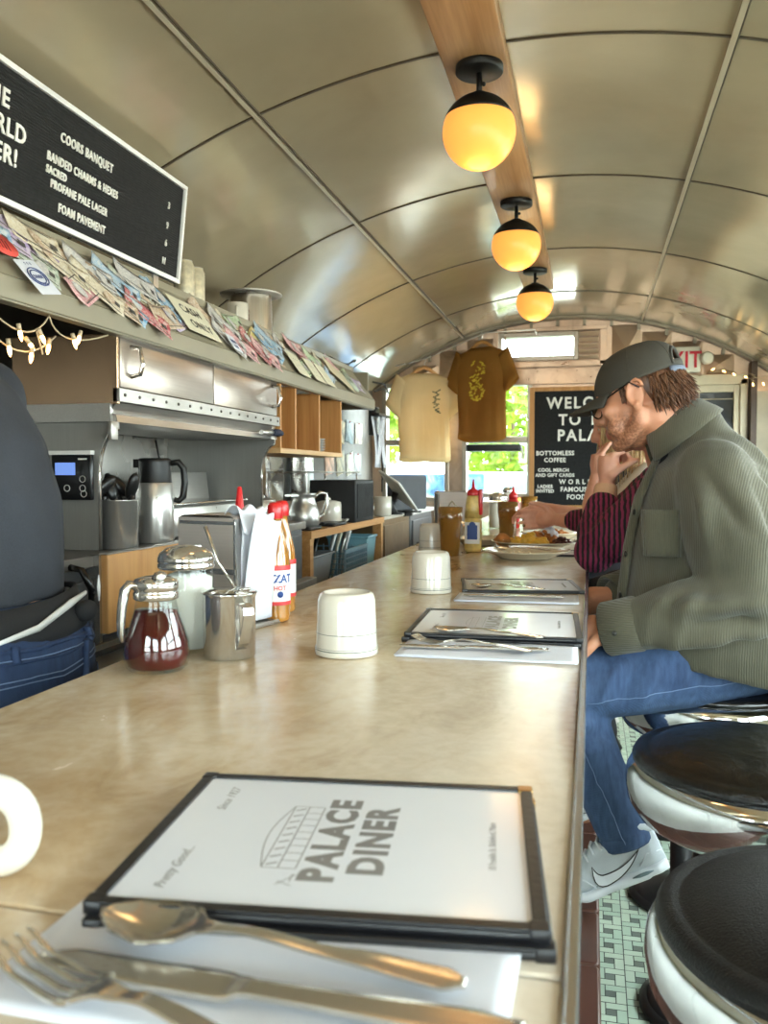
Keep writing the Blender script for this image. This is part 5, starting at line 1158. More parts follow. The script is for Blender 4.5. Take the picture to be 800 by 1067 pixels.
for x, y, lab in ((-1.27,6.40,'coat hook above the cream t-shirt'),(-.62,6.40,'coat hook above the brown t-shirt')):
    o = thing('coat_hook', lab, 'hook', (x, y, 2.17), 0, 'coat hooks under the far arch'); b = MB(); b.tube([(0,.08,0),(0,0,0),(.0,-.03,.03),(0,-.03,.06)], .007, 8); b.build('prong', WARM, o)
o = thing('black_tray', 'dark tray on the far window sill under the brown t-shirt', 'tray', (-.70, 6.40, 1.42)); b = MB(); b.rbox((0,0,0), (.40,.14,.05), .015); b.build('tray', BLACK, o); b = MB(); b.tube([(-.2,.06,0),(-.2,.1,-.08)], .008, 6); b.tube([(.2,.06,0),(.2,.1,-.08)], .008, 6); b.build('bracket', STEEL, o)
# ================================================================== PEOPLE
def skin_mat(name, a, c, beard='6b3f28', lip='a8584c'):
    t = NT(name); v = t.coord(); n_ = t.noise(v, 18, 4); f = t.noise(v, 160, 3)
    at = t.new('ShaderNodeAttribute', attribute_name='tint'); sp = t.new('ShaderNodeSeparateColor'); t.lk(at.outputs['Color'], sp.inputs[0])
    base = t.mix(t.new('ShaderNodeValue').outputs[0], a, c); t.n.remove([q for q in t.n if q.type == 'VALUE'][0])
    base = t.ramp(n_, [(.3, a), (.7, c)])
    mk = t.new('ShaderNodeMath', operation='MULTIPLY'); t.lk(sp.outputs[0], mk.inputs[0]); t.lk(t.ramp(f, [(.38, .25), (.6, 1.0)]), mk.inputs[1])
    base = t.mix(mk.outputs[0], base, beard); base = t.mix(sp.outputs[1], base, lip)
    t.base(base); t.set(Roughness=.48); t.b.inputs['Subsurface Weight'].default_value = .12; t.b.inputs['Subsurface Radius'].default_value = (.012, .005, .003); t.b.inputs['Subsurface Scale'].default_value = .5
    t.normal(t.bump(f, .12, .001)); return t.m
SKIN = skin_mat('skin_ruddy', 'c98a68', 'd99c7c'); SKIN2 = skin_mat('skin_pale', 'd3977c', 'e2ab92', lip='b05a54')

def head_prims(mb, H, fem=False):
    S = lambda c, r, sc=(1,1,1): mb.sphere(c, r, 12, sc, M=H)
    S((-.012,0,.032), 1, (.094,.076,.090)); S((.032,0,-.030), 1, (.060,.060,.088)); S((.02,0,.03), 1, (.078,.068,.075))
    j = .9 if fem else 1
    for s in (-1, 1):
        mb.tube([H @ V(p) for p in ((-.012,s*.058,-.03),(-.002,s*.056*j,-.062),(.035,s*.04*j,-.09),(.074,s*.014,-.102))], [.018,.019,.018,.017], 10)
        S((.062,s*.044,-.018), .024, (1,1,.9)); S((.084,s*.031,.022), .012, (.9,1.9,.7)); S((.058,s*.038,-.058), .026)
        S((-.012,s*.077,-.004), 1, (.019,.007,.031)); mb.tube([H @ V((-.014+.019*math.cos(a)-.004*math.sin(a), s*(.086+.004*(math.cos(a) < 0)), .002+.029*math.sin(a))) for a in np.linspace(-1.9, 2.9, 18).tolist()], .0052, 8); S((-.006,s*.082,-.030), 1, (.009,.006,.011)); S((.004,s*.081,-.008), .006)
        S((.103,s*.0115,-.034), .0095)
        mb.tube([H @ V(p) for p in ((.089,s*.018,.0125),(.0935,s*.031,.015),(.086,s*.045,.0115))], .0045, 6)
        mb.tube([H @ V(p) for p in ((.089,s*.019,-.0045),(.0915,s*.031,-.0065),(.085,s*.044,-.003))], .004, 6)
    S((.076,0,-.098), .019, (1,1.1,.9)); S((.078,0,-.062), 1, (.020,.030,.026))
    mb.tube([H @ V(p) for p in ((.088,0,.020),(.098,0,.000),(.112,0,-.022),(.116,0,-.031),(.098,0,-.040))], [.009,.0095,.011,.0105,.008], 10)
    mb.tube([H @ V(p) for p in ((.082,-.024,-.0665),(.097,-.008,-.0605),(.099,0,-.062),(.097,.008,-.0605),(.082,.024,-.0665))], [.003,.005,.0048,.005,.003], 8)
    mb.tube([H @ V(p) for p in ((.082,-.022,-.069),(.096,-.008,-.0735),(.097,0,-.074),(.096,.008,-.0735),(.082,.022,-.069))], [.003,.0055,.006,.0055,.003], 8)
def head_frame(c, fwd, scale=1.0):
    f = V(fwd).normalized(); l = V((0,0,1)).cross(f).normalized(); u = f.cross(l)
    Mx = Matrix((f, l, u)).transposed().to_4x4(); Mx.translation = V(c); return Mx @ Matrix.Scale(scale, 4)
def hand_prims(mb, wrist, d, palm, thumb_side, curls, sc=1.0, spread=.16, thumb=(.9,.5,.35)):
    """palm and five fingers; d = wrist to knuckles, palm = palm normal, thumb_side = +1/-1 along d x palm"""
    d = V(d).normalized(); palm = V(palm); palm = (palm-d*palm.dot(d)).normalized(); s = d.cross(palm)*thumb_side; w = V(wrist)
    mb.tube([w-d*.02*sc, w+d*.01*sc, w+d*.045*sc, w+d*.085*sc], [.024*sc,.026*sc,.034*sc,.034*sc], 12, sx=1)
    for k in range(4): mb.tube([w+d*.02*sc+s*(.012-.008*k)*sc, w+d*.088*sc+s*(.030-.0205*k)*sc], [.014*sc,.0118*sc], 8)
    Ls = ((.045,.027,.022),(.050,.031,.024),(.046,.029,.023),(.036,.022,.02))
    for k in range(4):
        p = w+d*(.088-.004*(k == 3))*sc+s*(.030-.0205*k)*sc; ang = 0; dd = (d+s*spread*(.5-k/3)).normalized(); pts = [p-dd*.015*sc, p]
        for L_, cu in zip(Ls[k], curls[k] if isinstance(curls[0], (tuple, list)) else curls):
            ang += cu; q = dd*math.cos(ang)+palm*math.sin(ang); p = p+q*L_*sc; pts.append(p)
        mb.tube(pts, [.0105*sc,.0104*sc,.0092*sc,.0085*sc,.0068*sc], 8); mb.sphere(pts[-1], .0068*sc, 6)
    p = w+d*.022*sc+s*.026*sc; pts = [w+d*.012*sc+s*.008*sc, p]; t0, t1, t2 = thumb
    dirs = [(s*t0+d*.7+palm*t1), (s*t0*.5+d+palm*(t1+t2)), (s*t0*.2+d+palm*(t1+1.6*t2))]
    for q, L_ in zip(dirs, (.040,.032,.026)): p = p+q.normalized()*L_*sc; pts.append(p)
    mb.tube(pts, [.014*sc,.0145*sc,.0125*sc,.0105*sc,.008*sc], 8); mb.sphere(pts[-1], .008*sc, 6)
def limb(mb, pts, rs, n=14): 
    mb.tube(pts, rs, n)
    for p, r in zip(pts, rs): mb.sphere(p, r*.99, 8)
def spine(mb, rows, n=28, pw=.85):
    """rows: (centre, half depth along x, half width along y)"""
    f = lambda q: math.copysign(abs(q)**pw, q)
    mb.loft([[(c[0]+hd*f(math.cos(a)), c[1]+hw*f(math.sin(a)), c[2]+(tl*math.cos(a) if True else 0)) for a in np.linspace(0, 2*PI, n+1)[:-1].tolist()] for c, hd, hw, tl in [(r if len(r) == 4 else (*r, 0)) for r in rows]])

def fabric(name, a, c, kind='plain', rough=.85, **k):
    t = NT(name); v = t.coord(); n_ = t.noise(v, 7, 4); f = t.noise(v, 380, 2)
    base = t.ramp(n_, [(.3, a), (.7, c)])
    if kind == 'cord':
        w = t.wave(t.coord(rot=k.get('rot', (0,0,0))), k.get('ws', 36), 1.2, k.get('axis', 'X'), 1, 1.5)
        base = t.mix(t.ramp(w, [(.15, .55), (.6, 0.0)]), base, k['dark']); nb = t.bump(w, .45, .002)
        t.normal(t.bump(f, .15, .001, nb)); t.set(**{'Sheen Weight': .2})
    elif kind == 'denim':
        w = t.wave(t.coord(rot=(.3,.7,.2)), 190, 1, 'DIAGONAL', 1); sl = t.noise(t.coord(scale=(18,18,3)), 6, 3)
        base = t.mix(.35, base, t.ramp(sl, [(.3, k['dark']), (.7, c)])); base = t.mix(t.ramp(w, [(.3, .25), (.7, 0.0)]), base, k['dark']); t.normal(t.bump(f, .3, .001))
    elif kind == 'stripe':
        w = t.wave(t.coord(), k.get('ws', 11), 1.6, k.get('axis', 'Y'), 1, 2); base = t.mix(t.ramp(w, [(.42, 0.0), (.58, 1.0)]), base, k['dark']); t.normal(t.bump(f, .2, .001))
    else:
        base = t.mix(.3, base, t.ramp(f, [(.35, a), (.65, c)])); t.normal(t.bump(f, .25, .001))
    t.base(base); t.set(Roughness=rough); return t.m
def strands(name, parent, mat_, roots, seed=1, r0=.003, seg=5):
    """tapered locks: (root, direction, length, bend vector)"""
    b = MB()
    for p, d, L_, bend in roots:
        p = V(p); d = V(d); bend = V(bend); pts = [p+d*L_*s+bend*s*s for s in np.linspace(0, 1, seg+1).tolist()]
        b.tube(pts, [r0*(1-.15*i) if i < seg else r0*.15 for i in range(seg+1)], 6)
    return b.build(name, mat_, parent)
def hair_mat(name, a, c):
    t = NT(name); v = t.coord(scale=(60,60,12)); n_ = t.noise(v, 3, 4); t.base(t.ramp(n_, [(.3, a), (.7, c)])); t.set(Roughness=.45); t.normal(t.bump(n_, .5, .003)); return t.m
DARKTEE = fabric('black_cotton', '15161a', '222429')

# ---------------------------------------------------------------- shoes
def shoe(parent, heel, fwd, pitch, mats, side=1):
    """sneaker: local x to the toe, z up; sole bends at the ball"""
    f = V(fwd).normalized(); l = V((0,0,1)).cross(f); F = Matrix((f, l, V((0,0,1)))).transposed().to_4x4(); F.translation = V(heel)
    F = F @ Matrix.Rotation(pitch, 4, 'Y')
    def bend(p):
        x, y, z = p
        if x > .17: 
            k = min(1, (x-.17)/.03); a = -pitch*.95*k*.98; dx = x-.17; return V((.17+dx*math.cos(a)+z*math.sin(a)*0, y, z+dx*math.sin(-a)))
        return V(p)
    W_ = [(0,.020),(.02,.033),(.07,.036),(.12,.036),(.18,.046),(.22,.046),(.26,.036),(.285,.020),(.295,.006)]
    T_ = [(0,.100),(.02,.112),(.055,.098),(.085,.112),(.12,.100),(.17,.075),(.22,.062),(.26,.054),(.285,.044),(.295,.03)]
    def sec(x, z0, z1, w, n=20): return [F @ bend((x, w*math.copysign(abs(math.cos(a))**.7, math.cos(a)), z0+(z1-z0)*(.5+.5*math.copysign(abs(math.sin(a))**.75, math.sin(a))))) for a in np.linspace(0, 2*PI, n+1)[:-1].tolist()]
    xs = np.linspace(0, .295, 40).tolist()
    b = MB(); b.loft([sec(x, .003 if .04 < x < .24 else .006, .026+.008*(1-x/.3), prof(x, W_)*1.06) for x in xs]); b.build('sole', mats[1], parent)
    wid = lambda x, z: prof(x, W_)*(1-.30*max(0, (z-.03)/max(.03, prof(x, T_)-.03))**1.6)
    b = MB(); R = []
    for x in xs:
        tz = prof(x, T_); ring = []
        for a in np.linspace(0, 2*PI, 25)[:-1].tolist():
            z = .022+(tz-.022)*(.5+.5*math.copysign(abs(math.sin(a))**.8, math.sin(a))); ring.append(F @ bend((x, wid(x, z)*math.copysign(abs(math.cos(a))**.6, math.cos(a)), z)))
        R.append(ring)
    b.loft(R); b.build('upper', mats[0], parent)
    b = MB()
    for k in range(6):
        x = .095+k*.017; z = prof(x, T_)+.002; b.tube([F @ bend((x-.004, -.024, z-.012)), F @ bend((x, -.010, z+.001)), F @ bend((x+.004, .010, z+.001)), F @ bend((x, .024, z-.012))], .0028, 6)
    b.tube([F @ bend(p) for p in ((.09,-.004,.113),(.075,-.026,.128),(.065,-.034,.105))], .0024, 6); b.tube([F @ bend(p) for p in ((.09,.004,.113),(.10,-.03,.118),(.115,-.038,.09))], .0024, 6)
    b.build('lace', mats[1], parent)
    # swoosh on both flanks
    def bz(p0, p1, p2, n=12): return [tuple(p0[i]*(1-s)**2+2*p1[i]*s*(1-s)+p2[i]*s*s for i in (0, 1)) for s in np.linspace(0, 1, n).tolist()]
    top = bz((.040,.072),(.085,.044),(.128,.048),14)+bz((.128,.048),(.140,.052),(.142,.070),6)[1:]
    bot = bz((.040,.072),(.080,.030),(.128,.026),14)+bz((.128,.026),(.158,.028),(.142,.070),6)[1:]
    for s in (-1, 1):
        P = lambda q, o: F @ bend((q[0], s*(wid(q[0], q[1])+o), q[1]))
        b = MB(); A = [b.bm.verts.new(P(q, .0016)) for q in top]; B = [b.bm.verts.new(P(q, .0016)) for q in bot]
        for i in range(len(A)-1): b._f([A[i], A[i+1], B[i+1], B[i]])
        m = b.build('side_emblem', mats[1], parent, norm=False)
        b = MB(); b.tube([P(q, .0017) for q in top+bot[::-1][1:-1]], .0011, 6, closed=True); b.build('emblem_outline', INK, m)
        b = MB(); b.tube([P((x, .024), .004) for x in (.03,.045,.06,.075)], [.001,.004,.004,.001], 6, sx=.5); b.build('sole_slot', M('slot_grey', '6d7f86', .3), parent)
    b = MB(); b.tube([F @ bend((.040+.036*math.cos(a), .027*math.sin(a), .104-.012*math.cos(a*2))) for a in np.linspace(0, 2*PI, 25)[:-1].tolist()], .008, 8, closed=True); b.build('ankle_padding', mats[0], parent)
    b = MB()
    for s in (-1, 1): b.tube([F @ bend((x, s*(wid(x, z)+.0008), z)) for x, z in ((.15,.03),(.165,.05),(.19,.062),(.21,.06))], .0016, 5); b.tube([F @ bend((x, s*(wid(x, z)+.0006), z)) for x, z in ((.0,.05),(.03,.058),(.05,.04))], .0014, 5)
    b.build('seam', mats[1], parent)
SHW = M('sneaker_mesh', 'c6cdd3', .75, bump=.35, bs=420); SHS = M('sneaker_white', 'dfe3e8', .5)

# ================================================================== MAN IN THE GREEN JACKET
man = thing('person', 'man in grey cap, glasses, green corduroy jacket and jeans seated on a stool', 'person', (0,0,0))
HM = head_frame((.105, 2.03, 1.394), (-math.cos(.33)*math.cos(.25), math.sin(.33)*math.cos(.25), -math.sin(.25)), .93)
mb = MB(); head_prims(mb, HM)
limb(mb, [HM @ V((-.03,0,-.05)), (.18,2.035,1.315), (.235,2.04,1.235)], [.056,.057,.07])
spine(mb, [((.34,2.04,.80),.09,.13),((.34,2.04,.88),.12,.16),((.32,2.04,1.0),.11,.14),((.28,2.04,1.12),.115,.15),((.25,2.04,1.2),.10,.15),((.23,2.04,1.26),.06,.10)])
limb(mb, [(.25,1.89,1.205),(.275,1.82,1.08),(.29,1.775,.985),(.16,1.765,.94),(.045,1.785,.912)], [.055,.05,.042,.038,.027])
limb(mb, [(.25,2.19,1.205),(.24,2.26,1.08),(.235,2.28,.985),(.12,2.22,.945),(.05,2.16,.925)], [.055,.05,.042,.038,.027])
hand_prims(mb, (.052,1.782,.912), (-1,.30,-.20), (.05,.15,-1), 1, ((.35,.5,.35),)*4, 1.0)
hand_prims(mb, (.055,2.165,.925), (-1,-.35,-.20), (.05,-.1,-1), -1, ((.35,.5,.35),)*4, 1.0)
limb(mb, [(.34,1.94,.86),(.15,1.875,.815),(-.05,1.84,.785),(-.01,1.835,.66),(.085,1.825,.455),(.10,1.825,.42)], [.08,.07,.055,.048,.036,.034])
limb(mb, [(.34,2.14,.86),(.14,2.18,.82),(-.08,2.2,.79),(-.04,2.2,.66),(.055,2.2,.455),(.07,2.2,.42)], [.08,.07,.055,.048,.036,.034])
limb(mb, [(.095,1.825,.42),(.02,1.825,.37)], [.034,.026]); limb(mb, [(.065,2.2,.42),(-.01,2.2,.37)], [.034,.026])
me = remesh(mb, .0045, 3, 'body', .45)
HI = HM.inverted()
def face_paint(HI, beard=True):
    A = np.array(HI, np.float32)
    def fn(c):
        l = c @ A[:3, :3].T+A[:3, 3]; x, y, z = l[:, 0], l[:, 1], l[:, 2]; sm = lambda e0, e1, q: np.clip((q-e0)/(e1-e0), 0, 1)
        inh = (np.linalg.norm(l, axis=1) < .16)
        bd = sm(-.022, -.05, z)*sm(-.02, .012, x)*inh*.75 + sm(-.035,-.05,z)*sm(.075,.09,x)*.2*inh
        bd = np.clip(bd, 0, .8) if beard else bd*0
        lp = (x > .086)*(z < -.056)*(z > -.080)*(np.abs(y) < .022)*inh*.8
        brow = np.exp(-((z-.026)/.005)**2)*(x > .06)*(np.abs(y) > .014)*(np.abs(y) < .05)*inh*.9
        return np.stack([np.clip(bd+brow, 0, 1), lp, lp*0], 1)
    return fn
paint(me, face_paint(HI)); link('body', me, SKIN, man)
def eyes(parent, H):
    for s in (-1, 1):
        b = MB(); b.sphere((.0795,s*.031,.004), .0115, 12, M=H); e_ = b.build('eye', M('eye_white', 'e9e4dc', .15), parent)
        b = MB(); b.lathe([(0,.0),(.0058,-.001)], 16, M=H @ Matrix.Translation((.0912,s*.031,.003)) @ Matrix.Rotation(PI/2, 4, 'Y')); b.build('iris', M('iris_dark', '3a2a1c', .1), e_, norm=False)
eyes(man, HM)
# hair under the cap
HAIR1 = hair_mat('auburn_hair', '3d2618', '7a5238'); rn = random.Random(8)
mb = MB(); mb.sphere((-.020,0,.020), 1, 14, (.093,.079,.072), M=HM); h = remesh(mb, .006, 2, 'hair'); h = cutplane(h, HM @ V((-.034,0,0)), (HM.to_3x3() @ V((1,0,-.25))).normalized())
h = link('hair', h, HAIR1, man)
roots = []
for k in range(420):
    a = rn.uniform(PI*.60, PI*1.40); zz = rn.uniform(-.030, .035); q = math.sqrt(max(.05, 1-((zz-.020)/.074)**2))
    p = HM @ V((-.022+.093*q*math.cos(a), .080*q*math.sin(a), zz)); R3_ = HM.to_3x3()
    out = R3_ @ V((math.cos(a)*.22-.05+rn.uniform(-.25,.25), math.sin(a)*.15, -1)); roots.append((p, out.normalized(), rn.uniform(.022,.042), R3_ @ V((math.cos(a)*.010*rn.random(), math.sin(a)*.008, 0))))
strands('hair_locks', h, HAIR1, roots, r0=.0034)
roots = []
for s in (-1, 1):
    for k in range(60):
        p = HM @ V((rn.uniform(.012,.024), s*(.070+rn.uniform(-.002,.003)), rn.uniform(-.004,.03))); roots.append((p, HM.to_3x3() @ V((rn.uniform(-.1,.2), s*.05, -1)).normalized(), rn.uniform(.006,.016), V((0,0,0))))
strands('sideburn', h, HAIR1, roots, r0=.0022)
# cap
CAPM = fabric('washed_grey_canvas', '34312c', '474339', rough=.9)
cap = None
mb = MB(); NA, NE = 56, 18; rows = []
for j in range(NE+1):
    row = []
    for i in range(NA):
        a = 2*PI*i/NA; e_ = PI/2*(j/NE); z0 = .028-.016*math.cos(a); 
        rx = .108+.006*math.cos(a); ry = .0875; hh = .100
        ce = math.cos(e_)**.75; row.append(HM @ V((-.010+rx*ce*math.cos(a), ry*ce*math.sin(a), z0*(1-j/NE)+.022*(j/NE)+hh*math.sin(e_)**.95*1.0)))
    rows.append([mb.bm.verts.new(p) for p in row])
for j in range(NE):
    for i in range(NA):
        a = 2*PI*(i+.5)/NA; da = abs(a-PI); el = j/NE
        if (da/.50)**2+((el-.02)/.36)**2 < 1 and el > .075: continue
        q = mb._f([rows[j][i], rows[j][(i+1) % NA], rows[j+1][(i+1) % NA], rows[j+1][i]], True)
cap = mb.build('cap', CAPM, man, solid=.004, norm=False)
b = MB(); pts = []
for q in np.linspace(0, 2*PI, 33)[:-1].tolist():
    a = PI+.50*math.sin(q); e_ = PI/2*max(.03, .02+.36*math.cos(q)); ce = math.cos(e_)**.75; j = e_/(PI/2); z0 = .028-.016*math.cos(a)
    if math.cos(q) > -.15: pts.append(HM @ V((-.010+(.109+.006*math.cos(a))*ce*math.cos(a), .0885*ce*math.sin(a), z0*(1-j)+.022*j+.1*math.sin(e_)**.95)))
pts = sorted(pts, key=lambda p: (HI @ p).y); b.tube(pts, .004, 8); b.build('opening_binding', CAPM, cap)
b = MB()
b.sheet(lambda u, v: (0,0,0), 1, 1, .001) if False else None
def brim(u, v):
    a = (u-.5)*2.05; r0x, r0y = .104, .084; r1 = 1+.82*v*math.cos(a)**.8 if abs(a) < PI/2 else 1
    return HM @ V((-.010+r0x*math.cos(a)*r1+.0, r0y*math.sin(a)*(1+.10*v*math.cos(a)), .016+.022*(1-math.cos(a))*0+.006-.006*v-.010*v*v-.020*(math.sin(a)**2)*v))
b.grid(brim, 28, 10); b.build('brim', CAPM, cap, solid=.005, norm=False)
b = MB(); b.sphere((-.010,0,.124), .006, 8, (1,1,.6), M=HM); b.build('top_button', CAPM, cap)
b = MB()
for k in range(6):
    a0 = PI/6+k*PI/3; b.tube([HM @ V((-.010+(.110+.006*math.cos(a0))*math.cos(e_)**.75*math.cos(a0), .0895*math.cos(e_)**.75*math.sin(a0), (.028-.016*math.cos(a0))*(1-e_/(PI/2))+.022*(e_/(PI/2))+.1015*math.sin(e_)**.95)) for e_ in np.linspace(.05, 1.5, 14).tolist()], .0012, 5)
b.build('panel_seam', CAPM, cap)
b = MB(); 
pp = [HM @ V((-.010+.104*math.cos(a), .089*math.sin(a), .036)) for a in np.linspace(PI-.62, PI+.62, 12).tolist()]
b.tube(pp, .007, 8, sx=.35); b.build('back_strap', fabric('strap_blue_grey', '5b6270', '717888'), cap)
# glasses
b = MB(); FR = M('glasses_black', '101012', .25)
for s in (-1, 1):
    b.tube([HM @ V(p) for p in ((.100,s*.052,-.002),(.05,s*.076,.012),(-.006,s*.090,.028),(-.026,s*.088,.010))], .0019, 6)
    b.tube([HM @ V((.108-.012*(1-math.cos(a))*.5, s*(.031+.022*math.cos(a)), -.006+.019*math.sin(a))) for a in np.linspace(0, 2*PI, 25)[:-1].tolist()], .0018, 6, closed=True)
b.tube([HM @ V(p) for p in ((.110,-.010,.006),(.114,0,.009),(.110,.010,.006))], .0018, 6)
g = b.build('glasses', FR, man)
b = MB()
for s in (-1, 1): b.lathe([(0,0),(.021,.0)], 20, M=HM @ Matrix.Translation((.107,s*.031,-.006)) @ Matrix.Rotation(PI/2, 4, 'Y'), sy=1.05, sx=.9)
b.build('lens', CLEAR, g, norm=False)
# jacket : olive corduroy overshirt
CORD = fabric('olive_corduroy', '4d4b3b', '5f5b49', 'cord', .9, dark='4a483a', ws=74, axis='X', rot=(0,0,.35)); 
CORDS = fabric('olive_corduroy_sleeve', '4d4b3b', '5f5b49', 'cord', .9, dark='4a483a', ws=74, axis='Z')
mb = MB()
spine(mb, [((.285,2.03,.812),.212,.262,-.055),((.282,2.03,.855),.214,.262,-.04),((.280,2.03,.93),.212,.240,-.015),((.282,2.03,1.0),.205,.220),((.282,2.035,1.09),.195,.218),((.265,2.04,1.17),.155,.212),((.250,2.04,1.225),.122,.200),((.238,2.04,1.268),.086,.162,.02),((.226,2.037,1.298),.066,.112,.035),((.212,2.036,1.330),.052,.074,.05)])
SL = [(.245,1.885,1.215),(.262,1.835,1.13),(.283,1.795,1.05),(.285,1.77,.985),(.225,1.762,.958),(.14,1.765,.938),(.072,1.778,.920)]
limb(mb, SL, [.082,.090,.090,.080,.070,.061,.050], 18)
limb(mb, [(.245,2.195,1.215),(.25,2.25,1.12),(.245,2.285,1.02),(.235,2.29,.985),(.18,2.25,.962),(.12,2.21,.942),(.075,2.175,.928)], [.08,.085,.08,.076,.068,.06,.05], 18)
me = remesh(mb, .0085, 5, 'jacket', .5)
me = folds(me, [
 ([(.165,1.80,1.235),(.21,1.765,1.16),(.235,1.75,1.06),(.245,1.735,.98)], .016, 0.0180),
 ([(.20,1.80,1.245),(.26,1.75,1.16),(.295,1.735,1.08)], .014, -0.0162),
 ([(.33,1.83,1.20),(.365,1.80,1.10),(.36,1.74,1.01)], .018, 0.0216),
 ([(.30,1.80,1.19),(.335,1.755,1.10),(.325,1.725,1.02)], .013, -0.0180),
 ([(.36,1.73,1.00),(.29,1.70,.985),(.22,1.70,.975),(.15,1.71,.965)], .016, 0.0216),
 ([(.34,1.74,.965),(.27,1.70,.945),(.20,1.70,.94)], .012, -0.0198),
 ([(.33,1.745,.93),(.26,1.705,.905),(.18,1.71,.895),(.12,1.72,.89)], .015, 0.0198),
 ([(.20,1.70,1.00),(.17,1.705,.955),(.155,1.715,.90)], .010, 0.0144), ([(.165,1.71,.995),(.14,1.715,.95),(.125,1.725,.90)], .009, -0.0126),
 ([(.135,1.72,.98),(.11,1.725,.94),(.10,1.735,.895)], .009, 0.0144),
 ([(.42,1.86,1.16),(.45,1.84,1.05),(.42,1.83,.95),(.36,1.82,.90)], .02, 0.0234), ([(.45,1.90,1.12),(.47,1.88,1.0),(.45,1.86,.90)], .016, -0.0180),
 ([(.40,1.84,1.02),(.34,1.82,.93),(.26,1.815,.875)], .016, -0.0198), ([(.42,1.84,.90),(.32,1.82,.86),(.20,1.83,.855)], .018, 0.0180),
 ([(.11,1.86,1.17),(.09,1.87,1.05),(.085,1.87,.95)], .018, 0.0180), ([(.14,1.84,1.15),(.12,1.83,1.05),(.11,1.83,.97)], .016, -0.0180), ([(.18,1.835,1.02),(.14,1.82,.96),(.10,1.83,.92)], .015, 0.0162),
 ([(.22,1.87,1.285),(.27,1.86,1.265),(.33,1.90,1.22)], .012, 0.0108), ([(.30,1.95,1.31),(.36,1.93,1.22),(.42,1.92,1.10)], .018, 0.0144), ([(.26,1.93,1.30),(.33,1.88,1.20),(.38,1.85,1.10)], .012, -0.0126),
])
me = wobble(me, .006, (9, 9, 7), 3); me = wobble(me, .002, (30, 30, 22), 9)
me = cutplane(me, (.056,1.77,.917), (-.95,.10,-.16)) if False else me
jk = link('jacket', me, CORD, man)
def ringline(c, ax, r, n=28, wob=0): 
    ax = V(ax).normalized(); u = ax.orthogonal().normalized(); w_ = ax.cross(u); return [V(c)+(u*math.cos(a)+w_*math.sin(a))*(r+wob*math.sin(3*a)) for a in np.linspace(0, 2*PI, n+1)[:-1].tolist()]
for (c0, c1, r) in (((.098,1.772,.926),(.030,1.790,.907),.051),((.11,2.20,.94),(.045,2.155,.922),.051)):
    b = MB(); ax = V(c1)-V(c0); b.loft([ringline(V(c0)+ax*q, ax, r+dr, 28, .0015) for q, dr in ((0,.001),(.08,.005),(.5,.004),(.95,.004),(1,.001),(.96,-.004),(.5,-.005))], cap=False); b.build('cuff', CORDS, jk)
    b = MB(); b.sphere(V(c0)*.25+V(c1)*.75+V((0,-.055 if c0[1] < 2 else .055,0)), .006, 8); b.build('cuff_button', M('dark_button', '2b2a24', .3), jk)
# collar : stand and fold leaning with the neck
ax = V((-.62,0,.78)); cc = V((.178,2.036,1.328))
def cring(h, r, sq=1.0): 
    a_ = ax.normalized(); f_ = V((-.78,0,-.62)); l_ = V((0,-1,0)); return [cc+a_*h+(f_*math.cos(a)*r*1.08+l_*math.sin(a)*r*.98) for a in np.linspace(.62, 2*PI-.62, 40).tolist()]
b = MB(); b.loft([cring(-.024,.064), cring(.006,.058), cring(.018,.061), cring(.022,.066), cring(.014,.074), cring(-.006,.083), cring(-.024,.091), cring(-.036,.095)], closed=False, cap=False); b.build('collar', CORD, jk, solid=.004, norm=False)
b = MB(); b.tube([(.142,1.99,1.262),(.10,1.955,1.17),(.078,1.945,1.06),(.066,1.94,.95),(.066,1.93,.875)], [.006,.008,.008,.008,.007], 8, sx=1.6); b.build('front_placket', CORD, jk)
b = MB(); b.tube([(.215,1.838,1.255),(.225,1.800,1.20),(.215,1.79,1.14),(.205,1.805,1.08)], .0025, 6); b.tube([(.25,1.855,1.272),(.31,1.865,1.235),(.345,1.88,1.18)], .0025, 6); b.build('seam_line', CORD, jk)
b = MB()
for k, (x, y, z) in enumerate(((.094,1.947,1.14),(.077,1.938,1.05),(.067,1.934,.96))): b.sphere((x-.004,y-.006,z), .0075, 8, (.5,1,1))
b.build('front_button', M('dark_button', '2b2a24', .3), jk)
b = MB(); b.grid(lambda u, v: (.105+.075*u-.006*v, 1.838-.012*math.sin(u*PI)-.012*u, 1.055+.095*v), 6, 6); b.build('chest_pocket', CORD, jk, solid=.005, norm=False)
# dark t-shirt showing at the open neck
mb = MB(); spine(mb, [((.265,2.035,1.0),.175,.13),((.25,2.035,1.15),.12,.12),((.215,2.035,1.24),.070,.08),((.185,2.036,1.285),.050,.055,.03)]); link('t_shirt', remesh(mb, .01, 3, 't_shirt'), DARKTEE, man)
# jeans
DENIM = fabric('blue_denim', '34496e', '56719b', 'denim', .85, dark='22334f')
mb = MB()
mb.sphere((.345,2.04,.86), 1, 14, (.135,.19,.10))
LL = [(.335,1.935,.868),(.24,1.895,.842),(.14,1.868,.820),(.05,1.85,.800),(-.035,1.842,.782),(-.055,1.840,.755)]
limb(mb, LL, [.108,.100,.092,.085,.078,.070], 18)
limb(mb, [(-.055,1.84,.765),(-.025,1.837,.70),(.005,1.834,.63),(.042,1.830,.55),(.080,1.826,.462)], [.073,.068,.064,.057,.052], 18)
limb(mb, [(.335,2.145,.868),(.14,2.19,.83),(-.06,2.21,.80),(-.085,2.21,.765)], [.105,.092,.078,.072], 16)
limb(mb, [(-.085,2.21,.775),(-.04,2.21,.63),(.05,2.2,.46)], [.074,.064,.052], 16)
me = remesh(mb, .007, 4, 'jeans', .5)
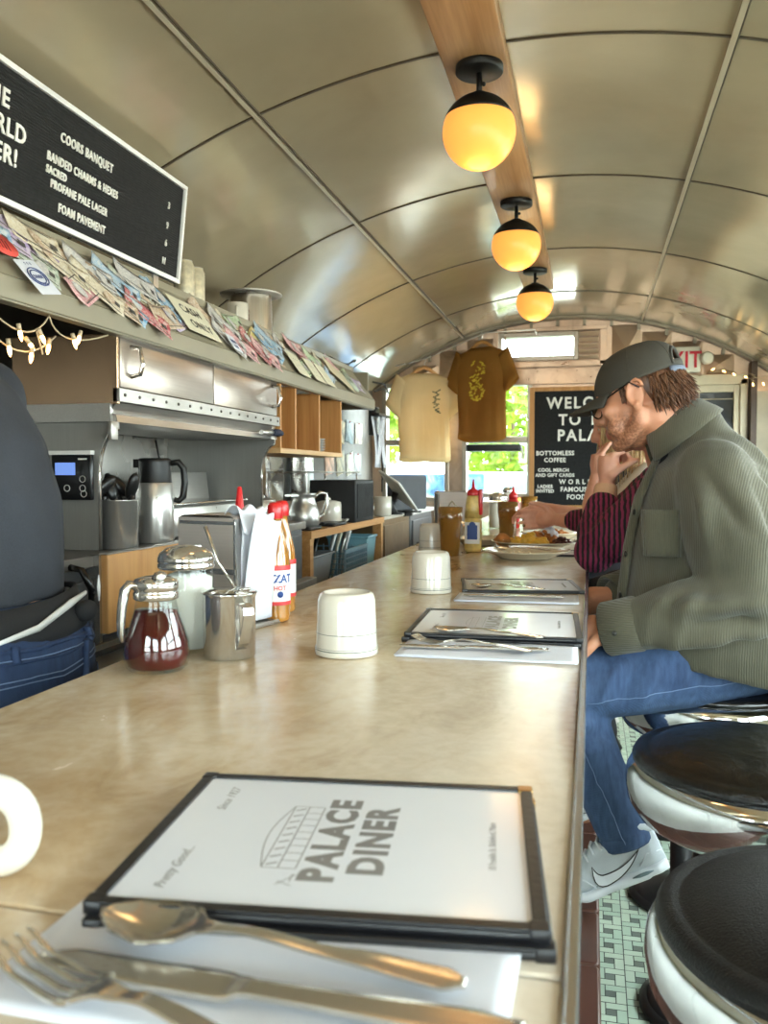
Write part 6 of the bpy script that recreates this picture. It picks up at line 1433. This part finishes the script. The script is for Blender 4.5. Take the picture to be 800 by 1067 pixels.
me = folds(me, [
 ([(.06,1.78,.845),(.035,1.765,.80),(.02,1.77,.745)], .010, .007), ([(.10,1.785,.86),(.075,1.768,.80),(.06,1.775,.735)], .011, -.006), ([(.135,1.79,.865),(.115,1.775,.80),(.10,1.785,.745)], .010, .006),
 ([(.21,1.80,.88),(.18,1.795,.82),(.165,1.805,.76)], .012, .006), ([(.26,1.81,.88),(.23,1.80,.83),(.21,1.81,.77)], .012, -.006),
 ([(.03,1.78,.73),(.01,1.772,.715),(-.03,1.775,.72)], .009, .009), ([(.04,1.79,.70),(.0,1.772,.69),(-.05,1.78,.70)], .009, -.007), ([(.05,1.80,.675),(.01,1.775,.66),(-.04,1.785,.665)], .010, .006),
 ([(.06,1.79,.60),(.03,1.775,.585),(-.01,1.785,.60)], .010, .004), ([(.09,1.79,.53),(.055,1.775,.515),(.02,1.79,.53)], .010, -.004), ([(.115,1.80,.495),(.08,1.776,.485),(.04,1.795,.50)], .009, .005)])
me = wobble(me, .003, (14, 14, 14), 5); me = cutplane(me, (.081,1.826,.461), V((.38,-.04,-.88)).normalized())
jn = link('jeans', me, DENIM, man)
b = MB(); ST = M('denim_seam_pale', '7389b0', .8)
bt = None
from mathutils.bvhtree import BVHTree
def onto(me_, pts, off=.0015):
    bm_ = bmesh.new(); bm_.from_mesh(me_); tr = BVHTree.FromBMesh(bm_); bm_.free(); out = []
    for p in pts:
        co_, no_, _, _ = tr.find_nearest(V(p)); out.append(co_+no_*off)
    return out
def dense(pts, k=8):
    o_ = []
    for a, c in zip(pts, pts[1:]): o_ += [V(a).lerp(V(c), i/k) for i in range(k)]
    return o_+[V(pts[-1])]
b.tube(onto(me, dense([(.30,1.78,.80),(.20,1.76,.79),(.10,1.755,.775),(.0,1.755,.755)])), .0010, 5); b.build('inseam_stitch', ST, jn)
b = MB(); b.tube(onto(me, dense([(-.03,1.76,.70),(.005,1.755,.63),(.042,1.76,.55),(.075,1.765,.47)])), .0008, 5); b.build('leg_seam', ST, jn)
for c_ in ((.078,1.826,.468),(.048,2.2,.466)):
    b = MB(); ax_ = V((.38,-.04,-.88)); b.loft([ringline(V(c_)+ax_*q, ax_, r_, 26, .002) for q, r_ in ((-.02,.0535),(-.012,.0555),(.004,.0555),(.009,.053),(.0,.048))], cap=False); b.build('hem', DENIM, jn)
sl = thing('x', 'x', 'x') if False else None
for nm_, hl in (('left', (.166,1.822,.417)), ('right', (.12,2.2,.417))):
    e_ = bpy.data.objects.new('sneaker', None); COL.objects.link(e_); e_.parent = man; e_['label'] = 'white sneaker with outlined side emblem'
    shoe(e_, hl, (-1,-.04,0), math.radians(25), (SHW, SHS))
# ================================================================== PERSON IN THE STRIPED SHIRT
pw = thing('person', 'person in a magenta and black striped shirt resting chin on a fist', 'person', (0,0,0))
H2 = head_frame((.152, 2.63, 1.405), (-.97,-.02,-.12), .95)
mb = MB(); head_prims(mb, H2, True)
limb(mb, [H2 @ V((-.03,0,-.05)), (.20,2.63,1.28), (.225,2.63,1.22)], [.05,.05,.06])
spine(mb, [((.33,2.61,.80),.09,.13),((.33,2.61,.9),.11,.15),((.28,2.62,1.05),.10,.13),((.24,2.62,1.18),.09,.14),((.225,2.63,1.24),.05,.09)])
limb(mb, [(.22,2.48,1.2),(.11,2.46,1.09),(.012,2.48,1.0),(.025,2.52,1.10),(.042,2.57,1.19)], [.05,.044,.036,.034,.025])
limb(mb, [(.22,2.78,1.2),(.15,2.90,1.13),(.07,3.02,1.06),(-.05,3.16,1.055),(-.12,3.245,1.055)], [.05,.044,.036,.033,.024])
hand_prims(mb, (.044,2.575,1.195), (.05,.12,1), (.85,.35,-.1), -1, ((1.2,1.3,.9),)*4, .92, .05, (.25,.75,.7))
hand_prims(mb, (-.125,3.25,1.056), (-.75,.66,-.02), (-.66,-.6,-.05), 1, ((.35,.55,.4),)*4, .92)
limb(mb, [(.33,2.52,.85),(.10,2.48,.84),(-.06,2.46,.82),(-.02,2.46,.62),(.05,2.46,.40)], [.08,.07,.055,.045,.036]); limb(mb, [(.33,2.72,.85),(.10,2.76,.84),(-.06,2.76,.82),(-.02,2.76,.62),(.05,2.76,.40)], [.08,.07,.055,.045,.036])
limb(mb, [(.05,2.46,.40),(-.06,2.46,.355)], [.034,.028]); limb(mb, [(.05,2.76,.40),(-.06,2.76,.355)], [.034,.028])
me = remesh(mb, .005, 3, 'body', .45); paint(me, face_paint(H2.inverted(), False)); link('body', me, SKIN2, pw); eyes(pw, H2)
STRP = fabric('magenta_stripe', '77203f', '92305a', 'stripe', .8, dark='150f16', ws=25, axis='Y'); STRPX = fabric('magenta_stripe_sleeve', '77203f', '92305a', 'stripe', .8, dark='150f16', ws=23, axis='X')
mb = MB()
spine(mb, [((.29,2.61,.86),.15,.19),((.28,2.62,1.0),.14,.18),((.25,2.62,1.13),.12,.17),((.235,2.62,1.2),.095,.165),((.225,2.63,1.25),.06,.09)])
me = link('shirt', wobble(remesh(mb, .01, 4, 'shirt'), .006, (12,12,9), 2), STRP, pw)
for pts, rs, fl in (([(.225,2.485,1.205),(.14,2.455,1.125),(.06,2.455,1.045),(.012,2.475,1.005),(.018,2.50,1.06),(.032,2.535,1.125)], [.07,.072,.07,.060,.060,.050], 1), ([(.225,2.775,1.205),(.15,2.90,1.13),(.07,3.02,1.065),(.0,3.10,1.058),(-.055,3.165,1.056)], [.07,.066,.056,.048,.040], 0)):
    mb = MB(); limb(mb, pts, rs, 16); m_ = remesh(mb, .007, 4, 'sleeve')
    if fl: m_ = folds(m_, [([(.05,2.40,1.10),(.01,2.42,1.06),(-.03,2.45,1.04)], .012, .010), ([(.08,2.39,1.06),(.03,2.41,1.03),(-.03,2.44,1.00)], .010, -.009), ([(.10,2.385,1.02),(.05,2.40,.99),(.0,2.42,.965)], .011, .009), ([(.15,2.39,1.12),(.10,2.385,1.07),(.06,2.39,1.0)], .012, .009), ([(.19,2.41,1.15),(.14,2.39,1.08),(.11,2.40,1.02)], .011, -.008), ([(-.01,2.45,1.12),(.03,2.47,1.10),(.07,2.49,1.11)], .010, .008)])
    link('sleeve', wobble(m_, .004, (16,16,16), 4), STRPX, me)
b = MB(); b.loft([ringline((.036,2.548,1.145), (.1,.25,1), r_) for r_ in (.030,)]+[ringline(V((.036,2.548,1.145))+V((.006,.014,.045))*q, (.1,.25,1), r_) for q, r_ in ((.3,.034),(.8,.033),(1,.030))], cap=False); b.build('cuff_lining', fabric('tan_lining', 'c99a78', 'd8ac8a'), me)
b = MB(); b.tube([(.06,2.55,.84),(-.04,2.50,.83),(-.04,2.50,.6),(.04,2.5,.42)], [.09,.08,.062,.05], 14); 
mb = MB(); limb(mb, [(.33,2.52,.86),(.10,2.48,.845),(-.06,2.46,.82),(-.02,2.46,.62),(.04,2.46,.42)], [.10,.088,.072,.06,.05]); limb(mb, [(.33,2.72,.86),(.10,2.76,.845),(-.06,2.76,.82),(-.02,2.76,.62),(.04,2.76,.42)], [.10,.088,.072,.06,.05]); mb.sphere((.33,2.62,.86), 1, 12, (.12,.17,.10)); b.bm.free()
link('trousers', remesh(mb, .01, 4, 'trousers'), fabric('black_denim', '15151a', '24242b'), pw)
HAIR2 = hair_mat('dark_brown_hair', '2a1a12', '53351f')
mb = MB(); mb.sphere((-.02,0,.03), 1, 12, (.102,.086,.098), M=H2); hm = cutplane(remesh(mb, .008, 2, 'hair'), H2 @ V((.035,0,0)), (H2.to_3x3() @ V((1,0,-.6))).normalized()); hr = link('hair', hm, HAIR2, pw)
rn = random.Random(21); roots = []
for k in range(240):
    a = rn.uniform(PI*.42, PI*1.58); p = H2 @ V((-.02+.095*math.cos(a), .082*math.sin(a), rn.uniform(-.02,.06))); roots.append((p, V((.15*rn.random(),.12*math.sin(a)*-1,-1)).normalized(), rn.uniform(.16,.26), V((.05*rn.random(), -.03*math.sin(a), 0))))
strands('hair_locks', hr, HAIR2, roots, r0=.0045, seg=6)
for y in (2.46, 2.76):
    b = MB(); b.tube([(.075,y,.36),(.06,y,.40),(.0,y,.375),(-.09,y,.345),(-.14,y,.34)], [.03,.04,.042,.036,.02], 14, sx=.95); b.build('shoe', BLACK, pw)
# ================================================================== FAIR-HAIRED PERSON
pf = thing('person', 'fair-haired person in a white top behind the striped shirt, arms on the counter', 'person', (0,0,0))
H3 = head_frame((.102, 3.20, 1.40), (-.95,-.10,-.25), .95)
mb = MB(); head_prims(mb, H3, True)
limb(mb, [H3 @ V((-.03,0,-.05)), (.17,3.2,1.28), (.20,3.2,1.22)], [.05,.05,.06])
spine(mb, [((.31,3.16,.80),.09,.13),((.31,3.16,.9),.11,.15),((.26,3.18,1.05),.10,.13),((.21,3.2,1.18),.09,.14),((.20,3.2,1.24),.05,.09)])
limb(mb, [(.19,3.05,1.2),(.09,3.02,1.09),(-.01,3.04,.995),(.0,3.07,1.12),(.018,3.10,1.21)], [.05,.042,.035,.031,.024])
limb(mb, [(.19,3.34,1.2),(.12,3.44,1.13),(.02,3.50,1.05),(-.09,3.46,1.07),(-.155,3.43,1.085)], [.05,.042,.035,.031,.024])
hand_prims(mb, (.02,3.105,1.215), (.10,.12,1), (.9,.3,0), -1, ((.5,.7,.5),)*4, .9)
hand_prims(mb, (-.16,3.428,1.088), (-1,-.25,.0), (0,-.3,-1), -1, ((.3,.6,.5),)*4, .9)
limb(mb, [(.31,3.08,.85),(.10,3.06,.84),(-.06,3.06,.82),(-.02,3.06,.62),(.05,3.06,.40)], [.08,.07,.055,.045,.036]); limb(mb, [(.31,3.26,.85),(.10,3.28,.84),(-.06,3.28,.82),(-.02,3.28,.62),(.05,3.28,.40)], [.08,.07,.055,.045,.036])
limb(mb, [(.05,3.06,.40),(-.06,3.06,.355)], [.034,.028]); limb(mb, [(.05,3.28,.40),(-.06,3.28,.355)], [.034,.028])
me = remesh(mb, .006, 3, 'body', .45); paint(me, face_paint(H3.inverted(), False)); link('body', me, SKIN2, pf); eyes(pf, H3)
mb = MB(); spine(mb, [((.27,3.17,.86),.14,.18),((.25,3.18,1.05),.12,.16),((.22,3.2,1.18),.105,.165),((.20,3.2,1.25),.06,.09)]); limb(mb, [(.195,3.045,1.205),(.10,3.02,1.10),(.06,3.02,1.06)], [.062,.058,.055]); limb(mb, [(.195,3.35,1.205),(.12,3.44,1.13),(.08,3.465,1.10)], [.062,.058,.055])
link('top', remesh(mb, .01, 4, 'top'), fabric('white_cotton', 'd6d3cc', 'e6e3dc'), pf)
mb = MB(); limb(mb, [(.31,3.08,.86),(.10,3.06,.845),(-.06,3.06,.82),(-.02,3.06,.62),(.04,3.06,.42)], [.10,.085,.07,.058,.05]); limb(mb, [(.31,3.26,.86),(.10,3.28,.845),(-.06,3.28,.82),(-.02,3.28,.62),(.04,3.28,.42)], [.10,.085,.07,.058,.05]); mb.sphere((.31,3.17,.86), 1, 12, (.12,.16,.10))
link('trousers', remesh(mb, .01, 4, 'trousers'), fabric('grey_denim', '3a3d47', '4a4e59'), pf)
HAIR3 = hair_mat('fair_hair', '8d6f45', 'c9a873')
mb = MB(); mb.sphere((-.015,0,.03), 1, 12, (.104,.088,.100), M=H3); hm = cutplane(remesh(mb, .008, 2, 'hair'), H3 @ V((.05,0,0)), (H3.to_3x3() @ V((1,0,-.4))).normalized()); hr = link('hair', hm, HAIR3, pf)
rn = random.Random(31); roots = []
for k in range(300):
    a = rn.uniform(PI*.20, PI*1.80); p = H3 @ V((-.012+.098*math.cos(a), .086*math.sin(a), rn.uniform(-.01,.06))); roots.append((p, V((-.12*math.cos(a)*0,-.05*math.sin(a),-1)).normalized(), rn.uniform(.15,.24), V((-.02+.03*rn.random(), -.03*math.sin(a), 0))))
strands('hair_locks', hr, HAIR3, roots, r0=.0045, seg=6)
for y in (3.06, 3.28):
    b = MB(); b.tube([(.075,y,.36),(.06,y,.40),(.0,y,.375),(-.09,y,.345),(-.14,y,.34)], [.03,.04,.042,.036,.02], 14, sx=.95); b.build('shoe', WHITE, pf)
# ================================================================== SERVER
sv = thing('person', 'server in a charcoal t-shirt and dark jeans seen from behind at the range', 'person', (0,0,0))
H4 = head_frame((-1.17, 1.16, 1.60), (-.95,.05,-.3), .95)
mb = MB(); head_prims(mb, H4, True); limb(mb, [H4 @ V((-.03,0,-.05)), (-1.10,1.18,1.45)], [.05,.058])
spine(mb, [((-.945,1.22,.80),.105,.17),((-.95,1.22,.92),.11,.165),((-.975,1.22,1.05),.09,.135),((-1.02,1.21,1.2),.105,.15),((-1.06,1.2,1.34),.09,.16),((-1.09,1.19,1.43),.05,.10)], pw=.95)
limb(mb, [(-1.07,1.03,1.36),(-1.12,.97,1.2),(-1.16,.98,1.10),(-1.2,1.05,1.12),(-1.22,1.12,1.14)], [.05,.045,.038,.034,.025]); limb(mb, [(-1.07,1.37,1.36),(-1.12,1.42,1.24),(-1.16,1.42,1.15),(-1.18,1.36,1.15),(-1.2,1.30,1.16)], [.05,.045,.038,.034,.025])
hand_prims(mb, (-1.222,1.125,1.142), (-.3,.8,.1), (0,0,-1), 1, ((.4,.5,.4),)*4, .92); hand_prims(mb, (-1.202,1.295,1.162), (-.3,-.8,.1), (0,0,-1), -1, ((.4,.5,.4),)*4, .92)
limb(mb, [(-.945,1.13,.82),(-.95,1.13,.5),(-.94,1.13,.09)], [.09,.062,.042]); limb(mb, [(-.945,1.31,.82),(-.95,1.31,.5),(-.94,1.31,.09)], [.09,.062,.042])
for y in (1.13, 1.31): limb(mb, [(-.94,y,.06),(-1.06,y,.035)], [.04,.03])
me = remesh(mb, .007, 3, 'body', .45); paint(me, face_paint(H4.inverted(), False)); link('body', me, SKIN2, sv); eyes(sv, H4)
TEE = fabric('charcoal_heather', '24262b', '34373e', rough=.92)
mb = MB()
spine(mb, [((-.985,1.22,1.005),.118,.165,.012),((-.985,1.22,1.06),.120,.165),((-.998,1.215,1.18),.135,.175),((-1.025,1.21,1.28),.128,.185),((-1.055,1.2,1.37),.098,.178),((-1.08,1.19,1.43),.06,.11)], pw=.95)
limb(mb, [(-1.065,1.04,1.36),(-1.11,.98,1.25),(-1.13,.97,1.18)], [.07,.068,.066]); limb(mb, [(-1.065,1.36,1.36),(-1.11,1.41,1.26),(-1.14,1.42,1.2)], [.07,.068,.066])
me = remesh(mb, .009, 5, 't_shirt')
me = folds(me, [([(-.90,1.10,1.30),(-.875,1.16,1.2),(-.88,1.25,1.10),(-.89,1.30,1.03)], .02, .006), ([(-.92,1.08,1.22),(-.885,1.15,1.12),(-.89,1.22,1.04)], .018, -.006), ([(-.90,1.3,1.28),(-.88,1.27,1.18),(-.88,1.28,1.08)], .02, .005), ([(-.88,1.12,1.02),(-.87,1.22,1.0),(-.89,1.32,1.02)], .012, .006)])
link('t_shirt', wobble(me, .004, (11,11,8), 6), TEE, sv)
DJ = fabric('dark_denim', '1f2f4c', '2f4468', 'denim', .85, dark='141f36')
mb = MB(); spine(mb, [((-.955,1.22,1.015),.108,.160),((-.94,1.22,.95),.122,.178),((-.935,1.22,.86),.130,.190),((-.94,1.22,.78),.12,.185),((-.945,1.22,.74),.09,.15)], pw=.95)
limb(mb, [(-.94,1.125,.80),(-.945,1.125,.5),(-.94,1.13,.12)], [.098,.075,.058]); limb(mb, [(-.94,1.315,.80),(-.945,1.315,.5),(-.94,1.31,.12)], [.098,.075,.058])
dm = remesh(mb, .008, 4, 'jeans'); dj = link('jeans', wobble(dm, .002, (14,14,14), 1), DJ, sv)
ring_ = lambda z: onto(dm, [(-.955+.25*math.cos(a), 1.22+.3*math.sin(a), z-.012*math.cos(a)) for a in np.linspace(0, 2*PI, 49)[:-1].tolist()], .002)
STB = M('dark_denim_stitch', '6f82a3', .8)
b = MB(); b.tube(ring_(1.008), .004, 6, closed=True); b.tube(ring_(.965), .003, 6, closed=True); b.build('waistband', DJ, dj)
b = MB(); b.tube(ring_(.972), .0011, 5, closed=True); b.tube(onto(dm, dense([(-.80,1.40,.93),(-.79,1.3,.925),(-.78,1.2,.915),(-.79,1.05,.92)])), .0011, 5); b.tube(onto(dm, dense([(-.80,1.40,.922),(-.79,1.3,.917),(-.78,1.2,.907),(-.79,1.05,.912)])), .0011, 5); b.tube(onto(dm, dense([(-.80,1.36,.90),(-.79,1.33,.86),(-.79,1.29,.83)])), .0012, 5); b.build('stitching', STB, dj)
for a_ in (.35, -.5, 1.1):
    b = MB(); b.tube(onto(dm, dense([(-.955+.25*math.cos(a_), 1.22+.3*math.sin(a_), 1.01),(-.955+.25*math.cos(a_), 1.22+.3*math.sin(a_), .955)]), .005), .0045, 6, sx=1.4); b.build('belt_loop', DJ, dj)
b = MB(); b.tube(onto(dm, dense([(-.75,1.30,.96),(-.75,1.27,.90),(-.75,1.24,.85)]), .003), .006, 6, sx=1.5); b.build('yoke_seam', DJ, dj)
ring2 = lambda z, r_=1: [(-.968+.125*r_*math.cos(a), 1.22+.172*r_*math.sin(a), z-.02*math.cos(a)+.01*math.sin(a*2)) for a in np.linspace(0, 2*PI, 41)[:-1].tolist()]
APW = fabric('white_apron_tape', 'c9c8c6', 'dedcd8'); APB = fabric('black_apron', '121214', '1d1d20')
b = MB(); b.tube(ring2(1.012), .007, 8, closed=True, sx=.5); ap = b.build('apron_tie', APW, sv)
b = MB(); b.loft([[(-.957+rx*math.cos(a), 1.22+ry*math.sin(a), z_+.008*math.sin(a*2)) for a in np.linspace(0, 2*PI, 49)[:-1].tolist()] for z_, rx, ry in ((1.022,.112,.166),(1.0,.121,.174),(.975,.130,.183),(.958,.133,.186))], cap=False)
b.sphere((-.832,1.30,.990), .020, 8, (.6,1.3,.8)); b.build('apron_band', APB, ap, solid=.005)
b = MB(); b.tube([(-.838,1.31,1.02),(-.828,1.25,1.01),(-.824,1.16,.985),(-.83,1.06,.975)], [.004,.007,.006,.003], 6, sx=.5); b.tube([(-.838,1.35,1.045),(-.835,1.345,1.025),(-.838,1.35,1.0)], [.002,.006,.003], 6, sx=.5); b.build('tie_end', APW, ap)
mb = MB(); mb.sphere((-.02,0,.03), 1, 12, (.104,.088,.100), M=H4); hm = cutplane(remesh(mb, .008, 2, 'hair'), H4 @ V((.03,0,0)), (H4.to_3x3() @ V((1,0,-.5))).normalized()); hr = link('hair', hm, HAIR2, sv)
b = MB(); b.sphere((-.12,0,.05), .045, 10, M=H4); b.build('hair_bun', HAIR2, hr)
for y in (1.13, 1.31): b = MB(); b.tube([(-.885,y,.05),(-.92,y,.06),(-1.0,y,.05),(-1.10,y,.035)], [.035,.05,.045,.03], 14); b.build('shoe', BLACK, sv)
# ================================================================== LIGHT AND CAMERA
W = bpy.data.worlds.new('sky'); SC.world = W; W.use_nodes = True
nt = W.node_tree; bg = nt.nodes['Background']
tc = nt.nodes.new('ShaderNodeTexCoord'); sx = nt.nodes.new('ShaderNodeSeparateXYZ'); nt.links.new(tc.outputs['Generated'], sx.inputs[0])
rp = nt.nodes.new('ShaderNodeValToRGB'); e = rp.color_ramp.elements; mr = nt.nodes.new('ShaderNodeMapRange'); mr.inputs[1].default_value = -1; mr.inputs[2].default_value = 1
nt.links.new(sx.outputs[2], mr.inputs[0]); nt.links.new(mr.outputs[0], rp.inputs[0])
e[0].position = .45; e[0].color = (.75, .74, .72, 1); e[1].position = .55; e[1].color = (.88, .945, 1.0, 1)
nt.links.new(rp.outputs[0], bg.inputs[0]); bg.inputs[1].default_value = 20.0
s = bpy.data.lights.new('sun', 'SUN'); s.energy = 6; s.angle = .02; s.color = (1, .93, .8)
so = bpy.data.objects.new('sun', s); COL.objects.link(so); so.rotation_euler = Euler((math.radians(-28), math.radians(32), 0))
def portal(loc, rot, sx_, sy_):
    l = bpy.data.lights.new('window_daylight', 'AREA'); l.shape = 'RECTANGLE'; l.size = sx_; l.size_y = sy_; l.cycles.is_portal = True
    o = bpy.data.objects.new('window_daylight', l); COL.objects.link(o); o.location = loc; o.rotation_euler = rot
for a, c in WY: portal((XR+.11, (a+c)/2, 1.39), (0, PI/2, 0), .82, c-a)
for x0, x1, z0, z1 in ((-1.57,-1.05,1.02,1.92), (-.95,-.43,1.05,1.92), (-.69,-.10,2.06,2.27)): portal(((x0+x1)/2, Y1+.11, (z0+z1)/2), (-PI/2, 0, 0), x1-x0, z1-z0)
for x0, x1 in ((-1.2,-.35), (.05,1.0)): portal(((x0+x1)/2, Y0-.11, 1.4), (PI/2, 0, 0), x1-x0, .9)

cam = bpy.data.cameras.new('camera'); co = bpy.data.objects.new('camera', cam); COL.objects.link(co); SC.camera = co
f_px, vx, vy, cx, cy = 900.0, 616.0, 495.0, 400.0, 533.5
fy = V((vx-cx, vy-cy, f_px)).normalized()
fz = V((0, -1, 0)); fz.z = -(fz.x*fy.x+fz.y*fy.y)/fy.z; fz.normalize()
fx = fy.cross(fz); fx = fx if fx.x > 0 else -fx
R3 = Matrix((fx, fy, fz))            # camera (right, down, forward) -> world
M3 = Matrix((R3.col[0], -R3.col[1], -R3.col[2])).transposed()
co.matrix_world = Matrix.Translation((0, 0, 1.22)) @ M3.to_4x4()
cam.sensor_fit = 'VERTICAL'; cam.sensor_height = 36; cam.sensor_width = 27; cam.lens = f_px/1067*36; cam.clip_start = .02
cam.dof.use_dof = True; cam.dof.focus_distance = 1.75; cam.dof.aperture_fstop = 9.0
vs_ = SC.view_settings; vs_.view_transform = 'Standard'; vs_.look = 'None'; vs_.gamma = 1; vs_.use_curve_mapping = False; vs_.exposure = .25
SC.cycles.use_denoising = True; SC.cycles.denoiser = 'OPENIMAGEDENOISE'
SC.cycles.max_bounces = 10; SC.cycles.diffuse_bounces = 6; SC.cycles.glossy_bounces = 5; SC.cycles.transparent_max_bounces = 16; SC.cycles.transmission_bounces = 8
SC.cycles.sample_clamp_indirect = 8; SC.cycles.caustics_reflective = False; SC.cycles.caustics_refractive = False
